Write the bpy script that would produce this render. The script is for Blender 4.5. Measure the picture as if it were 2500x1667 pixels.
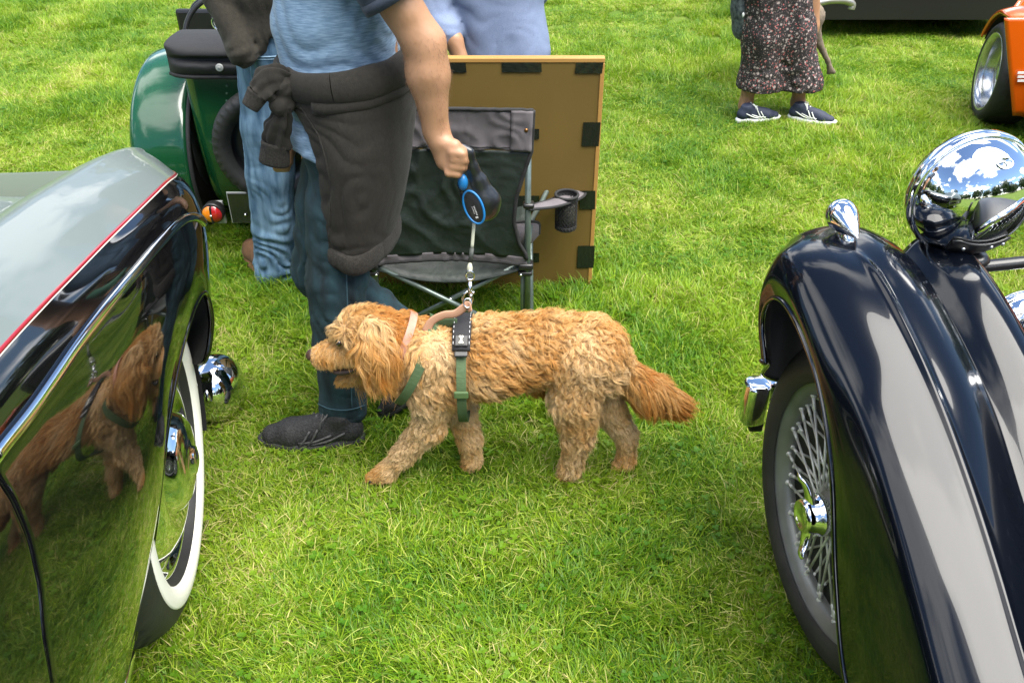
import bpy, bmesh, math, random
import numpy as np
from mathutils import Vector, Matrix

for _o in list(bpy.data.objects):
    bpy.data.objects.remove(_o, do_unlink=True)
SC = bpy.context.scene
COL = SC.collection
RNG = np.random.default_rng(7)
random.seed(7)

# ------------------------------------------------------------------ camera
CAM_H, PITCH, FPX = 1.62, math.radians(35.0), 2100.0
cam_data = bpy.data.cameras.new('camera')
cam_data.sensor_width = 36.0
cam_data.lens = 36.0 * FPX / 2500.0
cam_data.clip_start, cam_data.clip_end = 0.02, 2000.0
cam = bpy.data.objects.new('camera', cam_data)
COL.objects.link(cam)
cam.location = (0, 0, CAM_H)
cam.rotation_euler = (math.radians(90) - PITCH, 0, 0)
SC.camera = cam

# ------------------------------------------------------------------ light
SUN_EL = math.radians(68)
_az = math.atan2(0.88, -0.47)            # measured from +Y towards +X
SUN_DIR = Vector((math.sin(_az) * math.cos(SUN_EL), math.cos(_az) * math.cos(SUN_EL), math.sin(SUN_EL)))
sun_data = bpy.data.lights.new('sun', 'SUN')
sun_data.energy = 2.9
sun_data.angle = math.radians(58)
sun_data.color = (1.0, 0.955, 0.88)
sun = bpy.data.objects.new('sun', sun_data)
COL.objects.link(sun)
sun.rotation_euler = SUN_DIR.to_track_quat('Z', 'Y').to_euler()
sun.location = (6, -4, 12)

world = bpy.data.worlds.new('World')
SC.world = world
world.use_nodes = True
wn, wl = world.node_tree.nodes, world.node_tree.links
wn.clear()
w_out = wn.new('ShaderNodeOutputWorld')
w_bg = wn.new('ShaderNodeBackground')
w_bg.inputs['Strength'].default_value = 0.060
w_sky = wn.new('ShaderNodeTexSky')
w_sky.sky_type = 'NISHITA'
w_sky.sun_disc = False
w_sky.sun_elevation = SUN_EL
w_sky.sun_rotation = _az
w_sky.ozone_density = 4.0
w_sky.dust_density = 0.15
w_sky.air_density = 1.0
w_tc = wn.new('ShaderNodeTexCoord')
w_sep = wn.new('ShaderNodeSeparateXYZ')
wl.new(w_tc.outputs['Generated'], w_sep.inputs[0])
w_add = wn.new('ShaderNodeMath'); w_add.operation = 'ADD'; w_add.inputs[1].default_value = 0.22
w_max = wn.new('ShaderNodeMath'); w_max.operation = 'MAXIMUM'; w_max.inputs[1].default_value = 0.0
wl.new(w_sep.outputs['Z'], w_max.inputs[0])
wl.new(w_max.outputs[0], w_add.inputs[0])
w_dx = wn.new('ShaderNodeMath'); w_dx.operation = 'DIVIDE'
w_dy = wn.new('ShaderNodeMath'); w_dy.operation = 'DIVIDE'
wl.new(w_sep.outputs['X'], w_dx.inputs[0]); wl.new(w_add.outputs[0], w_dx.inputs[1])
wl.new(w_sep.outputs['Y'], w_dy.inputs[0]); wl.new(w_add.outputs[0], w_dy.inputs[1])
w_com = wn.new('ShaderNodeCombineXYZ')
wl.new(w_dx.outputs[0], w_com.inputs['X']); wl.new(w_dy.outputs[0], w_com.inputs['Y'])
w_com.inputs['Z'].default_value = 28.7
w_noise = wn.new('ShaderNodeTexNoise')
w_noise.inputs['Scale'].default_value = 1.25
w_noise.inputs['Detail'].default_value = 9
w_noise.inputs['Roughness'].default_value = 0.56
wl.new(w_com.outputs[0], w_noise.inputs['Vector'])
w_ramp = wn.new('ShaderNodeValToRGB')
w_ramp.color_ramp.elements[0].position = 0.525
w_ramp.color_ramp.elements[1].position = 0.60
wl.new(w_noise.outputs['Fac'], w_ramp.inputs[0])
w_shade = wn.new('ShaderNodeValToRGB')          # thick parts of a cloud are greyer
w_shade.color_ramp.elements[0].position = 0.5
w_shade.color_ramp.elements[0].color = (19.0, 19.1, 19.2, 1)
w_shade.color_ramp.elements[1].position = 0.78
w_shade.color_ramp.elements[1].color = (11.0, 11.3, 12.0, 1)
wl.new(w_noise.outputs['Fac'], w_shade.inputs[0])
w_mix = wn.new('ShaderNodeMix'); w_mix.data_type = 'RGBA'
wl.new(w_ramp.outputs['Color'], w_mix.inputs[0])
wl.new(w_sky.outputs[0], w_mix.inputs[6])
wl.new(w_shade.outputs['Color'], w_mix.inputs[7])
wl.new(w_mix.outputs[2], w_bg.inputs['Color'])
wl.new(w_bg.outputs[0], w_out.inputs['Surface'])

SC.view_settings.view_transform = 'Standard'
SC.view_settings.look = 'None'
SC.view_settings.exposure = 1.98
SC.view_settings.gamma = 1.0
SC.view_settings.use_curve_mapping = False
SC.render.engine = 'CYCLES'
SC.cycles.max_bounces = 7
SC.cycles.transparent_max_bounces = 8
SC.cycles.use_denoising = True

# ------------------------------------------------------------------ measuring: a point of the photograph at a known depth
_c, _s = math.cos(PITCH), math.sin(PITCH)
def P(px, py, Y):
    a = (px - 1250.0) / FPX
    b = -(py - 833.5) / FPX
    r = np.array([a, _c + b * _s, -_s + b * _c])
    return np.array([0, 0, CAM_H]) + r * (Y / r[1])
def PG(px, py, z=0.0):
    a = (px - 1250.0) / FPX
    b = -(py - 833.5) / FPX
    r = np.array([a, _c + b * _s, -_s + b * _c])
    return np.array([0, 0, CAM_H]) + r * ((z - CAM_H) / r[2])
def D(px, py, Y):                       # the same on a 2352 px wide copy
    return P(px * 2500 / 2352, py * 2500 / 2352, Y)

# ------------------------------------------------------------------ objects
def link(o, parent=None):
    COL.objects.link(o)
    if parent is not None:
        o.parent = parent
    return o
def tag(o, label=None, cat=None, group=None, kind=None):
    if label: o['label'] = label
    if cat: o['category'] = cat
    if group: o['group'] = group
    if kind: o['kind'] = kind
    return o
def thing(name, label, cat, loc=(0, 0, 0), rz=0.0, group=None):
    o = bpy.data.objects.new(name, None)
    o.empty_display_size = 0.1
    link(o)
    o.location = loc
    o.rotation_euler = (0, 0, rz)
    return tag(o, label, cat, group)
def mesh_obj(name, verts, faces, mat=None, parent=None, smooth=True, world_space=True):
    """One mesh object.  With a parent, world_space verts are moved into the parent's frame."""
    me = bpy.data.meshes.new(name)
    verts = np.asarray(verts, dtype=float)
    if parent is not None and world_space:
        m = np.array(_world(parent).inverted())
        verts = verts @ m[:3, :3].T + m[:3, 3]
    if isinstance(faces, np.ndarray):
        n, k = faces.shape
        me.vertices.add(len(verts)); me.vertices.foreach_set('co', verts.ravel())
        me.loops.add(n * k); me.loops.foreach_set('vertex_index', faces.astype(np.int32).ravel())
        me.polygons.add(n)
        me.polygons.foreach_set('loop_start', np.arange(0, n * k, k, dtype=np.int32))
        me.polygons.foreach_set('loop_total', np.full(n, k, dtype=np.int32))
        me.update(calc_edges=True)
        me.validate()
    else:
        me.from_pydata([tuple(v) for v in verts], [], [tuple(f) for f in faces])
        me.update()
    if smooth:
        me.polygons.foreach_set('use_smooth', np.ones(len(me.polygons), dtype=bool))
    if mat: me.materials.append(mat)
    o = bpy.data.objects.new(name, me)
    return link(o, parent)
def _world(o):
    m = Matrix.LocRotScale(o.location, o.rotation_euler, o.scale)
    return (_world(o.parent) @ m) if o.parent else m
class MB:
    """collects shapes that become one mesh"""
    def __init__(s): s.v, s.f, s.n = [], [], 0
    def add(s, v, f):
        v = np.asarray(v, float)
        s.v.append(v); s.f += [tuple(int(i) + s.n for i in q) for q in f]; s.n += len(v)
        return s
    def obj(s, name, mat=None, parent=None, smooth=True, world_space=True):
        return mesh_obj(name, np.concatenate(s.v), s.f, mat, parent, smooth, world_space)
def unit(v):
    v = np.asarray(v, float); return v / (np.linalg.norm(v) + 1e-12)
def catmull(pts, n):
    """n points evenly in parameter through pts"""
    p = np.asarray(pts, float)
    k = len(p)
    q = np.vstack([2 * p[0] - p[1], p, 2 * p[-1] - p[-2]])
    t = np.linspace(0, k - 1, n)
    i = np.minimum(t.astype(int), k - 2); u = (t - i)[:, None]
    a, b, c_, d = q[i], q[i + 1], q[i + 2], q[i + 3]
    return 0.5 * (2 * b + (c_ - a) * u + (2 * a - 5 * b + 4 * c_ - d) * u ** 2 + (3 * b - a - 3 * c_ + d) * u ** 3)
def grid_faces(nu, nv, closed_v=False):
    f = []
    for i in range(nu - 1):
        for j in range(nv if closed_v else nv - 1):
            k = (j + 1) % nv
            f.append((i * nv + j, i * nv + k, (i + 1) * nv + k, (i + 1) * nv + j))
    return f
def tube(path, r, n=10, caps=True, flat=1.0, up=None):
    """swept round (or flattened) section; r is one radius or one per point"""
    p = np.asarray(path, float); m = len(p)
    r = np.broadcast_to(np.asarray(r, float), (m,))
    t = np.gradient(p, axis=0)
    t /= np.linalg.norm(t, axis=1)[:, None] + 1e-12
    if up is None:
        up = np.array([0, 0, 1.0]) if abs(t[0][2]) < 0.9 else np.array([1.0, 0, 0])
    a = unit(np.cross(up, t[0])); V = []
    ang = np.linspace(0, 2 * math.pi, n, endpoint=False)
    for i in range(m):
        a = unit(a - t[i] * np.dot(a, t[i])); b = np.cross(t[i], a)
        V.append(p[i] + r[i] * (np.cos(ang)[:, None] * a + flat * np.sin(ang)[:, None] * b))
    V = np.concatenate(V); f = grid_faces(m, n, True)
    if caps:
        f.append(tuple(range(n))[::-1]); f.append(tuple(range((m - 1) * n, m * n)))
    return V, f
def lathe(profile, origin, axis, n=32, a0=None, arc=None):
    """profile: (radius, distance along axis)"""
    ax = unit(axis); ref = np.array([0, 0, 1.0]) if abs(ax[2]) < 0.9 else np.array([0, 1.0, 0])
    if a0 is not None: ref = np.asarray(a0, float)
    e1 = unit(ref - ax * np.dot(ref, ax)); e2 = np.cross(ax, e1)
    ang = np.linspace(0, 2 * math.pi, n, endpoint=False)
    V = [np.asarray(origin) + ax * h + rr * (np.cos(ang)[:, None] * e1 + np.sin(ang)[:, None] * e2) for rr, h in profile]
    return np.concatenate(V), grid_faces(len(profile), n, True)
def box(c, s, rot=None, bevel=0.0):
    """box with centre c, sizes s, optional 3x3 rotation (columns are the box axes), chamfered"""
    hx, hy, hz = np.asarray(s, float) / 2
    bm = bmesh.new(); bmesh.ops.create_cube(bm, size=1.0)
    for v in bm.verts: v.co = Vector((v.co.x * 2 * hx, v.co.y * 2 * hy, v.co.z * 2 * hz))
    if bevel:
        bmesh.ops.bevel(bm, geom=bm.edges[:], offset=bevel, segments=2, affect='EDGES', profile=0.5)
    bm.verts.index_update()
    V = np.array([v.co[:] for v in bm.verts]); F = [tuple(v.index for v in f.verts) for f in bm.faces]
    bm.free()
    if rot is not None: V = V @ np.asarray(rot, float).T
    return V + np.asarray(c, float), F
def sphere(c, r, n=20, scale=(1, 1, 1)):
    th = np.linspace(0, math.pi, n // 2 + 1)
    prof = [(math.sin(a) , -math.cos(a)) for a in th]
    V, f = lathe([(max(x, 1e-4), y) for x, y in prof], (0, 0, 0), (0, 0, 1), n)
    return V * r * np.asarray(scale) + np.asarray(c), f

# ------------------------------------------------------------------ soft shapes: blended distance fields turned into one mesh
def lattice_noise(p, scale, seed=0):
    """smooth value noise, about -1..1"""
    rs = np.random.default_rng(seed); T = rs.uniform(-1, 1, (32, 32, 32)).astype(np.float32)
    q = p * scale; i = np.floor(q).astype(int); f = q - i; f = f * f * (3 - 2 * f)
    out = 0
    for dx in (0, 1):
        for dy in (0, 1):
            for dz in (0, 1):
                w = (f[..., 0] if dx else 1 - f[..., 0]) * (f[..., 1] if dy else 1 - f[..., 1]) * (f[..., 2] if dz else 1 - f[..., 2])
                out = out + w * T[(i[..., 0] + dx) % 32, (i[..., 1] + dy) % 32, (i[..., 2] + dz) % 32]
    return out
class Field:
    def __init__(s, lo, hi, h):
        s.lo = np.asarray(lo, float) - 3 * h; s.h = h
        s.n = np.ceil((np.asarray(hi, float) + 3 * h - s.lo) / h).astype(int) + 1
        s.d = np.full(s.n, 0.5, np.float32)
    @staticmethod
    def around(caps, h, pad=0.03):
        pts = np.array([c[k] for c in caps for k in (0, 2)]); r = max(max(c[1], c[3]) for c in caps)
        return Field(pts.min(0) - r - pad, pts.max(0) + r + pad, h)
    def pos(s, sl=None):
        sl = sl or tuple(slice(0, k) for k in s.n)
        ax = [s.lo[k] + s.h * np.arange(sl[k].start, sl[k].stop) for k in range(3)]
        return np.stack(np.meshgrid(*ax, indexing='ij'), -1).astype(np.float32)
    def cap(s, a, ra, b, rb, k=0.02, squash=None):
        """union with a tapered capsule; squash = (direction, factor): thinner along direction"""
        a, b = np.asarray(a, float), np.asarray(b, float); R = max(ra, rb) * 1.05 + 2 * k + 3 * s.h
        l = np.maximum(((np.minimum(a, b) - R - s.lo) / s.h).astype(int), 0)
        u = np.minimum(((np.maximum(a, b) + R - s.lo) / s.h).astype(int) + 2, s.n)
        if (u <= l).any(): return s
        sl = tuple(slice(x, y) for x, y in zip(l, u)); p = s.pos(sl) - a
        ab = b - a; L = max((ab ** 2).sum(), 1e-9)
        t = np.clip((p @ ab.astype(np.float32)) / L, 0, 1)
        q = p - t[..., None] * ab.astype(np.float32)
        if squash is not None:
            w = unit(squash[0]).astype(np.float32); q = q + (q @ w)[..., None] * w * (1 / squash[1] - 1)
        d = np.sqrt((q ** 2).sum(-1)) - (ra + (rb - ra) * t)
        o = s.d[sl]; hh = np.clip(0.5 + 0.5 * (o - d) / k, 0, 1)
        s.d[sl] = o + (d - o) * hh - k * hh * (1 - hh)
        return s
    def caps(s, lst, k=0.02):
        for c in lst: s.cap(*c[:4], k=c[4] if len(c) > 4 and c[4] else k, squash=c[5] if len(c) > 5 else None)
        return s
    def cut(s, point, normal, k=0.004):
        """keep the side that normal points away from"""
        d = (s.pos() - np.asarray(point, np.float32)) @ unit(normal).astype(np.float32)
        s.d = np.maximum(s.d, d); return s
    def ripple(s, fn):
        m = np.abs(s.d) < 0.05; p = s.pos()[m]; s.d[m] -= fn(p); return s
    def mesh(s):
        d = s.d; ins = d < 0; n = d.shape
        c = ins[:-1, :-1, :-1].astype(np.int8)
        cnt = sum(ins[dx:n[0] - 1 + dx, dy:n[1] - 1 + dy, dz:n[2] - 1 + dz].astype(np.int8) for dx in (0, 1) for dy in (0, 1) for dz in (0, 1))
        act = (cnt > 0) & (cnt < 8); idx = np.argwhere(act)
        vid = np.full(act.shape, -1, np.int64); vid[act] = np.arange(len(idx))
        acc = np.zeros((len(idx), 3)); w = np.zeros(len(idx))
        cor = [(a, b, e) for a in (0, 1) for b in (0, 1) for e in (0, 1)]
        for A in cor:
            for B in cor:
                if A < B and sum(abs(x - y) for x, y in zip(A, B)) == 1:
                    da = d[tuple((idx + A).T)]; db = d[tuple((idx + B).T)]; m = (da < 0) != (db < 0)
                    t = np.where(m, da / np.where(m, da - db, 1), 0)
                    acc[m] += (np.array(A) + t[m, None] * (np.array(B) - np.array(A))); w[m] += 1
        V = s.lo + s.h * (idx + acc / w[:, None])
        F = []
        for ax in range(3):
            sh = [slice(None)] * 3; sl0 = list(sh); sl1 = list(sh); sl0[ax] = slice(0, -1); sl1[ax] = slice(1, None)
            ch = ins[tuple(sl0)] != ins[tuple(sl1)]; e = np.argwhere(ch)
            o1, o2 = [(1, 2), (2, 0), (0, 1)][ax]
            e = e[(e[:, o1] > 0) & (e[:, o2] > 0) & (e[:, o1] < n[o1] - 1) & (e[:, o2] < n[o2] - 1)]
            u = np.zeros(3, int); u[o1] = 1; v = np.zeros(3, int); v[o2] = 1
            q = np.stack([vid[tuple((e - u - v).T)], vid[tuple((e - v).T)], vid[tuple(e.T)], vid[tuple((e - u).T)]], 1)
            fl = ~ins[tuple(e.T)]; q[fl] = q[fl][:, ::-1]; F.append(q)
        F = np.concatenate(F); F = F[(F >= 0).all(1)]
        return V, F
    def obj(s, name, mat, parent=None, relax=2):
        V, F = s.mesh()
        for _ in range(relax):
            a = np.zeros_like(V); w = np.zeros(len(V))
            for i in range(4):
                j = F[:, (i + 1) % 4]; np.add.at(a, F[:, i], V[j]); np.add.at(w, F[:, i], 1)
                np.add.at(a, j, V[F[:, i]]); np.add.at(w, j, 1)
            V = V + 0.5 * (a / np.maximum(w, 1)[:, None] - V)
        return mesh_obj(name, V, F, mat, parent)
def folds(p, direction, freq, amp, seed=0, warp=0.35, sharp=1.6):
    """cloth creases running across `direction`"""
    d = unit(direction)
    ph = (p @ d) * freq + warp * freq * 0.12 * lattice_noise(p, 9, seed) * 3 + 1.2 * lattice_noise(p, 4, seed + 1)
    m = np.clip(0.5 + 0.9 * lattice_noise(p, 5, seed + 2), 0, 1)
    return amp * m * (np.abs(np.sin(ph)) ** (1 / sharp) - 0.5)

# ------------------------------------------------------------------ finding a place on something already built
from mathutils.bvhtree import BVHTree
_bvh = {}
def on(o, px, py, lift=0.0):
    """the point of object o that shows at (px, py) of the 2352 px wide photograph, lifted off its surface"""
    if o.name not in _bvh:
        m = _world(o); _bvh[o.name] = BVHTree.FromPolygons([m @ v.co for v in o.data.vertices], [tuple(p.vertices) for p in o.data.polygons])
    q = D(px, py, 1.0); e = Vector((0, 0, CAM_H)); d = (Vector(q) - e).normalized()
    h = _bvh[o.name].ray_cast(e, d)
    if h[0] is None: return None
    n = h[1] if h[1].dot(d) < 0 else -h[1]
    return np.array(h[0] + n * lift)
def stitch(name, o, pts, r, m, parent, lift=0.0, n=24, closed=False):
    """a thin line sewn along the surface of o through picture points"""
    c = catmull(np.array([(x, y, 0.0) for x, y in pts]), n)
    q = [on(o, x, y, lift) for x, y, _ in c]; q = [v for v in q if v is not None]
    if len(q) < 3: return None
    V, F = tube(q, r, 6); return mesh_obj(name, V, F, m, parent)

# ------------------------------------------------------------------ materials
def mat(name, color, rough=0.5, metal=0.0, spec=0.5, coat=0.0, coat_rough=0.03, bump=None, vary=None, ior=None, sheen=0.0, trans=0.0):
    """bump=(noise scale, strength, distance); vary=(noise scale, second colour, contrast)"""
    m = bpy.data.materials.new(name); m.use_nodes = True
    nt = m.node_tree; b = nt.nodes['Principled BSDF']
    b.inputs['Base Color'].default_value = (*color, 1); b.inputs['Roughness'].default_value = rough
    b.inputs['Metallic'].default_value = metal; b.inputs['Specular IOR Level'].default_value = spec
    b.inputs['Coat Weight'].default_value = coat; b.inputs['Coat Roughness'].default_value = coat_rough
    if ior: b.inputs['IOR'].default_value = ior
    if sheen: b.inputs['Sheen Weight'].default_value = sheen; b.inputs['Sheen Roughness'].default_value = 0.4
    if trans: b.inputs['Transmission Weight'].default_value = trans
    if bump or vary:
        tc = nt.nodes.new('ShaderNodeTexCoord')
    if vary:
        n = nt.nodes.new('ShaderNodeTexNoise'); n.inputs['Detail'].default_value = 6
        sc = vary[0]
        if isinstance(sc, (tuple, list)):
            mp = nt.nodes.new('ShaderNodeMapping'); mp.inputs['Scale'].default_value = sc
            nt.links.new(tc.outputs['Object'], mp.inputs['Vector']); nt.links.new(mp.outputs[0], n.inputs['Vector']); n.inputs['Scale'].default_value = 1.0
        else:
            n.inputs['Scale'].default_value = sc; nt.links.new(tc.outputs['Object'], n.inputs['Vector'])
        r = nt.nodes.new('ShaderNodeValToRGB'); k = vary[2] if len(vary) > 2 else 0.2
        r.color_ramp.elements[0].position = 0.5 - k; r.color_ramp.elements[1].position = 0.5 + k
        r.color_ramp.elements[0].color = (*color, 1); r.color_ramp.elements[1].color = (*vary[1], 1)
        nt.links.new(n.outputs['Fac'], r.inputs[0]); nt.links.new(r.outputs[0], b.inputs['Base Color'])
    if bump:
        n2 = nt.nodes.new('ShaderNodeTexNoise'); n2.inputs['Scale'].default_value = bump[0]; n2.inputs['Detail'].default_value = 5
        nt.links.new(tc.outputs['Object'], n2.inputs['Vector'])
        bp = nt.nodes.new('ShaderNodeBump'); bp.inputs['Strength'].default_value = bump[1]; bp.inputs['Distance'].default_value = bump[2]
        nt.links.new(n2.outputs['Fac'], bp.inputs['Height']); nt.links.new(bp.outputs[0], b.inputs['Normal'])
    return m
def weave(m, scale, strength=0.4, distance=0.0006, axis=(1, 1, 0.25)):
    """fine woven relief added to a material"""
    nt = m.node_tree; b = nt.nodes['Principled BSDF']
    tc = nt.nodes.new('ShaderNodeTexCoord'); mp = nt.nodes.new('ShaderNodeMapping'); mp.inputs['Scale'].default_value = [scale * a for a in axis]
    n = nt.nodes.new('ShaderNodeTexNoise'); n.inputs['Scale'].default_value = 1; n.inputs['Detail'].default_value = 2
    nt.links.new(tc.outputs['Object'], mp.inputs['Vector']); nt.links.new(mp.outputs[0], n.inputs['Vector'])
    bp = nt.nodes.new('ShaderNodeBump'); bp.inputs['Strength'].default_value = strength; bp.inputs['Distance'].default_value = distance
    nt.links.new(n.outputs['Fac'], bp.inputs['Height'])
    if b.inputs['Normal'].is_linked: nt.links.new(b.inputs['Normal'].links[0].from_socket, bp.inputs['Normal'])
    nt.links.new(bp.outputs[0], b.inputs['Normal'])
    return m
M = {}
M['chrome'] = mat('chrome', (0.86, 0.87, 0.88), 0.035, 1.0)
M['chrome_worn'] = mat('chrome_worn', (0.72, 0.73, 0.74), 0.12, 1.0, bump=(60, 0.05, 0.002))
M['black_paint'] = mat('black_paint', (0.002, 0.002, 0.0025), 0.06, 0, 0.5, coat=1.0, coat_rough=0.012)
M['navy_paint'] = mat('navy_paint', (0.0016, 0.0024, 0.0045), 0.16, 0, 0.15, coat=0.45, coat_rough=0.015, bump=(7, 0.02, 0.01))
M['silver_paint'] = mat('silver_paint', (0.100, 0.124, 0.122), 0.42, 0.0, 0.4, coat=0.5, coat_rough=0.02)
M['silver_grass_tint'] = mat('silver_grass_tint', (0.10, 0.125, 0.10), 0.6, 0.0, 0.15)  # uncoated silver; mirrored grass is put into the colour as a green tint
M['red_line'] = mat('red_line', (0.22, 0.008, 0.016), 0.3, coat=0.6)
M['cream_line'] = mat('cream_line', (0.6, 0.58, 0.5), 0.3, coat=0.5)
M['rubber'] = mat('rubber', (0.011, 0.011, 0.011), 0.6, bump=(90, 0.25, 0.002), vary=(9, (0.021, 0.021, 0.019)))
M['rubber_dusty'] = mat('rubber_dusty', (0.015, 0.015, 0.013), 0.7, bump=(60, 0.3, 0.002), vary=(14, (0.036, 0.033, 0.027), 0.25))
M['white_wall'] = mat('white_wall', (0.80, 0.79, 0.70), 0.5, vary=(6, (0.70, 0.69, 0.60), 0.3))
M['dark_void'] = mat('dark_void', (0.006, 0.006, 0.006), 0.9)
M['matt_black'] = mat('matt_black', (0.010, 0.010, 0.010), 0.4, bump=(150, 0.15, 0.001))
M['satin_black'] = mat('satin_black', (0.012, 0.012, 0.012), 0.28, bump=(40, 0.08, 0.002))
M['skin'] = mat('skin', (0.27, 0.142, 0.072), 0.5, vary=(20, (0.36, 0.195, 0.110), 0.22), bump=(160, 0.22, 0.0012))
M['skin'].node_tree.nodes['Principled BSDF'].inputs['Subsurface Weight'].default_value = 0.060
M['skin'].node_tree.nodes['Principled BSDF'].inputs['Subsurface Radius'].default_value = (0.012, 0.005, 0.003)
M['hair'] = mat('hair', (0.09, 0.055, 0.03), 0.6, bump=(80, 0.6, 0.004))
# ================================================================== ground and grass
def ground_material():
    m = bpy.data.materials.new('turf_soil'); m.use_nodes = True
    nt = m.node_tree; b = nt.nodes['Principled BSDF']; b.inputs['Roughness'].default_value = 0.95; b.inputs['Specular IOR Level'].default_value = 0.1
    g = nt.nodes.new('ShaderNodeNewGeometry')
    n = nt.nodes.new('ShaderNodeTexNoise'); n.inputs['Scale'].default_value = 2.2; n.inputs['Detail'].default_value = 8
    nt.links.new(g.outputs['Position'], n.inputs['Vector'])
    r = nt.nodes.new('ShaderNodeValToRGB'); r.color_ramp.elements[0].position = 0.35; r.color_ramp.elements[1].position = 0.65
    r.color_ramp.elements[0].color = (0.05, 0.10, 0.012, 1); r.color_ramp.elements[1].color = (0.12, 0.16, 0.03, 1)
    nt.links.new(n.outputs['Fac'], r.inputs[0]); nt.links.new(r.outputs[0], b.inputs['Base Color'])
    return m
gv = []; G_N = 41
_gx = np.concatenate([-np.geomspace(400, 8, 12), np.linspace(-7, 7, 17), np.geomspace(8, 400, 12)])
_gy = _gx + 2.0
gv = np.array([[x, y, 0.0] for x in _gx for y in _gy])
ground = mesh_obj('ground', gv, grid_faces(len(_gx), len(_gy)), ground_material(), None)
tag(ground, kind='structure')

def blade_material():
    m = bpy.data.materials.new('grass_blade'); m.use_nodes = True
    nt = m.node_tree; N, Lk = nt.nodes, nt.links; b = N['Principled BSDF']
    b.inputs['Roughness'].default_value = 0.42; b.inputs['Specular IOR Level'].default_value = 0.35
    at = N.new('ShaderNodeAttribute'); at.attribute_name = 'tint'        # per blade: x green/dry, y brightness
    sx = N.new('ShaderNodeSeparateXYZ'); Lk.new(at.outputs['Vector'], sx.inputs[0])
    g = N.new('ShaderNodeNewGeometry')
    n = N.new('ShaderNodeTexNoise'); n.inputs['Scale'].default_value = 1.7; n.inputs['Detail'].default_value = 5; n.inputs['Roughness'].default_value = 0.6
    Lk.new(g.outputs['Position'], n.inputs['Vector'])
    mr = N.new('ShaderNodeMapRange'); mr.inputs['From Min'].default_value = 0.40; mr.inputs['From Max'].default_value = 0.70
    mr.inputs['To Min'].default_value = -0.22; mr.inputs['To Max'].default_value = 0.34
    Lk.new(n.outputs['Fac'], mr.inputs['Value'])
    ad = N.new('ShaderNodeMath'); ad.operation = 'ADD'; ad.use_clamp = True
    Lk.new(sx.outputs['X'], ad.inputs[0]); Lk.new(mr.outputs[0], ad.inputs[1])
    r = N.new('ShaderNodeValToRGB'); e = r.color_ramp.elements
    e[0].position = 0.0; e[0].color = (0.070, 0.190, 0.008, 1)
    e[1].position = 1.0; e[1].color = (0.60, 0.51, 0.22, 1)
    k = e.new(0.35); k.color = (0.208, 0.338, 0.014, 1)
    k = e.new(0.65); k.color = (0.34, 0.45, 0.035, 1)
    Lk.new(ad.outputs[0], r.inputs[0])
    mu = N.new('ShaderNodeMix'); mu.data_type = 'RGBA'; mu.blend_type = 'MULTIPLY'; mu.inputs[0].default_value = 1
    cb = N.new('ShaderNodeCombineXYZ')
    for i in range(3): Lk.new(sx.outputs['Y'], cb.inputs[i])
    Lk.new(r.outputs[0], mu.inputs[6]); Lk.new(cb.outputs[0], mu.inputs[7])
    Lk.new(mu.outputs[2], b.inputs['Base Color'])
    tr = N.new('ShaderNodeBsdfTranslucent'); Lk.new(mu.outputs[2], tr.inputs['Color'])
    mx = N.new('ShaderNodeMixShader'); mx.inputs[0].default_value = 0.45
    Lk.new(b.outputs[0], mx.inputs[1]); Lk.new(tr.outputs[0], mx.inputs[2])
    Lk.new(mx.outputs[0], N['Material Output'].inputs['Surface'])
    return m
M['grass'] = blade_material()
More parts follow.
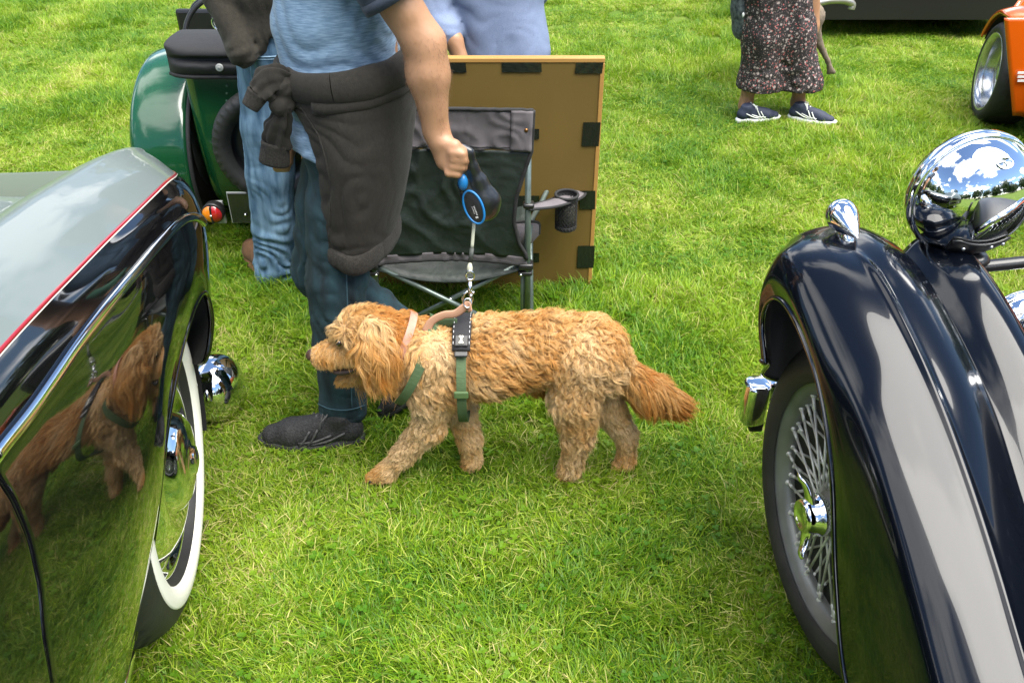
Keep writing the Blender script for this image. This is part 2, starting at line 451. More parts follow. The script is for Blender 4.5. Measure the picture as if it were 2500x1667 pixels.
def grass_patch(seed, n, size, hmin, hmax, wmul=1.0, dry=0.1):
    r = np.random.default_rng(seed)
    root = r.uniform(-size / 2, size / 2, (n, 2))
    nc = 14; cc = r.uniform(-size / 2, size / 2, (nc, 2)); cd = r.uniform(0, 2 * np.pi, nc); ch = r.uniform(0.65, 1.25, nc)
    k = ((root[:, None] - cc[None]) ** 2).sum(-1).argmin(1)
    az = cd[k] + r.normal(0, 0.9, n)
    L = (hmin + (hmax - hmin) * r.beta(1.6, 2.6, n)) * ch[k]
    bend = np.clip(r.normal(1.15, 0.42, n), 0.15, 1.9)          # lean at the tip, radians
    w = r.uniform(0.0010, 0.0021, n) * wmul
    twist = az + np.pi / 2 + r.normal(0, 0.5, n)
    side = np.stack([np.cos(twist), np.sin(twist), np.zeros(n)], 1)
    dirn = np.stack([np.cos(az), np.sin(az)], 1)
    segs = 4; pts = [np.concatenate([root, np.full((n, 1), -0.004)], 1)]
    for i in range(segs):
        a = 0.22 + bend * ((i + 0.5) / segs) ** 1.3
        st = np.concatenate([dirn * np.sin(a)[:, None], np.cos(a)[:, None]], 1) * (L / segs)[:, None]
        pts.append(pts[-1] + st)
    wid = [0.8, 1.0, 0.85, 0.55]
    V = np.zeros((n, 9, 3))
    for i in range(4):
        V[:, 2 * i] = pts[i] - side * (w * wid[i])[:, None]; V[:, 2 * i + 1] = pts[i] + side * (w * wid[i])[:, None]
    V[:, 8] = pts[4]
    # straw and clippings lying flat among the blades
    nt_ = max(1, n // 15); th_i = r.choice(n, nt_, replace=False); az2 = r.uniform(0, 2 * np.pi, nt_); L2 = r.uniform(.018, .060, nt_); z2 = r.uniform(.006, .030, nt_)
    d2 = np.stack([np.cos(az2), np.sin(az2), r.normal(0, .16, nt_)], 1); s2 = np.stack([-np.sin(az2), np.cos(az2), r.normal(0, .3, nt_)], 1)
    for i in range(4):
        q2 = np.concatenate([root[th_i], z2[:, None]], 1) + d2 * (L2 * i / 4)[:, None] + np.array([0, 0, 1]) * (np.sin(i * .9) * .004)
        V[th_i, 2 * i] = q2 - s2 * (w[th_i] * .55)[:, None]; V[th_i, 2 * i + 1] = q2 + s2 * (w[th_i] * .55)[:, None]
    V[th_i, 8] = np.concatenate([root[th_i], z2[:, None]], 1) + d2 * L2[:, None]
    base = (np.arange(n) * 9)[:, None]
    tri = np.array([[0, 1, 3], [0, 3, 2], [2, 3, 5], [2, 5, 4], [4, 5, 7], [4, 7, 6], [6, 7, 8]])
    F = (base[:, :, None] + tri[None]).reshape(-1, 3); nb = n * 9
    # clover: stalkless groups of three small rounded leaves
    ncl = 8; VC, FC = [], []
    cc2 = r.uniform(-size / 2, size / 2, (3, 2))
    for i in range(ncl):
        p0 = np.array([*(cc2[i % 3] + r.normal(0, .03, 2)), r.uniform(.020, .042)]); a0 = r.uniform(0, 6.28); R0 = r.uniform(.0035, .0060)
        for q in range(3):
            a_ = a0 + q * 2.094; c0 = p0 + np.array([np.cos(a_), np.sin(a_), .25]) * R0 * 1.05; k0 = len(VC)
            for e in np.linspace(0, 2 * np.pi, 6, endpoint=False): VC.append(c0 + np.array([np.cos(e) * R0, np.sin(e) * R0, .18 * R0 * np.cos(e - a_)]))
            FC += [(nb + k0, nb + k0 + 1, nb + k0 + 2), (nb + k0, nb + k0 + 2, nb + k0 + 3), (nb + k0, nb + k0 + 3, nb + k0 + 4), (nb + k0, nb + k0 + 4, nb + k0 + 5)]
    V = np.concatenate([V.reshape(-1, 3), np.array(VC)]); F = np.concatenate([F, np.array(FC)])
    me = bpy.data.meshes.new('grass_tuft')
    o = mesh_obj('grass_tuft', V.reshape(-1, 3), F, M['grass'], None)
    COL.objects.unlink(o)
    tint = np.zeros((n, 9, 3), np.float32)
    g = np.clip(r.normal(0.30, 0.13, n), 0, 0.7); dd = r.random(n) < dry; g[dd] = r.uniform(0.65, 1.0, dd.sum())
    g[th_i] = r.uniform(.40, .95, nt_)
    tint[..., 0] = g[:, None]; tint[..., 1] = (r.uniform(0.75, 1.2, n))[:, None]
    tint = np.concatenate([tint.reshape(-1, 3), np.tile(np.array([[.16, .95, 0]], np.float32), (len(VC), 1))])
    at = o.data.attributes.new('tint', 'FLOAT_VECTOR', 'POINT'); at.data.foreach_set('vector', tint.reshape(-1))
    return o
tuft_col = bpy.data.collections.new('grass_tufts')
for k in range(5):
    tuft_col.objects.link(grass_patch(100 + k, 1600, 0.30, 0.024, 0.070, 0.88, 0.11))
for k in range(2):
    tuft_col.objects.link(grass_patch(120 + k, 1150, 0.30, 0.045, 0.110, 1.05, 0.07))
def scatter_points():
    r = np.random.default_rng(3); out = []
    def region(x0, x1, y0, y1, step, keep):
        xs = np.arange(x0, x1, step); ys = np.arange(y0, y1, step)
        g = np.stack(np.meshgrid(xs, ys), -1).reshape(-1, 2) + r.uniform(-0.5, 0.5, (len(xs) * len(ys), 2)) * step
        out.append(g[keep(g)])
    seen = lambda g: (np.abs(g[:, 0]) < 0.75 + 0.66 * np.maximum(g[:, 1], 0)) & (g[:, 1] > 0.35)
    region(-4.6, 4.6, 0.35, 5.2, 0.155, seen)
    region(-7.5, 7.5, 5.2, 10.5, 0.22, lambda g: np.abs(g[:, 0]) < 0.75 + 0.68 * g[:, 1])
    region(-4, 4, -2.5, 5.2, 0.25, lambda g: ~seen(g) & (np.abs(g[:, 0]) < 3.6))
    return np.concatenate(out)
gp = scatter_points(); ng = len(gp)
gme = bpy.data.meshes.new('grass')
gme.vertices.add(ng); gme.vertices.foreach_set('co', np.concatenate([gp, np.zeros((ng, 1))], 1).ravel())
_pp = np.concatenate([gp, np.zeros((ng, 1))], 1)
_tall = lattice_noise(_pp, 1.3, 11) * 0.7 + lattice_noise(_pp, 3.1, 12) * 0.5
_rot = np.zeros((ng, 3)); _rot[:, 2] = RNG.uniform(0, 2 * np.pi, ng)
_scl = np.ones((ng, 3)); _scl[:, 2] = np.clip(0.86 + 0.34 * _tall + RNG.normal(0, 0.1, ng), 0.5, 1.5)
_idx = np.where(_tall + RNG.normal(0, 0.35, ng) > 0.62, RNG.integers(5, 7, ng), RNG.integers(0, 5, ng))
for nm, ty, dat, key in (('g_rot', 'FLOAT_VECTOR', _rot, 'vector'), ('g_scl', 'FLOAT_VECTOR', _scl, 'vector'), ('g_idx', 'INT', _idx, 'value')):
    a = gme.attributes.new(nm, ty, 'POINT'); a.data.foreach_set(key, np.ascontiguousarray(dat).ravel())
gme.materials.append(M['grass'])
grass = link(bpy.data.objects.new('grass', gme)); tag(grass, kind='stuff')
ngt = bpy.data.node_groups.new('grass_scatter', 'GeometryNodeTree')
ngt.interface.new_socket('Geometry', in_out='INPUT', socket_type='NodeSocketGeometry')
ngt.interface.new_socket('Geometry', in_out='OUTPUT', socket_type='NodeSocketGeometry')
gi = ngt.nodes.new('NodeGroupInput'); go = ngt.nodes.new('NodeGroupOutput')
ci = ngt.nodes.new('GeometryNodeCollectionInfo'); ci.inputs['Collection'].default_value = tuft_col
ci.inputs['Separate Children'].default_value = True; ci.inputs['Reset Children'].default_value = True
ip = ngt.nodes.new('GeometryNodeInstanceOnPoints'); ip.inputs['Pick Instance'].default_value = True
def named(n, t):
    x = ngt.nodes.new('GeometryNodeInputNamedAttribute'); x.data_type = t; x.inputs['Name'].default_value = n
    return x.outputs['Attribute']
ngt.links.new(gi.outputs[0], ip.inputs['Points']); ngt.links.new(ci.outputs[0], ip.inputs['Instance'])
ngt.links.new(named('g_idx', 'INT'), ip.inputs['Instance Index']); ngt.links.new(named('g_rot', 'FLOAT_VECTOR'), ip.inputs['Rotation'])
ngt.links.new(named('g_scl', 'FLOAT_VECTOR'), ip.inputs['Scale']); ngt.links.new(ip.outputs[0], go.inputs[0])
gm = grass.modifiers.new('scatter', 'NODES'); gm.node_group = ngt
# ================================================================== car on the right: black sports car seen along its front wing
def surf(name, stations, nu, nv, material, parent, thick=0.0, inner=None, shape=None, flip=False):
    """stations: list of rows of control points (all rows the same length), splined both ways"""
    S = np.asarray(stations, float)
    A = np.stack([catmull(S[:, j], nu) for j in range(S.shape[1])], 1)       # along
    B = np.stack([catmull(A[i], nv) for i in range(nu)], 0)                  # across
    if shape is not None: B = shape(B)
    fc = grid_faces(nu, nv)
    if flip: fc = [f[::-1] for f in fc]
    o = mesh_obj(name, B.reshape(-1, 3), fc, material, parent, True, False)
    if thick:
        md = o.modifiers.new('thickness', 'SOLIDIFY'); md.thickness = abs(thick); md.offset = -1 if thick > 0 else 1
        if inner is not None:
            o.data.materials.append(inner); md.material_offset = 1; md.material_offset_rim = 0
    o['_g'] = 0; del o['_g']
    return o, B

def wheel_tyre(profile, n, centre, axis, tread_rows, depth, material, parent, step=4, duty=1):
    """lathe with grooves cut into the tread rows"""
    V, F = lathe(profile, centre, axis, n)
    V = V.reshape(len(profile), n, 3); ax = unit(axis)
    for q, r in enumerate(tread_rows):
        for i in range(n):
            if (i + q * 2) % step < duty:
                rel = V[r, i] - np.asarray(centre); rad = rel - ax * np.dot(rel, ax)
                V[r, i] -= unit(rad) * depth
    return mesh_obj('tyre', V.reshape(-1, 3), F, material, parent, True, False)

RC = thing('sports_car', 'black vintage sports car with wire wheels, sweeping wings and chrome lamps at the right edge', 'car', (0.635, 1.214, 0), math.radians(7))
# ---- front wing: rows from the lip at the front over the wheel and down to the running board
wing_rows = []
#        arch edge (y,z)   crease (y,z)    ridge (y,z)     inner crest (y,z)
wing_t = [((.180, .600), (.215, .590), (.375, .400), (.385, .370)),
          ((.222, .650), (.252, .655), (.405, .590), (.412, .580)),
          ((.233, .685), (.268, .735), (.392, .745), (.395, .735)),
          ((.220, .722), (.258, .788), (.330, .818), (.335, .805)),
          ((.190, .748), (.222, .826), (.252, .842), (.262, .832)),
          ((.140, .757), (.150, .832), (.150, .850), (.165, .838)),
          ((.060, .742), (.070, .806), (.062, .838), (.070, .822)),
          ((-.030, .700), (-.045, .766), (-.050, .805), (-.045, .785)),
          ((-.130, .600), (-.145, .738), (-.155, .764), (-.150, .738)),
          ((-.230, .435), (-.255, .690), (-.270, .706), (-.255, .668)),
          ((-.335, .305), (-.375, .615), (-.390, .634), (-.370, .590)),
          ((-.500, .225), (-.510, .520), (-.520, .548), (-.500, .490)),
          ((-.760, .200), (-.740, .360), (-.760, .400), (-.740, .340)),
          ((-1.05, .200), (-1.05, .270), (-1.05, .290), (-1.05, .250))]
for i, (a, c, d, e) in enumerate(wing_t):
    fr = max(0.0, 1 - i / 4.0)                       # the nose of the wing is rounded in plan
    a, c, d, e = map(np.array, (a, c, d, e))
    mid = a * 0.5 + c * 0.5
    wing_rows.append([
        (-.108, a[0], a[1]), (-.116 + .006 * fr, mid[0], mid[1]), (-.104 + .012 * fr, *(c * .86 + a * .10 + d * .04)),
        (-.082 + .02 * fr, *(c * .72 + d * .26 + a * .02 + np.array([0, .006 * (1 - fr)]))), (-.035, *(c * .30 + d * .70 + np.array([0, .006 * (1 - fr)]))), (.020, d[0], d[1]), (.072, *(d * .45 + e * .55 + np.array([0, .008 * (1 - fr)]))),
        (.115, e[0], e[1] - .002), (.138, e[0] - .002, e[1] - .022), (.142, e[0] - .004, e[1] - .075)])
def ridge_bead(B):
    x = B[..., 0]
    w = np.exp(-((x - .020) / .0075) ** 2) * .0065
    t = np.linspace(0, 1, B.shape[0])[:, None]
    w = w * np.clip((t - .36) * 14, 0, 1)
    B[..., 2] += w
    return B
rw, rwB = surf('front_wing', wing_rows, 220, 240, M['navy_paint'], RC, .004, M['dark_void'], ridge_bead, True)
V, F = tube(np.concatenate([rwB[0, ::-1], rwB[1:, 0]])[::2], .0048, 8); mesh_obj('wing_bead', V, F, M['black_paint'], RC, True, False)
# ---- inner wing and valance towards the bonnet
val_rows = []
for i in range(4, 14):
    e = np.array(wing_t[i][3]); k = (i - 4) / 9.0
    val_rows.append([(.139, e[0], e[1] - .05), (.160, e[0] + .005, e[1] - .062), (.200, e[0] + .02, e[1] - .030 - .012 * k),
                     (.245, e[0] + .03, e[1] - .014 - .02 * k), (.285, e[0] + .035, e[1] - .035 - .02 * k), (.300, e[0] + .035, e[1] - .10), (.305, e[0] + .03, e[1] - .22)])
vl, vlB = surf('inner_wing', val_rows, 70, 40, M['navy_paint'], RC, .004, M['dark_void'], None, True)
# bonnet side with a rounded top edge, louvres cut as raised ribs
bon_rows = [[(.300 + .03 * k, y, .30), (.305 + .03 * k, y, .55), (.325 + .03 * k, y, .70 + .0 * k), (.375, y, .765 + .05 * k), (.50, y, .80 + .08 * k), (.66, y, .81 + .09 * k),
             (.82, y, .80 + .08 * k), (.945, y, .765 + .05 * k), (.995 - .03 * k, y, .70), (1.015 - .03 * k, y, .55), (1.02 - .03 * k, y, .30)]
            for y, k in ((-.02, 0), (-.3, .35), (-.65, .8), (-1.0, 1.0), (-1.35, 1.15))]
bonnet, _ = surf('bonnet', bon_rows, 30, 60, M['matt_black'], RC, .003)
for k in range(9):
    V, F = box((.296 + .002 * k, -.22 - .055 * k, .60), (.012, .02, .17), bevel=.004)
    mesh_obj('louvre', V, F, M['matt_black'], RC, True, False)
# radiator shell and grille
b_ = MB()
for k in range(15):
    b_.add(*box((.405 + .036 * k, .03, .52), (.008, .02, .46), bevel=.002))
grille = thing('radiator', None, None); grille.parent = RC
sh_path = [(.36, .0, .26), (.36, .0, .60), (.385, .0, .74), (.47, .0, .80), (.66, .0, .825), (.85, .0, .80), (.935, .0, .74), (.96, .0, .60), (.96, .0, .26)]
V, F = tube(catmull(sh_path, 50), .03, 10, flat=1.5); mesh_obj('shell', V, F, M['chrome'], grille, True, False)
b_.obj('grille', M['chrome_worn'], grille, True, False)
V, F = box((.66, -.02, .53), (.58, .02, .50)); mesh_obj('core', V, F, M['dark_void'], grille, False, False)
# tub, door and running board behind the wing
tub_rows = [[(.20, y, .25), (.16 - .03 * k, y, .5), (.18 - .03 * k, y, .78), (.30, y, .86 + .04 * k), (.66, y, .90 + .03 * k), (1.02, y, .86 + .04 * k), (1.14 + .03 * k, y, .78), (1.16 + .03 * k, y, .5), (1.12, y, .25)]
            for y, k in ((-1.35, 0), (-1.6, .3), (-2.2, 1), (-2.8, .6), (-3.1, .2))]
tub, _ = surf('body', tub_rows, 24, 40, M['black_paint'], RC, .004)
V, F = box((.06, -1.5, .20), (.24, .95, .03), bevel=.01); mesh_obj('running_board', V, F, M['matt_black'], RC, True, False)
V, F = box((.66, -.55, .33), (.55, 1.9, .12), bevel=.02); mesh_obj('chassis', V, F, M['matt_black'], RC, True, False)
V, F = tube([(.06, 0, .35), (.66, .0, .34), (1.26, 0, .35)], .03, 10); mesh_obj('axle', V, F, M['matt_black'], RC, True, False)

# ---- wire wheels
def wire_wheel(cx, side, cy=0.0, parent=RC, spokes=True):
    """side -1: outer face towards -x"""
    W = thing('wheel', None, None); W.parent = parent
    C = np.array([cx, cy, .35]); ax = np.array([side, 0, 0.0])        # axis points outwards; distance 0 is the rim's outer plane
    prof = [(.262, .004), (.270, .012), (.285, .016), (.305, .014), (.322, .006), (.333, -.004), (.341, -.012), (.3445, -.014), (.3475, -.020), (.349, -.028), (.350, -.036), (.3505, -.046), (.3505, -.064), (.350, -.074), (.349, -.082), (.3475, -.090),
            (.343, -.098), (.333, -.106), (.322, -.116), (.305, -.124), (.285, -.126), (.262, -.114)]
    wheel_tyre(prof, 216, C, ax, [6, 8, 9, 11, 12, 14, 15], .0045, M['rubber_dusty'], W, 3, 1)
    rim = [(.264, -.002), (.2685, .003), (.271, -.002), (.2695, -.008), (.263, -.012), (.256, -.014), (.250, -.018), (.2470, -.025), (.2465, -.036), (.250, -.046), (.260, -.08), (.268, -.112), (.262, -.116), (.250, -.080), (.242, -.046), (.2410, -.030), (.244, -.018), (.254, -.009), (.264, -.002)]
    V, F = lathe(rim, C, ax, 72); mesh_obj('rim', V, F, M['wheel_grey'], W, True, False)
    hub = [(.001, .030), (.030, .030), (.034, .022), (.036, .004), (.046, .002), (.048, -.006), (.041, -.010), (.046, -.04), (.062, -.075), (.078, -.084), (.080, -.091), (.001, -.091)]
    V, F = lathe(hub, C, ax, 40); mesh_obj('hub', V, F, M['wheel_grey'], W, True, False)
    V, F = lathe([(.085, -.088), (.130, -.078), (.200, -.056), (.243, -.036), (.241, -.060), (.20, -.13), (.085, -.13)], C, ax, 64); mesh_obj('brake_drum_shade', V, F, M['drum_black'], W, True, False)  # drum with its black flared out to the rim as painted shade
    # knock-off spinner: hexagonal-edged cap and two curved ears
    cap = MB(); cap.add(*lathe([(.040, .012), (.043, .020), (.043, .026), (.037, .030), (.035, .052), (.031, .060), (.026, .060), (.024, .0575), (.001, .0575)], C, ax, 40))
    for s in (1, -1):
        d0 = np.array([0, math.sin(.30) * s, math.cos(.30) * s]); q = np.array([0, math.cos(.30), -math.sin(.30)]) * s
        path = [C + ax * .040 + d0 * .020, C + ax * .044 + d0 * .045, C + ax * .050 + d0 * .066 + q * .006, C + ax * .058 + d0 * .076 + q * .014, C + ax * .060 + d0 * .085 + q * .022]
        cap.add(*tube(catmull(path, 14), np.interp(np.linspace(0, 1, 14), [0, .3, .7, 1], [.018, .016, .012, .0045]), 12, flat=.55, up=ax))
    cap.obj('spinner', M['chrome'], W, True, False)
    if not spokes: return W
    def spoke(a_h, r_h, h_h, a_r, r_r, h_r):
        p0 = C + ax * h_h + r_h * np.array([0, math.cos(a_h), math.sin(a_h)]); p1 = C + ax * h_r + r_r * np.array([0, math.cos(a_r), math.sin(a_r)])
        d = p1 - p0; m = MB(); m.add(*tube([p0, p0 + d * .88], .0029, 6))
        m.add(*tube([p0 + d * .86, p0 + d * .985], .0040, 6)); m.add(*sphere(p1, .0068, 8))
        m.obj('spoke', M['spoke_metal'], W, True, False)
    n = 22
    for i in range(n):
        a = 2 * math.pi * i / n
        spoke(a, .043, -.003, a + .62, .244, -.022); spoke(a + .17, .043, -.006, a + .17 - .62, .244, -.029)
    for i in range(16):
        a = 2 * math.pi * i / 16
        spoke(a, .079, -.083, a + .42, .243, -.036); spoke(a + .2, .079, -.086, a + .2 - .42, .243, -.040)
    return W
M['wheel_grey'] = mat('wheel_grey', (0.24, 0.245, 0.225), 0.38, 0.35, 0.5, vary=(12, (0.16, 0.16, 0.14), 0.22), bump=(70, .08, .001))
M['drum_black'] = mat('drum_black', (0.016, 0.017, 0.014), 0.6, vary=(20, (0.035, 0.034, 0.028), .25))
M['spoke_metal'] = mat('spoke_metal', (0.74, 0.74, 0.68), 0.38, 0.2, vary=(25, (0.50, 0.49, 0.43), 0.25))
wire_wheel(0.0, -1)
wire_wheel(1.32, 1, spokes=False)
wire_wheel(0.0, -1, -2.45, spokes=False)
wire_wheel(1.32, 1, -2.45, spokes=False)

# ---- lamps
hd = np.array([-math.sin(math.radians(7)), math.cos(math.radians(7)), 0.0])       # the way the car points
def lamp(name, c, r, tilt=0.0):
    H = thing(name, None, None); H.parent = RC
    ax = unit(hd + np.array([0, 0, tilt]))
    k = r / .109
    back = [(.0005, -.078), (.014, -.0775), (.030, -.0755), (.046, -.0715), (.062, -.0650), (.076, -.0560), (.088, -.0440), (.0975, -.0270), (.1030, -.0080), (.1045, .0040)]
    V, F = lathe([(a * k, b * k) for a, b in back], c, ax, 64); mesh_obj('shell', V, F, M['chrome'], H)
    rim = [(.1035, -.002), (.107, -.003), (.1105, .002), (.1115, .010), (.1105, .020), (.106, .030), (.099, .034), (.098, .028)]
    V, F = lathe([(a * k, b * k) for a, b in rim], c, ax, 64); mesh_obj('rim', V, F, M['chrome'], H)
    V, F = lathe([(.0995 * k, .028 * k), (.08 * k, .036 * k), (.05 * k, .042 * k), (.0005, .044 * k)], c, ax, 48); mesh_obj('lens', V, F, M['lamp_glass'], H)
    # oval maker's plate near the top of the shell
    up = unit(np.array([0, 0, 1.0]) - ax * ax[2])
    n_ = unit(up * .62 - ax * .78); p_ = np.asarray(c) - ax * .0520 * k + up * .0800 * k + n_ * .0008
    e1 = np.cross(n_, ax); e1 = unit(e1); e2 = np.cross(n_, e1)
    ring = MB(); a = np.linspace(0, 2 * np.pi, 28, endpoint=False)
    rows = [(.0150, 0), (.0150, .002), (.0130, .0028), (.0118, .0016), (.0005, .0020)]
    V = np.concatenate([p_ + n_ * h * k + rr * k * (np.cos(a)[:, None] * e1 + .68 * np.sin(a)[:, None] * e2) for rr, h in rows])
    ring.add(V, grid_faces(len(rows), 28, True))
    ring.add(*tube([p_ + n_ * .003 * k + e1 * (-.006 + .012 * t) * k + e2 * .0035 * math.sin(t * 6.28) * k for t in np.linspace(0, 1, 9)], .0011 * k, 6))
    ring.obj('badge', M['chrome'], H)
    return H, ax
M['lamp_glass'] = mat('lamp_glass', (0.75, 0.78, 0.78), 0.05, 0.0, 0.6, coat=1.0)
LC = P(2372, 476, 1.50)
HL, lax = lamp('headlamp', LC, .1200)
upv = np.array([0, 0, 1.0]); rtv = unit(np.cross(lax, upv))
def dome_h(r):                          # height of the shell's back at radius r
    rr = [.0005, .014, .030, .046, .062, .076, .088, .0975, .103, .1045]; hh = [-.078, -.0775, -.0755, -.0715, -.065, -.056, -.044, -.027, -.008, .004]
    return np.interp(r, rr, hh)
rows = []
for v in np.linspace(0, 1, 15):
    row = []
    for u in np.linspace(-1, 1, 19):
        if v <= .62:
            q = v / .62; rad = .064 + .050 * q; half = np.interp(q, [0, .2, .6, 1], [.70, .80, .60, .36]); ang = half * u; dip = .008 * u * u * (1 - q)
            x, z = (rad + dip) * math.sin(ang), -(rad + dip) * math.cos(ang); h = dome_h(min(math.hypot(x, z) / 1.10, .1045)) * 1.10 - .005
        else:
            q = (v - .62) / .38; wd = np.interp(q, [0, .4, .8, 1], [.034, .022, .018, .030]); x = wd * u; z = -.113 - .052 * q
            h = dome_h(.102) * 1.1 - .005 - .012 * q * (1 - .3 * u * u)
            if q == 0: h = dome_h(.102) * 1.1 - .005
        row.append(LC + rtv * x + upv * z + lax * h)
    rows.append(row)
rows = np.array(rows)
o = mesh_obj('bracket', rows.reshape(-1, 3), grid_faces(15, 19), M['satin_black'], HL)
md = o.modifiers.new('thickness', 'SOLIDIFY'); md.thickness = .004; md.offset = 0
for (u, v) in ((4, 3), (12, 2), (16, 3), (10, 11)):
    p = rows[v, u]; V, F = sphere(p - lax * .002, .0042, 10); mesh_obj('rivet', V, F, M['chrome_worn'], HL)
LB = thing('lamp_bar', None, None); LB.parent = RC
pa, pb, pc = P(2322, 655, 1.47), P(2400, 650, 1.475), P(2560, 634, 1.49)
V, F = tube(catmull([P(2262, 700, 1.44), P(2290, 672, 1.46), pa, pb, pc, pc + (pc - pb) * 2.5], 40), .0125, 14); mesh_obj('tube', V, F, M['satin_black'], LB)
V, F = lathe([(.001, -.03), (.022, -.03), (.030, -.012), (.020, .0), (.001, .0)], P(2374, 640, 1.474) + np.array([0, 0, .022]), (0, 0, 1), 24); mesh_obj('boss', V, F, M['satin_black'], LB)
V, F = tube(catmull([P(2318, 662, 1.455), P(2345, 668, 1.45), P(2362, 690, 1.45), P(2372, 702, 1.452)], 16), .0028, 8); mesh_obj('wire', V, F, mat('teal_wire', (.02, .10, .13), .35), LB)
# the smaller lamp lower down
DLc = P(2487, 797, 1.66)
DL, _ax = lamp('driving_lamp', DLc, .088)
V, F = tube([DLc + np.array([0, 0, -.08]), DLc + np.array([0, 0.0, -.16]), DLc + np.array([.05, .0, -.26])], .012, 10); mesh_obj('stalk', V, F, M['satin_black'], DL)
# torpedo side lamp on the crown of the wing
SL = thing('side_lamp', None, None); SL.parent = RC
tl = on(rw, 1968, 561, .012); tp = tl + hd * .064 + np.array([0, 0, .010])
tdir = unit(tp - tl); Ls = np.linalg.norm(tp - tl)
prof = [(.0006, -Ls), (.006, -Ls * .88), (.0145, -Ls * .62), (.0225, -Ls * .32), (.0275, -.006), (.0300, .006), (.0300, .014), (.0285, .022), (.0235, .030), (.013, .036), (.0005, .038)]
V, F = lathe(prof, tp, tdir, 32); mesh_obj('shell', V, F, M['chrome'], SL)
base_c = (tp + tl) / 2 + np.array([0, 0.01, -.026])
base_c = tp * .62 + tl * .38 + np.array([0, 0, -.026])
V, F = sphere(base_c, .024, 20, (.62, 1.25, .95)); mesh_obj('foot', V, F, M['chrome'], SL)
# bumper end in front of the wheel
BP = thing('bumper', None, None); BP.parent = RC
bc = P(1842, 977, 1.62)
Rz = np.array([[math.cos(.12), -math.sin(.12), 0], [math.sin(.12), math.cos(.12), 0], [0, 0, 1]])
prof = []
pl = []
for u in np.linspace(0, 2 * math.pi, 33)[:-1]:
    cx, sy = math.cos(u), math.sin(u)
    pl.append((.030 * np.sign(cx) * abs(cx) ** .72, .032 * np.sign(sy) * abs(sy) ** .72))
V = []
for zz, sc in ((-.058, .3), (-.058, .93), (-.052, 1.0), (.045, 1.0), (.053, .93), (.056, .75), (.057, .3)):
    V += [(x * sc, y * sc, zz) for x, y in pl]
V = np.array(V) @ Rz.T + bc
F = grid_faces(7, 32, True) + [tuple(range(32))[::-1], tuple(range(6 * 32, 7 * 32))]
mesh_obj('end_cap', V, F, M['chrome'], BP)
V, F = tube([bc + np.array([.03, .045, 0]), bc + np.array([.35, .06, .0]), bc + np.array([1.2, -.02, 0])], .022, 12, flat=1.9); mesh_obj('blade', V, F, M['chrome'], BP)
V, F = box(bc + np.array([.012, .0, -.07]), (.034, .04, .03), bevel=.005); mesh_obj('bracket', V, F, M['satin_black'], BP)

# ================================================================== car on the left: silver over black saloon
LCAR = thing('saloon_car', 'two-tone silver over black vintage saloon with red pinstripe and whitewall tyre', 'car', (-0.733, 1.27, 0), math.radians(3))
#      widest line (x,y)      pin (x,y,z)            crown (x,y,z)          valley (x,y,z)         bottom (x,y,z)
LS = [((.125, -1.55), (.060, -1.55, 1.020), (-.08, -1.55, 1.085), (-.20, -1.55, 1.02), (.03, -1.55, .20)),
      ((.125, -1.00), (.060, -1.00, 1.010), (-.08, -1.00, 1.075), (-.20, -1.00, 1.00), (.03, -1.00, .20)),
      ((.125, -.660), (.060, -.640, 0.996), (-.08, -.640, 1.060), (-.20, -.620, .975), (.02, -.70, .20)),
      ((.125, -.420), (.060, -.400, 0.982), (-.08, -.400, 1.040), (-.20, -.380, .950), (.01, -.36, .21)),
      ((.125, -.270), (.060, -.250, 0.968), (-.08, -.250, 1.022), (-.20, -.240, .932), (.03, -.235, .297)),
      ((.124, -.150), (.060, -.130, 0.954), (-.08, -.130, 1.008), (-.20, -.130, .918), (.06, -.160, .410)),
      ((.122, -.040), (.060, -.020, 0.941), (-.08, -.020, 0.994), (-.20, -.030, .905), (.09, -.060, .566)),
      ((.120, .080), (.060, .100, 0.925), (-.08, .100, 0.978), (-.20, .080, .893), (.105, .050, .655)),
      ((.117, .200), (.060, .220, 0.909), (-.08, .230, 0.956), (-.20, .180, .882), (.105, .170, .682)),
      ((.105, .320), (.055, .330, 0.890), (-.08, .370, 0.929), (-.20, .270, .870), (.100, .262, .668)),
      ((.080, .424), (.040, .425, 0.862), (-.078, .490, 0.898), (-.20, .350, .858), (.090, .318, .615)),
      ((.030, .540), (.005, .520, 0.828), (-.080, .565, 0.866), (-.20, .420, .846), (.075, .338, .530)),
      ((-.050, .630), (-.055, .605, 0.800), (-.095, .608, 0.838), (-.205, .480, .830), (.040, .330, .440)),
      ((-.140, .670), (-.135, .640, 0.785), (-.130, .622, 0.818), (-.21, .530, .815), (-.05, .42, .40)),
      ((-.240, .630), (-.215, .605, 0.780), (-.180, .610, 0.800), (-.22, .560, .800), (-.20, .45, .40))]
side_rows, top_rows = [], []
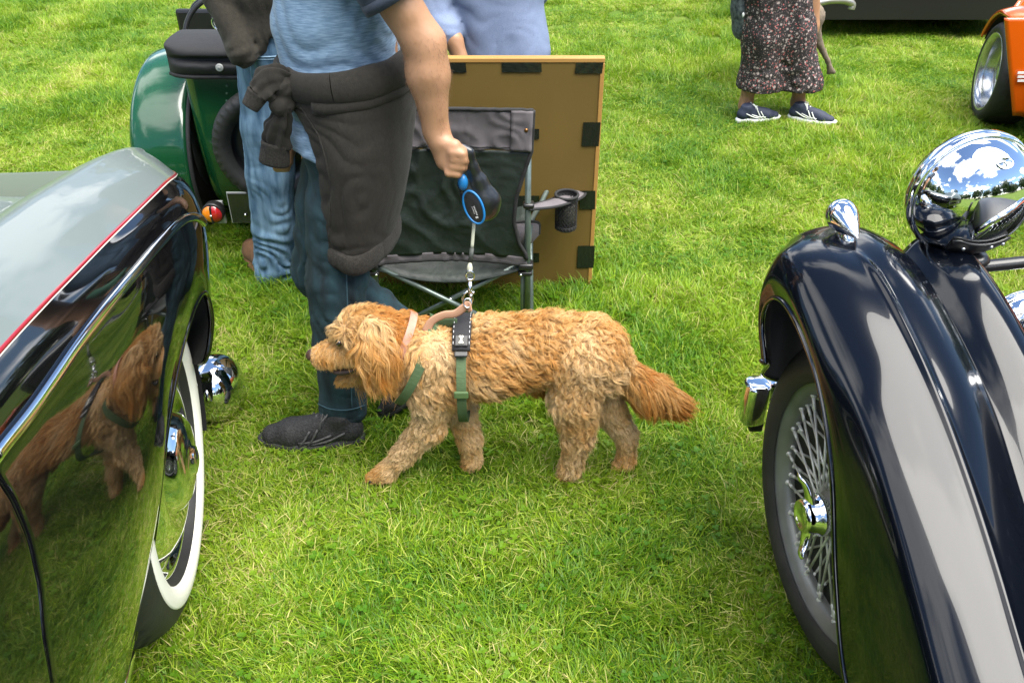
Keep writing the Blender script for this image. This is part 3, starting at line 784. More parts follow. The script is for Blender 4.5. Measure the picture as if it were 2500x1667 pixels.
for (w, p, c, v, b) in LS:
    p, c, v, b = map(np.array, (p, c, v, b)); w3 = np.array([w[0], w[1], 0])
    zb = b[2]; zw = max(.5 * p[2] + .5 * zb, zb + .04)
    def lv(t, off):                          # point between pin and the widest line
        q = p * (1 - off) + np.array([w[0], w[1], 0]) * off; q[2] = p[2] * (1 - t) + zw * t; return q
    wide = np.array([w[0], w[1], zw])
    lo = b * .45 + wide * .55; lo[:2] = b[:2] * .28 + wide[:2] * .72
    side_rows.append([p, lv(.10, .36), lv(.25, .66), lv(.50, .88), wide, lo, b * .85 + wide * .15, b])
    m1 = p * .62 + c * .38; m1[2] = p[2] * .42 + c[2] * .58
    m2 = p * .28 + c * .72; m2[2] = p[2] * .10 + c[2] * .90
    n1 = c * .55 + v * .45; n1[2] = c[2] * .72 + v[2] * .28
    i1 = np.array([-.30, min(v[1], .47), v[2] - .030]); i2 = np.array([-.46, min(v[1], .48), v[2] - .022]); i3 = np.array([-.70, min(v[1], .48), v[2] + .0])
    top_rows.append([p, m1, m2, c, n1, v, i1, i2, i3])
sideS = np.asarray(side_rows); NU, NV = 240, 90
A_ = np.stack([catmull(sideS[:, j], NU) for j in range(sideS.shape[1])], 1)
SB = np.stack([catmull(A_[i], NV) for i in range(NU)], 0)
# shut line of the front door, as y for a height
dz = np.array([.20, .30, .45, .55, .60, .655, .718, .765, .821, .874, .921, .958, .99, 1.05]); dy = np.array([-.70, -.70, -.685, -.665, -.655, -.643, -.594 - .02, -.58, -.555, -.541, -.536, -.538, -.539, -.54])
door_y = np.interp(SB[..., 2], dz, dy)
cut_i = np.zeros(NV)
for j in range(NV):
    f_ = SB[:, j, 1] - door_y[:, j]; i = int(np.argmax(f_ > 0)); cut_i[j] = i - f_[i] / (f_[i] - f_[i - 1])
def split(keep_front):
    """the side in front of (or behind) the door's shut line, resampled so that its border runs along the line"""
    n = 220 if keep_front else 70; B = np.zeros((n, NV, 3)); gap = .0026 if keep_front else -.0026
    for j in range(NV):
        ii = np.linspace(cut_i[j], NU - 1, n) if keep_front else np.linspace(cut_i[j], 0, n)
        for k in range(3): B[:, j, k] = np.interp(ii, np.arange(NU), SB[:, j, k])
        B[0, j, 1] += gap
    edge = B[:1].copy(); edge[..., 0] -= .003; edge[..., 1] -= gap * .6
    deep = B[:1].copy(); deep[..., 0] -= .020; deep[..., 1] -= gap * .6
    soft = B[:1].copy(); B[0, :, 1] += gap; soft[..., 0] -= .0008
    B = np.concatenate([deep, edge, soft, B])
    f = grid_faces(n + 3, NV)
    return B.reshape(-1, 3), (f if keep_front else [q[::-1] for q in f])
V, F = split(True)
fs = mesh_obj('wing_side', V, F, M['black_paint'], LCAR, True, False)
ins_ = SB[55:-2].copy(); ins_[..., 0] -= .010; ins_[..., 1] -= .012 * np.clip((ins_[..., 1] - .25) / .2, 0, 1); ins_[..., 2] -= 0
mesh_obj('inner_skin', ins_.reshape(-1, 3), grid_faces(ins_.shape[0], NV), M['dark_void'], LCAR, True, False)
V, F = split(False)
dr = mesh_obj('door', V, F, M['black_paint'], LCAR, True, False)
sill_b = box((-.05, -.80, .55), (.12, 1.5, .6)); mesh_obj('door_frame', *sill_b, M['dark_void'], LCAR, False, False)
tp_, TB = surf('wing_top', top_rows, 200, 70, M['silver_paint'], LCAR)
# bonnet and the rest of the body, mostly outside the picture
b_rows = [[(-.46, y, z - .03), (-.52, y, z + .04), (-.62, y, z + .10), (-.80, y, z + .15), (-1.0, y, z + .15), (-1.18, y, z + .10), (-1.28, y, z + .04), (-1.34, y, z - .03)] for y, z in ((.44, .82), (.25, .845), (-.2, .89), (-.7, .94), (-1.1, .97), (-1.55, .99))]
surf('bonnet', b_rows, 40, 40, M['silver_grass_tint'], LCAR)
mir = [[(-1.8 - x, y, z) for x, y, z in row] for row in top_rows]
V = None
mtop = mesh_obj('wing_top', (TB * np.array([-1, 1, 1]) + np.array([-1.8, 0, 0])).reshape(-1, 3), [f[::-1] for f in grid_faces(200, 70)], M['silver_grass_tint'], LCAR, True, False)
mside = mesh_obj('wing_side', (SB * np.array([-1, 1, 1]) + np.array([-1.8, 0, 0])).reshape(-1, 3), [f[::-1] for f in grid_faces(NU, NV)], M['black_paint'], LCAR, True, False)
cab = [[(.10, y, .98), (.02, y, 1.05 + .25 * k), (-.25, y, 1.10 + .42 * k), (-.9, y, 1.12 + .46 * k), (-1.55, y, 1.10 + .42 * k), (-1.82, y, 1.05 + .25 * k), (-1.9, y, .98)] for y, k in ((-1.55, 0), (-1.95, .9), (-2.4, 1), (-3.0, .95), (-3.5, .4), (-3.9, -.3))]
surf('roof', cab, 40, 40, M['silver_paint'], LCAR)
lowb = [[(.125, y, .98 - .04 * k), (.14, y, .7), (.08, y, .3), (-.9, y, .22), (-1.88, y, .3), (-1.94, y, .7), (-1.925, y, .98 - .04 * k)] for y, k in ((-1.55, 0), (-2.4, 0), (-3.3, 1), (-3.9, 3), (-4.2, 8))]
surf('rear_body', lowb, 30, 40, M['black_paint'], LCAR)
shell_f = [[(-.22, .60, .80), (-.5, .64, .78), (-.9, .70, .77), (-1.3, .64, .78), (-1.58, .60, .80)], [(-.22, .56, .4), (-.5, .62, .4), (-.9, .68, .4), (-1.3, .62, .4), (-1.58, .56, .4)]]
surf('nose_panel', shell_f, 2, 30, M['silver_grass_tint'], LCAR, .01)
# pinstripe: red line with a cream line under it, along the seam
seam = SB[:, 0].copy()
sub = SB[:, 2]
def ribbon(name, rowi, width_rows, m, lift):
    a = SB[:-14, rowi]; b = SB[:-14, rowi + width_rows]
    nrm = np.cross(np.gradient(a, axis=0), b - a); nrm /= np.linalg.norm(nrm, axis=1)[:, None] + 1e-9
    nrm *= np.sign(nrm[:, :1] + 1e-9)
    q = np.stack([a - nrm * .002, a + nrm * lift, b + nrm * lift, b - nrm * .002], 1)
    n = len(a)
    return mesh_obj(name, q.reshape(-1, 3), grid_faces(n, 4), m, LCAR, True, False)
# width follows the grid, so use explicit widths instead
def line_along(name, base, off0, off1, m, lift):
    t = np.gradient(base, axis=0); t /= np.linalg.norm(t, axis=1)[:, None]
    down = SB[:len(base), 6] - base; down -= t * (down * t).sum(1)[:, None]; down /= np.linalg.norm(down, axis=1)[:, None]
    nrm = np.cross(t, down); nrm *= np.sign((nrm @ np.array([1, .3, .6])))[:, None]
    q = np.stack([base + down * off0 - nrm * .003, base + down * off0 + nrm * lift, base + down * off1 + nrm * lift, base + down * off1 - nrm * .003], 1)
    return mesh_obj(name, q.reshape(-1, 3), grid_faces(len(base), 4), m, LCAR, True, False)
pin = SB[:-10, 0]
line_along('red_pinstripe', pin, -.0030, .0026, M['red_line'], .0016)
line_along('cream_pinstripe', pin, .0027, .0043, M['cream_line'], .0013)
# chrome moulding on the side, running forward and turning down round the nose
target = np.array([(.12, -1.4, .93), (.12, -1.0, .93), (.12, -.70, .93), (.12, -.564, .929), (.12, -.425, .918), (.12, -.257, .910), (.12, -.106, .899), (.12, .02, .889), (.12, .102, .880), (.12, .181, .868), (.11, .245, .850), (.10, .300, .824), (.09, .355, .790), (.088, .372, .775)])
tg = catmull(target, 140); flat_ = SB.reshape(-1, 3)
snap = np.array([flat_[((flat_ - t) ** 2 * np.array([.25, 1, 1])).sum(1).argmin()] for t in tg])
for _ in range(12): snap[1:-1] = snap[1:-1] * .5 + (snap[:-2] + snap[2:]) * .25
for seg, (ya, yb) in enumerate(((-1.4, -.541), (-.533, 9))):
    s = snap[(snap[:, 1] > ya) & (snap[:, 1] < yb)] + np.array([.003, 0, .001])
    V, F = tube(s, .0055, 12, flat=1.7); mesh_obj('chrome_moulding', V, F, M['chrome'], LCAR if seg else dr, True, False) if seg else mesh_obj('chrome_moulding', V, F, M['chrome'], dr, True, False)
# rolled lip round the wheel arch
lip = SB[60:-12, -1]
lip = lip[(lip[:, 1] > -.34)]
V, F = tube(lip + np.array([-.003, 0, 0]), .0055, 10); mesh_obj('arch_lip', V, F, M['black_paint'], LCAR, True, False)
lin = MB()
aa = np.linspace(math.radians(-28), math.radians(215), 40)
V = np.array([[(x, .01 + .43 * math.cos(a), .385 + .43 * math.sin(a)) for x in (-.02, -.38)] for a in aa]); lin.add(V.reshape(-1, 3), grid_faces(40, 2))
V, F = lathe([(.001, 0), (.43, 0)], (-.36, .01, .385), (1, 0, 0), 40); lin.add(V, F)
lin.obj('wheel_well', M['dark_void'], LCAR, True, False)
# whitewall wheel
def disc_wheel(loc, rot, side):
    W = thing('wheel', None, None, loc); W.rotation_euler = rot; W.parent = LCAR
    C = np.zeros(3); ax = np.array([side, 0, 0.0])
    prof = [(.225, -.060), (.236, -.046), (.247, -.024), (.254, -.009), (.262, -.001), (.280, .003), (.298, .001), (.303, -.0015), (.318, -.006), (.335, -.016), (.349, -.031), (.358, -.045), (.3645, -.056), (.368, -.068), (.370, -.085), (.3705, -.105), (.3705, -.125), (.370, -.145), (.368, -.160), (.3645, -.172), (.350, -.192), (.30, -.21), (.24, -.19)]
    wheel_tyre(prof, 168, C, ax, [11, 12, 13, 14, 16, 17, 19], .007, M['rubber'], W, 4, 1)
    ww = [(.2555, -.0075), (.262, .0002), (.280, .0044), (.297, .0026), (.3005, .0010), (.3010, -.002)]
    V, F = lathe(ww, C, ax, 96); mesh_obj('white_wall', V, F, M['white_wall'], W, True, False)
    cap = [(.246, -.050), (.2475, -.034), (.245, -.026), (.240, -.024), (.234, -.030), (.230, -.040), (.220, -.044), (.204, -.030), (.186, -.014), (.158, -.002), (.128, .002), (.114, -.006), (.106, -.004), (.098, .012), (.080, .024), (.054, .030), (.032, .032), (.030, .038), (.016, .042), (.001, .043)]
    V, F = lathe(cap, C, ax, 96); mesh_obj('hub_cap', V, F, M['chrome'], W, True, False)
    return W
disc_wheel((.030, .0715, .372), (0, .06, math.radians(7)), 1); disc_wheel((-1.826, .0715, .372), (0, -.06, math.radians(7)), -1)
disc_wheel((-.004, -2.95, .372), (0, 0, 0), 1); disc_wheel((-1.796, -2.95, .372), (0, 0, 0), -1)
V, F = tube([(-.1, 0, .385), (-1.7, 0, .385)], .03, 10); mesh_obj('axle', V, F, M['matt_black'], LCAR, True, False)
# running board tip with a chrome strip
V, F = box((-.06, -.92, .150), (.10, 1.25, .035), bevel=.012); mesh_obj('running_board', V, F, M['black_paint'], LCAR, True, False)
V, F = tube([(-.006, -1.5, .176), (-.006, -.50, .176), (-.008, -.33, .176), (-.016, -.255, .174), (-.020, -.245, .170)], [.012, .012, .011, .009, .003], 12, flat=1.2); mesh_obj('chrome_strip', V, F, M['chrome'], LCAR, True, False)
# bumper: blade and the rounded end seen past the wing
BL = thing('bumper', None, None); BL.parent = LCAR
e0 = P(536, 938, 1.95)
rows = []
for t in np.linspace(.02, 1, 18):                                    # bulbous end: a half dome, open towards the wing
    h = math.sin(t * math.pi / 2); w_ = math.cos(t * math.pi / 2)
    rows.append([e0 + np.array([.070 * w_ - .004 * abs(math.sin(a)) * t, .090 * h * math.cos(a) - .01, (.092 if math.sin(a) > 0 else .104) * h * np.sign(math.sin(a)) * abs(math.sin(a)) ** .85]) for a in np.linspace(0, 2 * math.pi, 48, endpoint=False)])
for k in (.012, .03):
    rows.append([np.array(p) * [1, 1, 1] + np.array([-k, 0, 0]) for p in rows[17]])
o = mesh_obj('end_cap', np.array(rows).reshape(-1, 3), grid_faces(20, 48, True), M['chrome'], BL)
md = o.modifiers.new('thickness', 'SOLIDIFY'); md.thickness = .003; md.offset = 0
V, F = sphere(e0 + np.array([-.02, 0, -.01]), .075, 20, (.3, .95, 1.0)); mesh_obj('end_backing', V, F, M['matt_black'], BL)
V, F = tube(catmull([e0 + np.array([.0, -.1, 0]), e0 + np.array([-.02, .03, 0]), e0 + np.array([-.25, .14, 0]), e0 + np.array([-.9, .18, 0])], 24), .012, 12, flat=4.2); mesh_obj('blade', V, F, M['chrome'], BL)
V, F = box(e0 + np.array([-.05, -.04, -.02]), (.10, .05, .05), bevel=.008); mesh_obj('bracket', V, F, M['satin_black'], BL)
# ================================================================== the dog
M['dog_skin'] = mat('dog_skin', (0.33, 0.19, 0.085), 0.8, vary=(22, (0.42, 0.27, 0.13), .25))
M['dog_nose'] = mat('dog_nose', (0.045, 0.022, 0.016), 0.38, bump=(220, .4, .001))
M['dog_mouth'] = mat('dog_mouth', (0.018, 0.009, 0.008), 0.45)
M['eye'] = mat('eye', (0.012, 0.006, 0.004), 0.05, coat=1.0)
DY = 1.69
def g(px, py, dy=0.0): return D(px, py, DY + dy)
# capsule: a, ra, b, rb | fur: direction, length, curl, lift, colour mix (0 cream .. 1 ginger)
left, down, right, back_ = np.array([-1., 0, 0]), np.array([0, 0, -1.]), np.array([1., 0, 0]), np.array([1., 0, -.25])
near_out = np.array([0, -1., 0])
dog = []
def dc(a, ra, b, rb, direc, length, curl, lift, tone, sq=None): dog.append((a, ra, b, rb, sq, np.asarray(direc, float), length, curl, lift, tone))
dc(g(1000, 842), .092, g(1120, 818), .090, (1, 0, -.55), .024, .7, .45, .50)                 # chest to ribs
dc(g(1120, 818), .090, g(1262, 797), .076, (1, 0, -.40), .025, .8, .45, .55)                 # ribs to loin
dc(g(1262, 797), .076, g(1352, 806), .080, (1, 0, -.55), .024, .9, .45, .38)                 # loin to rump
dc(g(1352, 806), .078, g(1378, 838), .070, (.7, 0, -1), .022, .8, .40, .30)
dc(g(1000, 842), .088, g(962, 838), .078, (-.1, 0, -1), .026, .8, .40, .45)                  # breast
dc(g(990, 806), .072, g(915, 782, -.005), .064, (.55, 0, -.9), .026, .5, .40, .75)           # neck
dc(g(862, 764, -.01), .056, g(832, 760, -.012), .054, (.85, 0, .05), .020, .7, .50, .66)     # skull
dc(g(806, 762, -.03), .027, g(786, 763, -.012), .026, (-.35, 0, -1), .018, .35, .50, .30)      # brow
dc(g(818, 800, -.012), .045, g(770, 812, -.012), .0345, (.5, 0, -.85), .015, .25, .32, .50)
dc(g(770, 812, -.012), .0345, g(738, 818, -.012), .029, (.45, 0, -.8), .010, .12, .30, .50) # muzzle
dc(g(850, 840, -.012), .030, g(804, 866, -.012), .0165, (.1, 0, -1), .011, .3, .40, .60)      # lower jaw
dc(g(804, 866, -.012), .0165, g(782, 874, -.012), .012, (-.2, 0, -1), .009, .3, .50, .55)
yh = (0, 1, 0)
dc(g(852, 752, -.062), .026, g(858, 800, -.078), .036, (.10, 0, -1), .040, .55, .22, .66, (yh, .45)) # near ear
dc(g(858, 800, -.078), .038, g(872, 845, -.080), .036, (.18, 0, -1), .046, .65, .22, .70, (yh, .45))
dc(g(845, 752, .045), .026, g(855, 835, .062), .038, (.1, 0, -1), .046, .6, .2, .7, (yh, .5))
# near front leg
dc(g(988, 815, -.035), .066, g(992, 905, -.045), .046, (-.05, 0, -1), .020, .8, .38, .12)
dc(g(992, 905, -.045), .044, g(985, 975, -.045), .034, (-.05, 0, -1), .020, 1.0, .38, .06)
dc(g(985, 975, -.045), .033, g(925, 1045, -.042), .0235, (-.5, 0, -1), .016, .9, .38, .14)
dc(g(925, 1045, -.042), .0245, g(888, 1083, -.042), .0215, (-.6, 0, -.8), .012, .5, .35, .28)
dc(g(888, 1083, -.042), .0235, g(856, 1096, -.042), .0165, (-1, 0, -.3), .008, .2, .30, .45)
# far front leg
dc(g(1010, 850, .03), .058, g(1056, 935, .025), .036, (.2, 0, -1), .018, .6, .35, .30)
dc(g(1056, 935, .025), .036, g(1078, 1008, .02), .026, (.2, 0, -1), .017, .7, .35, .28)
dc(g(1078, 1008, .02), .026, g(1086, 1055, .018), .021, (0, 0, -1), .014, .5, .35, .40)
dc(g(1086, 1055, .018), .0225, g(1074, 1069, .016), .017, (-1, 0, -.4), .008, .2, .3, .5)
# near hind leg
dc(g(1330, 815, -.03), .070, g(1318, 905, -.042), .054, (.0, 0, -1), .021, 1.0, .40, .10)
dc(g(1318, 905, -.042), .052, g(1328, 1000, -.036), .0300, (.15, 0, -1), .021, 1.25, .40, .04)
dc(g(1328, 1000, -.036), .0285, g(1310, 1075, -.032), .0215, (-.15, 0, -1), .018, 1.0, .38, .16)
dc(g(1310, 1075, -.032), .0245, g(1298, 1088, -.034), .0175, (-.8, 0, -.6), .010, .3, .3, .42)
# far hind leg
dc(g(1362, 830, .035), .064, g(1388, 925, .03), .046, (.2, 0, -1), .018, .6, .35, .30)
dc(g(1388, 925, .03), .044, g(1440, 1000, .022), .025, (.6, 0, -1), .017, .5, .33, .30)
dc(g(1440, 1000, .022), .024, g(1438, 1058, .014), .020, (0, 0, -1), .014, .4, .33, .42)
dc(g(1438, 1058, .014), .0215, g(1420, 1071, .012), .016, (-1, 0, -.4), .008, .2, .3, .5)
# tail and the tuft under the belly
dc(g(1398, 818, .005), .034, g(1440, 862, .0), .028, (.7, -.05, -.9), .036, .7, .35, .42)
dc(g(1440, 862, .0), .032, g(1492, 900, .0), .042, (.80, -.05, -.7), .040, .30, .25, .92)
dc(g(1492, 900, .0), .042, g(1542, 922, .0), .032, (.62, -.05, -.72), .042, .12, .22, 1.35)
dc(g(1225, 880), .020, g(1238, 893), .012, (.3, 0, -1), .022, .4, .4, .85)
f = Field.around([c[:4] for c in dog], .0055)
for c in dog: f.cap(*c[:4], k=.016, squash=c[4])
paw = thing('dog', 'curly golden ginger dog walking left on the grass in a green harness', 'dog', (float(g(1180, 1000)[0]), DY, 0))
dog_body = f.obj('body', M['dog_skin'], paw, 2)
dog_w = np.array(_world(paw))
dv = np.array([v.co[:] for v in dog_body.data.vertices]) + dog_w[:3, 3]
df = np.array([p.vertices[:] for p in dog_body.data.polygons])
V, F = sphere(g(717, 815, -.012), .0165, 18, (.95, 1.05, .85)); mesh_obj('nose', V, F, M['dog_nose'], paw)
for dy in (-.052, .028):
    V, F = sphere(g(779, 787, dy), .0095, 14); mesh_obj('eye', V, F, M['eye'], paw)
V, F = tube(catmull([g(758, 850, -.034), g(780, 854, -.042), g(804, 852, -.046), g(830, 842, -.046)], 16), np.array([.004, .006, .008, .0095, .010, .0105, .0105, .0105, .010, .0095, .009, .008, .007, .006, .005, .003]), 10, flat=.75); mesh_obj('mouth', V, F, M['dog_mouth'], paw)
V, F = tube(catmull([g(840, 838, -.012), g(805, 846, -.012), g(778, 852, -.012)], 10), np.array([.018] * 6 + [.016, .014, .012, .008]), 10, flat=.5); mesh_obj('tongue', V, F, mat('tongue', (.25, .07, .07), .4), paw)
for (px, py, dy, n) in ((853, 1099, -.042, 4), (1072, 1072, .016, 4), (1296, 1092, -.034, 4), (1416, 1075, .012, 4)):
    for k in range(n):
        b0 = g(px, py, dy) + np.array([-.004, (k - 1.5) * .0095, .001]); m_ = MB(); m_.add(*tube([b0 + np.array([.006, 0, .003]), b0, b0 + np.array([-.007, 0, -.008])], [.0030, .0026, .0006], 8)); m_.obj('claw', M['matt_black'], paw)

# ---- straps; their planes also part the fur
hc = g(1066, 845); hr = .120
st_u = (g(915, 893) - g(992, 752)); st_c = (g(915, 893) + g(992, 752)) / 2; st_h = np.linalg.norm(st_u) / 2 + .004; st_u = unit(st_u); st_n = unit(np.cross(st_u, np.array([0, 1., 0])))
col_c = g(925, 782, -.006); col_n = unit(g(985, 806) - g(900, 775)); col_u = unit(np.cross(col_n, (0, 1, 0)))
def make_fur(verts, quads, n_strand, n_lock, seed):
    r = np.random.default_rng(seed)
    a, b, c, d = (verts[quads[:, k]] for k in range(4))
    nr = np.cross(c - a, d - b); ar = np.linalg.norm(nr, axis=1); 
    def sample(n):
        k = r.choice(len(quads), n, p=ar / ar.sum()); u, v = r.random((2, n, 1))
        p = a[k] * (1 - u) * (1 - v) + b[k] * u * (1 - v) + c[k] * u * v + d[k] * (1 - u) * v
        # smooth normals: average over vertices
        return p, vn[quads[k]].mean(1)
    vn = np.zeros_like(verts)
    for k in range(4): np.add.at(vn, quads[:, k], nr)
    for _ in range(2):
        vn /= np.linalg.norm(vn, axis=1)[:, None] + 1e-12
        acc = np.zeros_like(vn)
        for k in range(4): np.add.at(acc, quads[:, k], vn[quads].mean(1))
        vn = acc
    vn /= np.linalg.norm(vn, axis=1)[:, None] + 1e-12
    A = np.array([x[0] for x in dog]); B = np.array([x[2] for x in dog]); RA = np.array([x[1] for x in dog]); RB = np.array([x[3] for x in dog])
    DIR = np.array([unit(x[5]) for x in dog]); PAR = np.array([[x[6], x[7], x[8], x[9]] for x in dog])
    def field(p):
        out_d = np.zeros_like(p); out_p = np.zeros((len(p), 4)); ws = np.zeros(len(p))
        for i in range(len(dog)):
            ab = B[i] - A[i]; t = np.clip(((p - A[i]) @ ab) / (ab @ ab), 0, 1)
            q = p - A[i] - t[:, None] * ab
            if dog[i][4] is not None:
                wv = unit(dog[i][4][0]); q = q + (q @ wv)[:, None] * wv * (1 / dog[i][4][1] - 1)
            dist = np.linalg.norm(q, axis=1) - (RA[i] + (RB[i] - RA[i]) * t)
            w = np.exp(-np.maximum(dist, -.004) / .006)
            out_d += w[:, None] * DIR[i]; out_p += w[:, None] * PAR[i]; ws += w
        return out_d / ws[:, None], out_p / ws[:, None]
    lp, ln = sample(n_lock)
    ldir, lpar = field(lp)
    ldir = ldir + .55 * np.stack([lattice_noise(lp, 17, 50 + k) for k in range(3)], 1) + .16 * r.normal(size=lp.shape)
    ldir -= ln * (ldir * ln).sum(1)[:, None]; ldir /= np.linalg.norm(ldir, axis=1)[:, None] + 1e-9
    from mathutils.kdtree import KDTree
    kd = KDTree(n_lock)
    for i, q in enumerate(lp): kd.insert(q, i)
    kd.balance()
    sp, sn = sample(n_strand)
    own = np.array([kd.find(q)[1] for q in sp])
    L, curl, lift, tone = (lpar[own, k] for k in range(4))
    ok = (ln[own] * sn).sum(1) > .2
    sp, sn, own, L, curl, lift, tone = (x[ok] for x in (sp, sn, own, L, curl, lift, tone)); n = len(sp)
    llen = r.uniform(.75, 1.3, n_lock)[own]
    L = L * llen * r.uniform(.7, 1.15, n)
    fly = r.random(n) < .05; L[fly] *= 1.35
    # fur pressed flat under the straps
    pr = np.ones(n)
    m1 = (np.abs(sp[:, 0] - hc[0]) < .014) & (sp[:, 2] > .20) & (np.abs(sp[:, 2] - hc[2]) < .13); pr[m1] = .22
    m2 = (np.abs((sp - st_c) @ st_n) < .013) & (np.linalg.norm(sp - st_c, axis=1) < st_h + .02); pr[m2] = .22
    m3 = (np.abs((sp - col_c) @ col_n) < .010) & (np.linalg.norm(sp - col_c, axis=1) < .10) & (sp[:, 1] < DY + .2) & (np.linalg.norm((sp - col_c)[:, [1]], axis=1) < .066); pr[m3] = .3
    ms_ = [g(758, 850, -.034), g(830, 842, -.046)]; mt = np.clip(((sp - ms_[0]) @ (ms_[1] - ms_[0])) / ((ms_[1] - ms_[0]) @ (ms_[1] - ms_[0])), 0, 1); md_ = np.linalg.norm(sp - ms_[0] - mt[:, None] * (ms_[1] - ms_[0]), axis=1)
    L = L * np.clip((md_ - .010) / .018, .12, 1) * np.clip((np.linalg.norm(sp - g(779, 787, -.052), axis=1) - .008) / .016, .1, 1)
    L = L * pr * np.clip((np.linalg.norm(sp - g(717, 815, -.012), axis=1) - .016) / .02, .05, 1)
    K = 8; t = np.linspace(0, 1, K)[None, :, None]
    nn = (sn * .4 + ln[own] * .6); nn /= np.linalg.norm(nn, axis=1)[:, None]
    dd = ldir[own]; sd = np.cross(nn, dd)
    lf = lift[:, None, None]
    guide = L[:, None, None] * (nn[:, None] * lf * (t - .45 * t ** 2) * 1.5 + dd[:, None] * (t * (1 - lf * .5) + .35 * t ** 2) * .8)
    guide[..., 2] -= (L[:, None] * .18 * t[..., 0] ** 2)
    ph = r.uniform(0, 2 * np.pi, n_lock)[own][:, None, None]; fr = r.uniform(3.4, 6.6, n_lock)[own][:, None, None]; sg = np.where(r.random(n_lock) < .5, -1, 1)[own][:, None, None]
    amp = (curl * L * .21)[:, None, None] * np.minimum(t * 2.2, 1)
    wav = amp * ((np.cos(fr * t + ph) - np.cos(ph)) * sd[:, None] + sg * (np.sin(fr * t + ph) - np.sin(ph)) * (.75 * nn[:, None] + .2 * dd[:, None]))
    off = (lp[own] - sp)[:, None] * (.60 * t ** 1.1)
    jit = (r.normal(0, 1, (n, 1, 3)) * .0019) * t
    X = sp[:, None] + guide + wav + off + jit
    # keep strands outside the skin a little
    tone_l = np.clip(.42 + (tone - .42) * .72 + .36 * lattice_noise(sp, 13, 61) + .16 * lattice_noise(sp, 34, 62) + r.normal(0, .09, n_lock)[own] + r.normal(0, .07, n), 0, 1)
    stops = np.array([[.70, .515, .290], [.65, .425, .190], [.56, .300, .088], [.46, .180, .030]])
    xs = np.array([0, .33, .66, 1.0]); colr = np.stack([np.interp(tone_l, xs, stops[:, k]) for k in range(3)], 1)
    colr *= r.uniform(.82, 1.12, (n, 1)) * r.uniform(.90, 1.08, n_lock)[own][:, None]
    return X, colr
X, fur_col = make_fur(dv, df, 165000, 13000, 5)
nst, K = X.shape[:2]
hcv = bpy.data.hair_curves.new('fur')
hcv.add_curves([K] * nst)
Xl = (X - dog_w[:3, 3]).astype(np.float32)
hcv.attributes['position'].data.foreach_set('vector', Xl.ravel())
rad = (np.interp(np.linspace(0, 1, K), [0, .5, 1], [.00050, .00042, .00012])[None] * RNG.uniform(.8, 1.25, (nst, 1))).astype(np.float32)
ra = hcv.attributes.get('radius') or hcv.attributes.new('radius', 'FLOAT', 'POINT')
ra.data.foreach_set('value', rad.ravel())
fc = hcv.attributes.new('fur_col', 'FLOAT_COLOR', 'CURVE')
fc.data.foreach_set('color', np.concatenate([fur_col, np.ones((nst, 1))], 1).astype(np.float32).ravel())
def fur_material():
    m = bpy.data.materials.new('fur'); m.use_nodes = True
    nt = m.node_tree; N, Lk = nt.nodes, nt.links; b = N['Principled BSDF']
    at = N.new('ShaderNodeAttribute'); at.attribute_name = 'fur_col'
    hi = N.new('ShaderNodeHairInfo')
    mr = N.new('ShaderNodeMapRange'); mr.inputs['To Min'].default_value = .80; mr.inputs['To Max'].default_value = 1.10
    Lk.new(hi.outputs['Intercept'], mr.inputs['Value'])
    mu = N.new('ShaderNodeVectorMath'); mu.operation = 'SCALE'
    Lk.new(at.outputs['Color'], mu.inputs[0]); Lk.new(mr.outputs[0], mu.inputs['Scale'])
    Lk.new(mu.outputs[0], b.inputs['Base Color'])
    b.inputs['Roughness'].default_value = .45; b.inputs['Specular IOR Level'].default_value = .35
    tr = N.new('ShaderNodeBsdfTranslucent'); Lk.new(mu.outputs[0], tr.inputs['Color'])
    mx = N.new('ShaderNodeMixShader'); mx.inputs[0].default_value = .25
    Lk.new(b.outputs[0], mx.inputs[1]); Lk.new(tr.outputs[0], mx.inputs[2]); Lk.new(mx.outputs[0], N['Material Output'].inputs['Surface'])
    return m
M['fur'] = fur_material()
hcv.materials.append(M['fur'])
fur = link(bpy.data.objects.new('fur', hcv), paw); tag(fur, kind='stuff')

# ---- harness and collar
M['web_green'] = weave(mat('web_green', (0.036, 0.066, 0.024), 0.75, vary=(30, (0.052, 0.090, 0.034))), 700, .8, .0012, (.15, .15, 1))
M['web_pink'] = weave(mat('web_pink', (0.36, 0.20, 0.125), 0.8), 600, .6, .001, (1, 1, 1))
M['collar_pink'] = weave(mat('collar_pink', (0.33, 0.15, 0.10), 0.75, vary=(40, (.40, .22, .16))), 500, .6, .001)
M['plastic_black'] = mat('plastic_black', (0.014, 0.014, 0.014), 0.35)
M['pad_black'] = weave(mat('pad_black', (0.012, 0.012, 0.014), 0.8), 500, .8, .002)
def band(c, u, v, ru, rv, n_, w, thick=.003, seg=64, a0=0, a1=2 * math.pi, wob=None):
    """flat strap round an ellipse: u, v span its plane, n_ is its width direction"""
    rows = []
    closed = abs(a1 - a0 - 2 * math.pi) < 1e-6
    for a in np.linspace(a0, a1, seg, endpoint=not closed):
        k = 1 + (wob(a) if wob else 0)
        p = c + u * ru * k * math.cos(a) + v * rv * k * math.sin(a); o = unit(u * math.cos(a) / ru + v * math.sin(a) / rv)
        rows.append([p - n_ * w / 2, p - n_ * w / 2 + o * thick, p + n_ * w / 2 + o * thick, p + n_ * w / 2])
    R = np.array(rows); S = len(R); fcs = []
    for i in range(S if closed else S - 1):
        j = (i + 1) % S
        for k in range(4): fcs.append((i * 4 + k, i * 4 + (k + 1) % 4, j * 4 + (k + 1) % 4, j * 4 + k))
    return R.reshape(-1, 3), fcs
HN = thing('harness', None, None); HN.parent = paw
ex, ey, ez = np.eye(3)
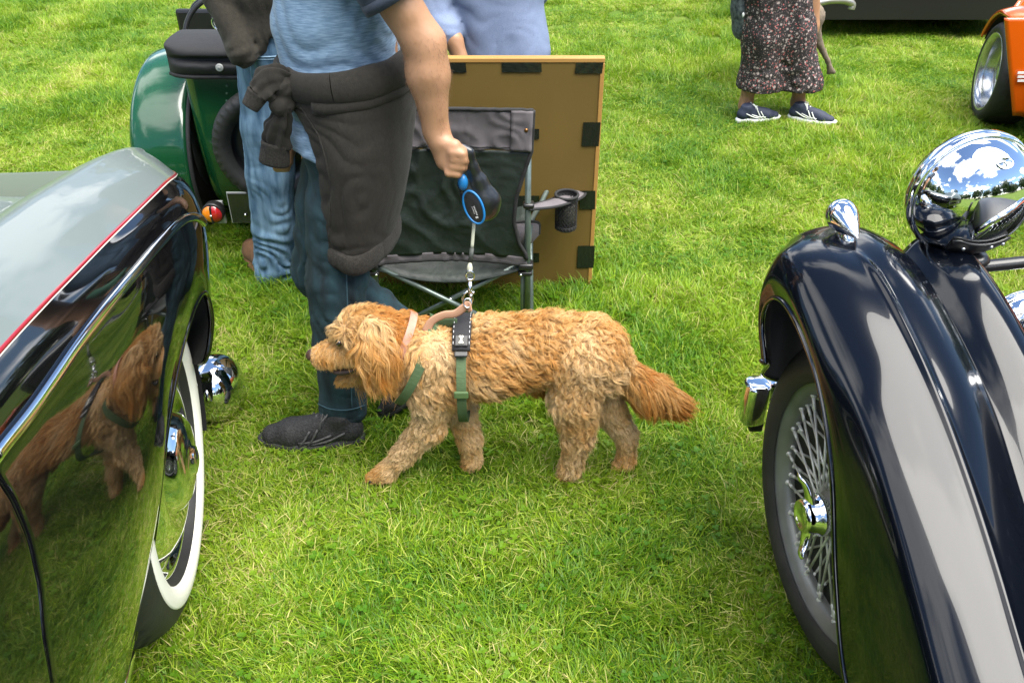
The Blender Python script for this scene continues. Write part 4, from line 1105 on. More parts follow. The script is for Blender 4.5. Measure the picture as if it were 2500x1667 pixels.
V, F = band(hc + np.array([0, 0, -.004]), ez, ey, hr + .007, hr + .004, unit(ex - .06 * ez), .0225); mesh_obj('girth_strap', V, F, M['web_green'], HN, False)
V, F = band(st_c, st_u, ey, st_h + .009, .110, st_n, .0225); mesh_obj('chest_strap', V, F, M['web_green'], HN, False)
V, F = tube(catmull([g(992, 748), g(1020, 741), g(1050, 742)], 12), .013, 8, flat=.25, up=ey); mesh_obj('back_strap', V, F, M['web_green'], HN)
pd = g(1062, 727); yl = -.045
rows = []
for t in np.linspace(-.75, .62, 14):                              # saddle pad draped over the back, towards the viewer
    rows.append([hc + ex * (s * .022 * (1 - .12 * abs(t))) + (hr + .014 - .004 * abs(s)) * (ez * math.cos(t) - ey * math.sin(t)) for s in np.linspace(-1, 1, 7)])
o = mesh_obj('saddle_pad', np.array(rows).reshape(-1, 3), grid_faces(14, 7), M['pad_black'], HN); md = o.modifiers.new('thickness', 'SOLIDIFY'); md.thickness = .007; md.offset = 0
def on_girth(t, s, lift): return hc + ex * s + (hr + .012 + lift) * (ez * math.cos(t) - ey * math.sin(t))
def girth_axes(t): return np.stack([ex, -(ez * math.sin(t) + ey * math.cos(t)), ez * math.cos(t) - ey * math.sin(t)], 1)
for t, hgt in ((.46, .030), (.70, .014)):
    V, F = box(on_girth(t, 0, .006), (.031, hgt, .009), girth_axes(t), .003); mesh_obj('buckle', V, F, M['plastic_black'], HN, False)
V, F = box(on_girth(1.42, 0, .001), (.034, .018, .008), girth_axes(1.42), .003); mesh_obj('slider', V, F, mat('slider_green', (.055, .095, .035), .4), HN, False)
# white bone on the buckle
bone = MB()
R3 = girth_axes(.46); bc0 = on_girth(.46, 0, .0122)
bone.add(*tube([bc0 - R3[:, 1] * .007, bc0 + R3[:, 1] * .007], .0026, 10))
for sx in (-1, 1):
    for sy in (-1, 1): bone.add(*sphere(bc0 + R3[:, 0] * .0027 * sx + R3[:, 1] * .0078 * sy, .0033, 12))
bone.obj('bone_emblem', mat('off_white', (.72, .70, .60), .45), HN)
# white stitching along the pad edges
for s in (-.0185, .0185):
    for k in range(9):
        t = -.45 + k * .115
        p0, p1 = on_girth(t, s, .0062), on_girth(t + .055, s, .0062)
        V, F = tube([p0, p1], .0008, 5); mesh_obj('stitch', V, F, mat('stitch_grey', (.5, .5, .5), .8) if 'st' not in M else M['st'], HN)
        M['st'] = HN.children[-1].data.materials[0]
# pink handle loop on the back
lp_ = catmull([g(978, 762, -.03), g(992, 738, -.025), g(1018, 724, -.02), g(1046, 720, -.015), g(1066, 706, -.012), g(1076, 700, -.010), g(1080, 716, -.02)], 40)
V, F = tube(lp_, .0105, 8, flat=.16, up=(0, 1, .3)); mesh_obj('handle_loop', V, F, M['web_pink'], HN)
a = np.linspace(0, 2 * np.pi, 20); rc_ = g(1074, 696, -.012)
V, F = tube([rc_ + np.array([.009 * math.cos(x), .004 * math.sin(x), .010 * math.sin(x)]) for x in a], .0018, 8, caps=False); mesh_obj('ring', V, F, M['chrome_worn'], HN)
V, F = band(col_c, col_u, ey, .0715, .0695, col_n, .018, .003); mesh_obj('collar', V, F, M['collar_pink'], paw, False)
# ================================================================== people
M['tee_blue'] = weave(mat('tee_blue', (0.080, 0.140, 0.215), 0.9, vary=((45, 45, 420), (0.160, 0.240, 0.33), .15), sheen=.1), 500, .4, .0008)
M['tee_navy'] = weave(mat('tee_navy', (0.013, 0.020, 0.036), 0.85, vary=(60, (0.022, 0.032, 0.052)), sheen=.1), 500, .4, .0008)
M['denim_dark'] = weave(mat('denim_dark', (0.0018, 0.0085, 0.0125), 0.92, vary=((26, 26, 6), (0.0105, 0.039, 0.050), .18), bump=(120, .25, .0015)), 900, .7, .0008, (1, 1, .35))
M['denim_light'] = weave(mat('denim_light', (0.030, 0.078, 0.140), 0.92, vary=((34, 34, 7), (0.145, 0.245, 0.345), .16), bump=(120, .25, .0015)), 900, .7, .0008, (1, 1, .35))
M['denim_seam'] = mat('denim_seam', (0.035, 0.085, 0.11), 0.9)
M['fleece_grey'] = weave(mat('fleece_grey', (0.0092, 0.0076, 0.0050), 0.95, vary=((150, 150, 90), (0.0172, 0.0145, 0.0104), .2), sheen=.03), 700, .7, .0012)
M['rib_grey'] = weave(mat('rib_grey', (0.0085, 0.0072, 0.0050), 0.95, vary=(220, (0.026, 0.0225, 0.0175), .12), sheen=.03), 900, 1.0, .002, (1, 1, .06))
M['fleece_brown'] = weave(mat('fleece_brown', (0.013, 0.011, 0.007), 0.95, vary=(120, (0.027, 0.023, 0.015), .25), sheen=.05), 600, .9, .0015)
M['shirt_check'] = weave(mat('shirt_check', (0.125, 0.165, 0.265), 0.85, vary=(300, (0.17, 0.215, 0.325), .2)), 900, .5, .0006, (1, 1, 1))
M['shoe_black'] = mat('shoe_black', (0.006, 0.006, 0.0065), 0.7, bump=(240, .9, .003), vary=(210, (0.022, 0.022, 0.023), .12))
M['shoe_grey'] = mat('shoe_grey', (0.028, 0.028, 0.028), 0.6, bump=(260, .6, .0015), vary=(150, (0.075, 0.075, 0.075)))
M['sole_black'] = mat('sole_black', (0.02, 0.02, 0.021), 0.75)
M['shoe_navy'] = mat('shoe_navy', (0.012, 0.018, 0.040), 0.7, bump=(260, .4, .0015))
M['white_rubber'] = mat('white_rubber', (0.70, 0.71, 0.69), 0.55)
M['lace_white'] = mat('lace_white', (0.62, 0.64, 0.60), 0.8)
M['suede_brown'] = mat('suede_brown', (0.095, 0.044, 0.018), 0.9, vary=(30, (0.14, 0.068, 0.030)), bump=(150, .3, .001))

def shoe(parent, heel, toe, up, upper, sole, lace, accent=None, length=None, wide=1.0, boot=False):
    """heel and toe: points under the sole; up: the shoe's own up direction"""
    heel, toe = np.asarray(heel, float), np.asarray(toe, float)
    f_ = unit(toe - heel); L = length or np.linalg.norm(toe - heel); u = unit(np.asarray(up) - f_ * np.dot(up, f_)); s = np.cross(u, f_)
    q = lambda x, z, y=0.0: heel + f_ * (x * L) + u * z + s * y
    S = thing('boot' if boot else 'shoe', None, None); S.parent = parent
    k = L / .30
    fl = Field(np.min([heel, toe], 0) - .1, np.max([heel, toe], 0) + .16, .004)
    fl.caps([(q(.12, .052 * k), .034 * k * wide, q(.35, .052 * k), .036 * k * wide), (q(.35, .050 * k), .036 * k * wide, q(.68, .040 * k), .041 * k * wide), (q(.68, .036 * k), .040 * k * wide, q(.87, .030 * k), .031 * k * wide),
             (q(.14, .062 * k), .034 * k, q(.20, (.125 if boot else .098) * k), .037 * k), (q(.26, .085 * k), .030 * k, q(.58, .062 * k), .028 * k)], .015)
    fl.cut(q(0, (.15 if boot else .108) * k), u + f_ * -.18); fl.cut(q(0, .018 * k), -u)
    fl.obj('upper', upper, S, 1)
    a = np.linspace(0, 2 * np.pi, 40, endpoint=False); out = []
    for t in a:
        x = .5 + .5 * math.cos(t); w = (.036 + .010 * math.sin(math.pi * min(x * 1.05, 1)) + .004 * x) * wide * k
        y = w * np.sign(math.sin(t)) * abs(math.sin(t)) ** .62
        out.append((x * 1.03 - .01, y))
    rows = []
    for z, sc in ((.0, .90), (.004, .98), (.016, 1.02), (.026, .99), (.030, .90)):
        rows.append([q(.5 + (x - .5) * (1 + (sc - 1) * .5), z * k + .010 * k * max(0, (x - .75) / .25) ** 2 * (1 if z < .02 else .3) + .004 * k * (x < .3) * (z > .01), y * sc) for x, y in out])
    R = np.array(rows).reshape(-1, 3); F = grid_faces(5, 40, True) + [tuple(range(40))[::-1], tuple(range(160, 200))]
    mesh_obj('sole', R, F, sole, S)
    if lace is not None:
        for i in range(5):
            x = .34 + .075 * i; z = (.112 - .0125 * i) * k
            for sg in (1, -1):
                V, F = tube(catmull([q(x - .02, z - .016 * k, -.026 * k * sg), q(x + .01, z + .003, 0), q(x + .04, z - .022 * k, .026 * k * sg)], 9), .0028 * k, 6); mesh_obj('lace', V, F, lace, S)
        for sg in (1, -1):
            V, F = tube(catmull([q(.33, .112 * k, 0), q(.30, .122 * k, .018 * sg * k), q(.36, .108 * k, .040 * sg * k), q(.38, .088 * k, .046 * sg * k)], 14), .0026 * k, 6); mesh_obj('lace', V, F, lace, S)
    if accent is not None:
        for sg in (1, -1):
            for (x0, z0, x1, z1) in ((.15, .070, .48, .034), (.28, .062, .60, .040), (.40, .085, .52, .030), (.48, .078, .60, .030)):
                V, F = tube(catmull([q(x0, z0 * k, sg * .037 * k * wide), q((x0 + x1) / 2, (z0 + z1) / 2 * k - .004, sg * .045 * k * wide), q(x1, z1 * k, sg * .044 * k * wide)], 8), .0034 * k, 6); mesh_obj('stripe', V, F, accent, S)
    return S

def head_caps(c, face, h=1.0):
    """head with nose, brow, chin and ears round centre c, looking along `face`"""
    f_ = unit(face); s = unit(np.cross((0, 0, 1), f_)); u = np.array([0, 0, 1.0]); c = np.asarray(c, float)
    q = lambda x, y, z: c + (f_ * x + s * y + u * z) * h
    return [(q(-.02, 0, .035), .085 * h, q(.015, 0, .03), .082 * h), (q(.03, 0, .0), .068 * h, q(.038, 0, -.065), .050 * h), (q(.055, 0, -.085), .030 * h, q(.060, 0, -.09), .028 * h),
            (q(.092, 0, .012), .009 * h, q(.112, 0, -.022), .014 * h), (q(.085, .03, .03), .012 * h, q(.085, -.03, .03), .012 * h),
            (q(-.005, .083, .018), .013 * h, q(-.008, .088, -.022), .010 * h), (q(-.005, -.083, .018), .013 * h, q(-.008, -.088, -.022), .010 * h)]
def head_details(parent, c, face, hair, h=1.0):
    f_ = unit(face); s = unit(np.cross((0, 0, 1), f_)); u = np.array([0, 0, 1.0]); c = np.asarray(c, float)
    q = lambda x, y, z: c + (f_ * x + s * y + u * z) * h
    for sg in (1, -1):
        V, F = sphere(q(.080, .031 * sg, .008), .012 * h, 14); mesh_obj('eye', V, F, M['white_rubber'], parent)
        V, F = sphere(q(.0895, .031 * sg, .008), .0045 * h, 10); mesh_obj('pupil', V, F, M['eye'], parent)
    V, F = tube([q(.084, -.022, -.056), q(.092, 0, -.054), q(.084, .022, -.056)], .005 * h, 8); mesh_obj('lips', V, F, mat('lips', (.36, .14, .11), .5), parent)
    fl = Field(c - .16, c + .16, .006); fl.caps([(q(-.032, 0, .045), .092 * h, q(.0, 0, .055), .090 * h), (q(-.055, 0, .0), .066 * h, q(-.05, 0, -.04), .055 * h)], .02)
    fl.cut(q(.048, 0, .055), f_ * .8 - u * .6); fl.ripple(lambda p: .004 * lattice_noise(p, 60, 4)); fl.obj('hair', hair, parent, 1)

# ---------------------------------------------------------------- the man with the lead
base = D(803, 195, 1.98); bx, by = base[0], 1.98
MAN = thing('person', 'person in blue t-shirt and dark jeans, grey sweatshirt round the waist, holding the lead', 'person', (float(bx), by, 0))
hipN, kneeN, ankN = D(812, 300, 1.905), D(772, 640, 1.885), D(787, 925, 1.855)
hipF, kneeF, ankF = D(792, 300, 2.04), D(738, 622, 2.02), D(985, 815, 1.975)
shN = np.array([bx + .02, 1.815, 1.41]); elN, wrN = D(974, 100, 1.80), D(1001, 300, 1.785)
shF = np.array([bx + .0, 2.15, 1.41]); elF, wrF = D(700, 170, 2.19), D(655, 330, 2.02)
hd_c = np.array([bx - .06, by, 1.635])
caps = [(hipN, .085, kneeN, .055), (kneeN, .053, ankN, .036), (hipF, .085, kneeF, .055), (kneeF, .053, ankF, .036),
        (base + (0, -.03, -.08), .11, base + (0, .05, -.08), .11), (base, .115, base + (0, 0, .30), .125), (base + (0, -.1, .40), .075, base + (0, .1, .40), .075),
        (np.array([bx, by, 1.42]), .06, hd_c + (.02, 0, -.06), .055),
        (shN, .054, elN, .041), (elN, .042, elN * .66 + wrN * .34, .0435), (elN * .66 + wrN * .34, .043, wrN, .0275), (shF, .058, elF, .045), (elF, .045, wrF, .03),
        (ankN, .034, ankN + (-.03, -.005, -.06), .028), (ankF, .036, ankF + (-.05, -.03, -.12), .03)]
caps += head_caps(hd_c, (-1, 0, -.1))
# near hand: back of the hand, four fingers closed round the grip, thumb along its top
wq = D(1004, 305, 1.782); pk = D(1028, 366, 1.772)
caps += [(wq, .0270, pk, .0285, .014, ((0, 1, 0), .78)), (D(1012, 328, 1.775), .023, D(1030, 342, 1.772), .021, .01)]
for i, (kx, ky, ln_) in enumerate(((1044, 350, 1.0), (1046, 366, 1.06), (1043, 382, 1.0), (1036, 397, .86))):
    k0 = D(kx - 6, ky, 1.750); k1 = D(kx + 18 * ln_, ky + 4, 1.747); k2 = D(kx + 25 * ln_, ky + 5, 1.778); k3 = D(kx + 12 * ln_, ky + 4, 1.797)
    caps += [(pk * .5 + k0 * .5, .0100, k0, .0108, .005), (k0, .0100, k1, .0090, .002), (k1, .0090, k2, .0085, .002), (k2, .0085, k3, .0080, .002)]
caps += [(D(1020, 328, 1.765), .014, D(1045, 333, 1.758), .0115, .008), (D(1045, 333, 1.758), .0112, D(1064, 346, 1.766), .0095, .005)]
# far hand under the hanging sleeve
caps += [(wrF, .026, D(648, 352, 2.0), .030, .014)]
for i, kx in enumerate((634, 643, 651, 659)):
    caps += [(D(kx, 358, 1.985), .0105, D(kx, 379, 1.975), .0098, .004), (D(kx, 379, 1.975), .0098, D(kx + 1, 388, 1.985), .0085, .004)]
caps += [(D(660, 350, 1.985), .012, D(667, 372, 1.985), .010, .004)]
fl = Field.around(caps, .0048); fl.caps(caps, .022)
fl.ripple(lambda p: .0012 * lattice_noise(p, 34, 9))
man_body = fl.obj('body', M['skin'], MAN, 2); head_details(MAN, hd_c, (-1, 0, -.1), M['hair'])
for i, (kx, ky) in enumerate(((1068, 357), (1069, 372), (1066, 386), (1056, 399))):
    V, F = sphere(D(kx, ky, 1.779), .005, 10, (.5, 1, 1)); mesh_obj('fingernail', V, F, mat('nail', (.62, .40, .32), .3) if 'nail' not in M else M['nail'], MAN); M['nail'] = MAN.children[-1].data.materials[0]
def arm_hair(o, a, b, rmax, n, parent, seed=3):
    r = np.random.default_rng(seed); m = _world(o); vs = np.array([(m @ v.co)[:] for v in o.data.vertices]); ns = np.array([v.normal[:] for v in o.data.vertices])
    ab = b - a; t = ((vs - a) @ ab) / (ab @ ab); dist = np.linalg.norm(vs - a - t[:, None] * ab, axis=1)
    k = np.nonzero((t > -.1) & (t < 1) & (dist < rmax))[0]; k = r.choice(k, n); d = unit(ab) + r.normal(0, .35, (n, 3)); L = r.uniform(.004, .008, (n, 1)); tt = np.linspace(0, 1, 4)[None, :, None]
    X = vs[k][:, None] + r.normal(0, .0012, (n, 1, 3)) + ns[k][:, None] * (.0032 * np.sin(tt * 2)) + (d * L)[:, None] * tt
    h = bpy.data.hair_curves.new('arm_hair'); h.add_curves([4] * n); w0 = np.array(_world(parent).translation)
    h.attributes['position'].data.foreach_set('vector', (X - w0).astype(np.float32).ravel())
    ra = h.attributes.get('radius') or h.attributes.new('radius', 'FLOAT', 'POINT'); ra.data.foreach_set('value', np.tile(np.array([.00016, .00014, .0001, .00004], np.float32), n))
    h.materials.append(mat('arm_hair', (.13, .065, .03), .6)); ho = link(bpy.data.objects.new('arm_hair', h), parent); tag(ho, kind='stuff')
arm_hair(man_body, elN, wrN, .075, 1100, MAN)
# jeans
def trousers(parent, material, joints, pelvis, waist_z, r, k, creases, cuff_r, name='jeans', seed=0, h=.0065):
    c = []
    for (hp, kn, an) in joints:
        m1 = hp * .5 + kn * .5; m2 = kn * .5 + an * .5
        c += [(hp, r[0], m1, r[1]), (m1, r[1], kn, r[2]), (kn, r[2], m2, r[3]), (m2, r[3], an, cuff_r), (an, cuff_r, an + unit(an - kn) * .06, cuff_r)]
    c += pelvis
    fl = Field.around(c, h); fl.caps(c, k)
    fl.ripple(creases)
    for (hp, kn, an) in joints:
        n_ = unit(an - kn)
        sel = np.linalg.norm(fl.pos() - an, axis=-1) < .15
        dd = ((fl.pos() - (an + n_ * .036)) @ n_.astype(np.float32)); fl.d = np.where(sel, np.maximum(fl.d, dd), fl.d)
    fl.cut((0, 0, waist_z), (0, 0, 1))
    return fl.obj(name, material, parent, 2)
def man_creases(p):
    low = np.clip((.38 - p[:, 2]) / .35, 0, 1)
    kn = np.exp(-((p[:, 2] - .50) / .10) ** 2)
    return folds(p, (.25, .1, 1), 55, .011, 21, .8, 1.2) * (.25 + .75 * low) + folds(p, (.6, 0, 1), 50, .010, 24, .8, 1.2) * kn + folds(p, (1, .3, .35), 45, .009, 27) * (1 - low) + .002 * lattice_noise(p, 30, 3)
mj = trousers(MAN, M['denim_dark'], [(hipN, kneeN, ankN), (hipF, kneeF, ankF)], [(base + (0, -.06, -.10), .118, base + (0, .07, -.10), .118, .03), (base + (0, -.05, -.0), .112, base + (0, .06, .0), .112, .03)],
         float(base[2] + .03), (.094, .088, .073, .066), .022, man_creases, .0605)
def ring_at(c, n_, r1, r2, w, name, m, parent, thick=.003):
    n_ = unit(n_); u = unit(np.cross(n_, (0, 1, 0))); v = np.cross(n_, u)
    V, F = band(np.asarray(c, float), u, v, r1, r2, n_, w, thick, 40); return mesh_obj(name, V, F, m, parent)
ring_at(ankN + unit(ankN - kneeN) * .022, ankN - kneeN, .0635, .0635, .024, 'hem', M['denim_dark'], MAN, .0025)
stitch('side_seam', mj, [(792, 500), (796, 640), (800, 760), (806, 870), (808, 935)], .0016, M['denim_seam'], MAN, .0004, 40)
stitch('hem_stitch', mj, [(728, 925), (760, 938), (800, 940), (836, 930)], .0012, M['denim_seam'], MAN, .003, 24)
# t-shirt: body, dark sleeves, tail below the belt
tc = [(base + (-.022, -.055, -.15), .118, base + (-.022, .05, -.15), .118), (base + (-.014, -.045, -.10), .120, base + (-.014, .05, -.10), .120), (base + (-.012, -.045, .02), .128, base + (-.012, .06, .02), .128), (base + (-.012, -.04, .15), .132, base + (-.012, .05, .15), .132), (base + (0, -.045, .32), .135, base + (0, .05, .32), .135), (base + (.01, -.10, .41), .085, base + (.01, .11, .41), .085)]
fl = Field.around(tc, .0065); fl.caps(tc, .05)
fl.ripple(lambda p: folds(p, (-.55, .1, 1), 80, .013, 31, .5) * np.clip((p[:, 2] - .80) / .1, 0, 1) + folds(p, (.8, .2, 1), 38, .009, 34))
fl.cut((bx, by, 1.50), (0, 0, 1)); fl.cut(base + (-.10, 0, -.128), (-.34, -.1, -1))
fl.obj('t_shirt', M['tee_blue'], MAN, 2)
for sh, el in ((shN, elN), (shF, elF)):
    cut = sh * .27 + el * .73 if sh is shN else sh * .35 + el * .65
    sc_ = [(sh + (0, 0, .015), .078, cut, .068)]; fl = Field.around(sc_, .006, .05); fl.caps(sc_, .02); fl.ripple(lambda p: folds(p, (.6, .2, 1), 70, .007, 37)); fl.cut(cut - unit(el - sh) * .005, el - sh)
    fl.obj('sleeve', M['tee_navy'], MAN, 2)
    ring_at(cut - unit(el - sh) * .018, el - sh, .0690, .0690, .022, 'sleeve_hem', M['tee_navy'], MAN, .002)
# sweatshirt tied round the waist
SW = thing('sweatshirt', None, None); SW.parent = MAN
hang = []   # (D row, centre column, right column, left angle, Y centre, ry)
prof = [(205, 812, 952, -62, 1.985, .200), (250, 815, 956, -50, 1.985, .204), (300, 825, 954, -38, 1.985, .206), (360, 834, 951, -35, 1.98, .206), (420, 838, 945, -36, 1.975, .200), (480, 838, 935, -40, 1.97, .190), (540, 836, 922, -46, 1.965, .176), (575, 836, 911, -52, 1.96, .166)]
pr_ = catmull(np.array(prof, float), 46); nth = 70; rows = []
for i, (row, cc, rc, th0, yc, ry) in enumerate(pr_):
    ctr = D(cc, row, yc); rx = D(rc, row, yc)[0] - ctr[0]; r_ = []
    for th in np.radians(np.linspace(th0, 125, nth)):
        p = np.array([ctr[0] + rx * math.sin(th), yc - ry * math.cos(th), 0.0]); p[2] = D(cc, row, yc - .85 * ry)[2]
        r_.append(p)
    rows.append(r_)
R = np.array(rows); q = R.reshape(-1, 3)
dis = folds(q, (.55, .3, 1), 42, .009, 41, .5, 2.2) * np.repeat(np.linspace(2.2, .5, 46), nth) + folds(q, (1, .5, .25), 26, .008, 44) * np.repeat(np.linspace(.2, 1.0, 46), nth) + .002 * lattice_noise(q, 25, 6)
ctr3 = np.repeat(R[:, nth // 2:nth // 2 + 1].mean(1, keepdims=True) * [1, 0, 1] + [0, 1.98, 0], nth, 1).reshape(-1, 3)
nr = q - ctr3; nr[:, 2] = 0; nr /= np.linalg.norm(nr, axis=1)[:, None] + 1e-6
R = (q + nr * dis[:, None]).reshape(46, nth, 3)
o = mesh_obj('back_panel', R.reshape(-1, 3), grid_faces(46, nth), M['fleece_grey'], SW); md = o.modifiers.new('thickness', 'SOLIDIFY'); md.thickness = .010; md.offset = 0
sb = o.modifiers.new('round', 'SUBSURF'); sb.levels = sb.render_levels = 1
V, F = tube(R[6:, 7] + nr.reshape(46, nth, 3)[6:, 7] * .005, .0022, 6); mesh_obj('seam', V, F, M['rib_grey'], SW)
hem = []
for k, (dz, dr) in enumerate(((.006, .004), (.0, .010), (-.015, .012), (-.03, .011), (-.041, .006), (-.044, -.002))):
    hem.append([p + n_ * dr + np.array([0, 0, dz + .005 * math.sin(p[0] * 55)]) for p, n_ in zip(R[-1], nr.reshape(46, nth, 3)[-1])])
o = mesh_obj('hem_band', np.array(hem).reshape(-1, 3), grid_faces(6, nth), M['rib_grey'], SW); md = o.modifiers.new('thickness', 'SOLIDIFY'); md.thickness = .010; md.offset = 0
# the rolled waist: two soft rolls round the body
for (row, rr, rz_, dx, tone) in ((207, .021, 1.75, 0, 'fleece_grey'), (245, .0115, 1.5, .006, 'fleece_grey')):
    c0 = np.array([D(806, row, 1.98)[0], 1.985, D(806, row, 1.80)[2]]); th = np.linspace(0, 2 * math.pi, 90)
    path = np.array([c0 + np.array([(.146 + dx) * math.sin(t), -.200 * math.cos(t) - dx * .8, .012 * math.sin(t + .5)]) for t in th])
    if dx: path = path[(th < 2.5) | (th > 6.0)]; path = np.concatenate([path[np.argmax(np.linalg.norm(np.diff(path, axis=0), axis=1)) + 1:], path[:np.argmax(np.linalg.norm(np.diff(path, axis=0), axis=1)) + 1]])
    V, F = tube(path, rr * (1 + .10 * lattice_noise(path, 20, 8)), 20, flat=rz_, up=(0, 0, 1), caps=bool(dx)); V = V + .004 * folds(V, (1, 0.6, .3), 60, 1.0, 47)[:, None] * unit([0, -1, 0])
    mesh_obj('waist_roll', V, F, M[tone], SW)
SQ = ((0, 1, 0), .62)
kn = [(D(680, 205, 1.86), .026, D(650, 198, 1.82), .026), (D(655, 178, 1.83), .020, D(664, 172, 1.84), .016), (D(646, 240, 1.815), .0255, D(652, 236, 1.82), .024), (D(668, 225, 1.84), .022, D(690, 222, 1.85), .020)]
fl = Field.around(kn, .0042); fl.caps(kn, .006)
fl.ripple(lambda q: folds(q, (.75, .2, -.65), 120, .008, 51, .6, 1.3) + folds(q, (.3, .2, 1), 90, .005, 54)); fl.obj('knot', M['fleece_grey'], SW, 1)
def sleeve(pts, wid, flat, pleats, seed):
    '''empty sleeve: a flattened tube whose cloth is gathered into pleats at the knot and slackens towards the cuff'''
    n_ = 44; pth = catmull(pts, n_); w_ = np.interp(np.linspace(0, 1, n_), np.linspace(0, 1, len(wid)), wid); rr_ = np.random.default_rng(seed)
    t = np.gradient(pth, axis=0); t /= np.linalg.norm(t, axis=1)[:, None]; th = np.linspace(0, 2 * np.pi, 80, endpoint=False); rows = []
    ph = rr_.uniform(0, 6, 4)
    for i in range(n_):
        e1 = unit(np.cross(t[i], (0, 1, 0))); e2 = np.cross(t[i], e1); u = i / (n_ - 1)
        m = 1 + .20 * (1 - .75 * u) * np.cos(pleats * th + ph[0] + 1.2 * u) + .10 * np.cos((pleats + 2) * th + ph[1] - 2 * u) + .10 * np.sin(9 * u + ph[2] + 2 * np.cos(th)) * (.3 + u) + .05 * np.sin(19 * u + ph[3] + 3 * np.sin(th))
        rows.append(pth[i] + (e1 * (np.cos(th) * m * w_[i])[:, None] + e2 * (np.sin(th) * m * w_[i] * flat)[:, None]))
    o = mesh_obj('sleeve', np.concatenate(rows), grid_faces(n_, 80, True), M['fleece_grey'], SW); return o
sleeve([D(668, 186, 1.83), D(640, 180, 1.81), D(612, 194, 1.80), D(594, 214, 1.795)], [.014, .026, .030, .026], .55, 5, 3)
sleeve([D(652, 244, 1.80), D(648, 264, 1.81), D(641, 294, 1.82), D(633, 328, 1.83)], [.014, .019, .028, .032], .55, 6, 5)
def cuff(top, bot, r0, r1, n_open, y_flat=.62):
    """ribbed tubular cuff, open at its end"""
    top, bot = np.asarray(top), np.asarray(bot); ax_ = unit(bot - top); e1 = unit(np.cross(ax_, (0, 1, 0))); e2 = np.cross(ax_, e1)
    th = np.linspace(0, 2 * np.pi, 96, endpoint=False); rows = []
    for t, k in ((0, .90), (.03, 1.03), (.12, 1.06), (.2, 1.0), (.5, 1.0), (.9, 1.0), (1.0, .97), (1.0, .86), (.75, .84), (.3, .80)):
        r = (r0 + (r1 - r0) * t) * k; rib = 1 + (.022 * np.cos(th * 32) if t > .15 else 0)
        rows.append(top + (bot - top) * t + (e1 * (np.cos(th) * r * rib)[:, None] + e2 * (np.sin(th) * r * y_flat * rib)[:, None]))
    return mesh_obj('cuff', np.concatenate(rows), grid_faces(10, 96, True), M['rib_grey'], SW)
cuff(D(594, 213, 1.795), D(574, 247, 1.79), .0235, .0185, 1); cuff(D(633, 326, 1.83), D(630, 375, 1.835), .0300, .0345, 1)
# shoes
hs = PG(890 * 1.0, 1078, .004); ts = PG(640, 1082, .004)
shoe(MAN, hs, ts, (0, 0, 1), M['shoe_black'], M['sole_black'], M['shoe_grey'], M['shoe_grey'], wide=1.12)
tF = D(878, 962, 1.925); hF = D(992, 872, 1.975)
shoe(MAN, hF, tF, (-.45, -.1, 1), M['shoe_black'], M['sole_black'], M['shoe_grey'], M['shoe_grey'], wide=1.12)

# ---------------------------------------------------------------- the lead
LD = thing('dog_lead', 'black retractable dog lead with blue trim held in the hand of the person in blue', 'dog lead', tuple(float(x) for x in D(1105, 455, 1.775)))
M['lead_black'] = mat('lead_black', (0.010, 0.011, 0.012), 0.3, coat=.3, coat_rough=.2)
M['lead_blue'] = mat('lead_blue', (0.010, 0.13, 0.33), 0.35)
LY = 1.775
lc = [(D(1062, 340, LY), .0095, D(1077, 352, LY), .0115), (D(1077, 352, LY), .0115, D(1086, 385, LY), .013), (D(1086, 385, LY), .013, D(1100, 418, LY), .018), (D(1100, 418, LY), .020, D(1116, 462, LY), .033), (D(1116, 462, LY), .033, D(1117, 478, LY), .030),
      (D(1066, 405, LY), .010, D(1066, 425, LY), .014), (D(1066, 425, LY), .014, D(1082, 452, LY), .022), (D(1082, 452, LY), .024, D(1106, 482, LY), .025), (D(1059, 392, LY), .009, D(1060, 345, LY), .009)]
fl = Field.around(lc, .0035); fl.caps([c + (.010, ((0, 1, 0), .72)) for c in lc]); fl.obj('case', M['lead_black'], LD, 2)
fn = unit(np.array([-.42, -1, .12])); fu = unit(D(1112, 500, LY) - D(1070, 425, LY)); fu = unit(fu - fn * np.dot(fu, fn)); fv = np.cross(fn, fu)
fcen = D(1089, 466, LY) + np.array([0, -.0235, 0])
V, F = band(fcen, fu, fv, .0365, .0205, fn, .004, .0045, 48); mesh_obj('blue_ring', V, F, M['lead_blue'], LD)
a = np.linspace(0, 2 * np.pi, 40, endpoint=False)
V = np.concatenate([[fcen + fn * .003]] + [[fcen + fn * h + fu * .0365 * s * math.cos(x) + fv * .0205 * s * math.sin(x) for x in a] for s, h in ((.7, .0022), (1, 0))]); F = [(0, 1 + i, 1 + (i + 1) % 40) for i in range(40)] + [(1 + i, 41 + i, 41 + (i + 1) % 40, 1 + (i + 1) % 40) for i in range(40)]
mesh_obj('side_plate', V, F, M['plastic_black'], LD)
m_ = MB()
for k in range(7):                                                   # small moulded lettering, too small to read
    m_.add(*box(fcen + fn * .0032 + fu * (-.002 + .0032 * k) + fv * .003, (.0016, .0030, .0008), np.stack([fu, fv, fn], 1)))
    if k < 6: m_.add(*box(fcen + fn * .0032 + fu * (-.002 + .0030 * k) - fv * .002, (.0013, .0018, .0008), np.stack([fu, fv, fn], 1)))
m_.add(*box(fcen + fn * .0032 + fu * .023, (.004, .006, .0008), np.stack([fu, fv, fn], 1))); m_.obj('moulded_mark', mat('mark_grey', (.42, .42, .40), .5), LD, False)
V, F = sphere(D(1063, 419, LY - .012), .0155, 16, (.75, .8, 1.25)); mesh_obj('brake_button', V, F, M['lead_blue'], LD)
M['tape'] = mat('tape', (.36, .37, .28), .7); M['tape_dark'] = mat('tape_dark', (.03, .035, .03), .6)
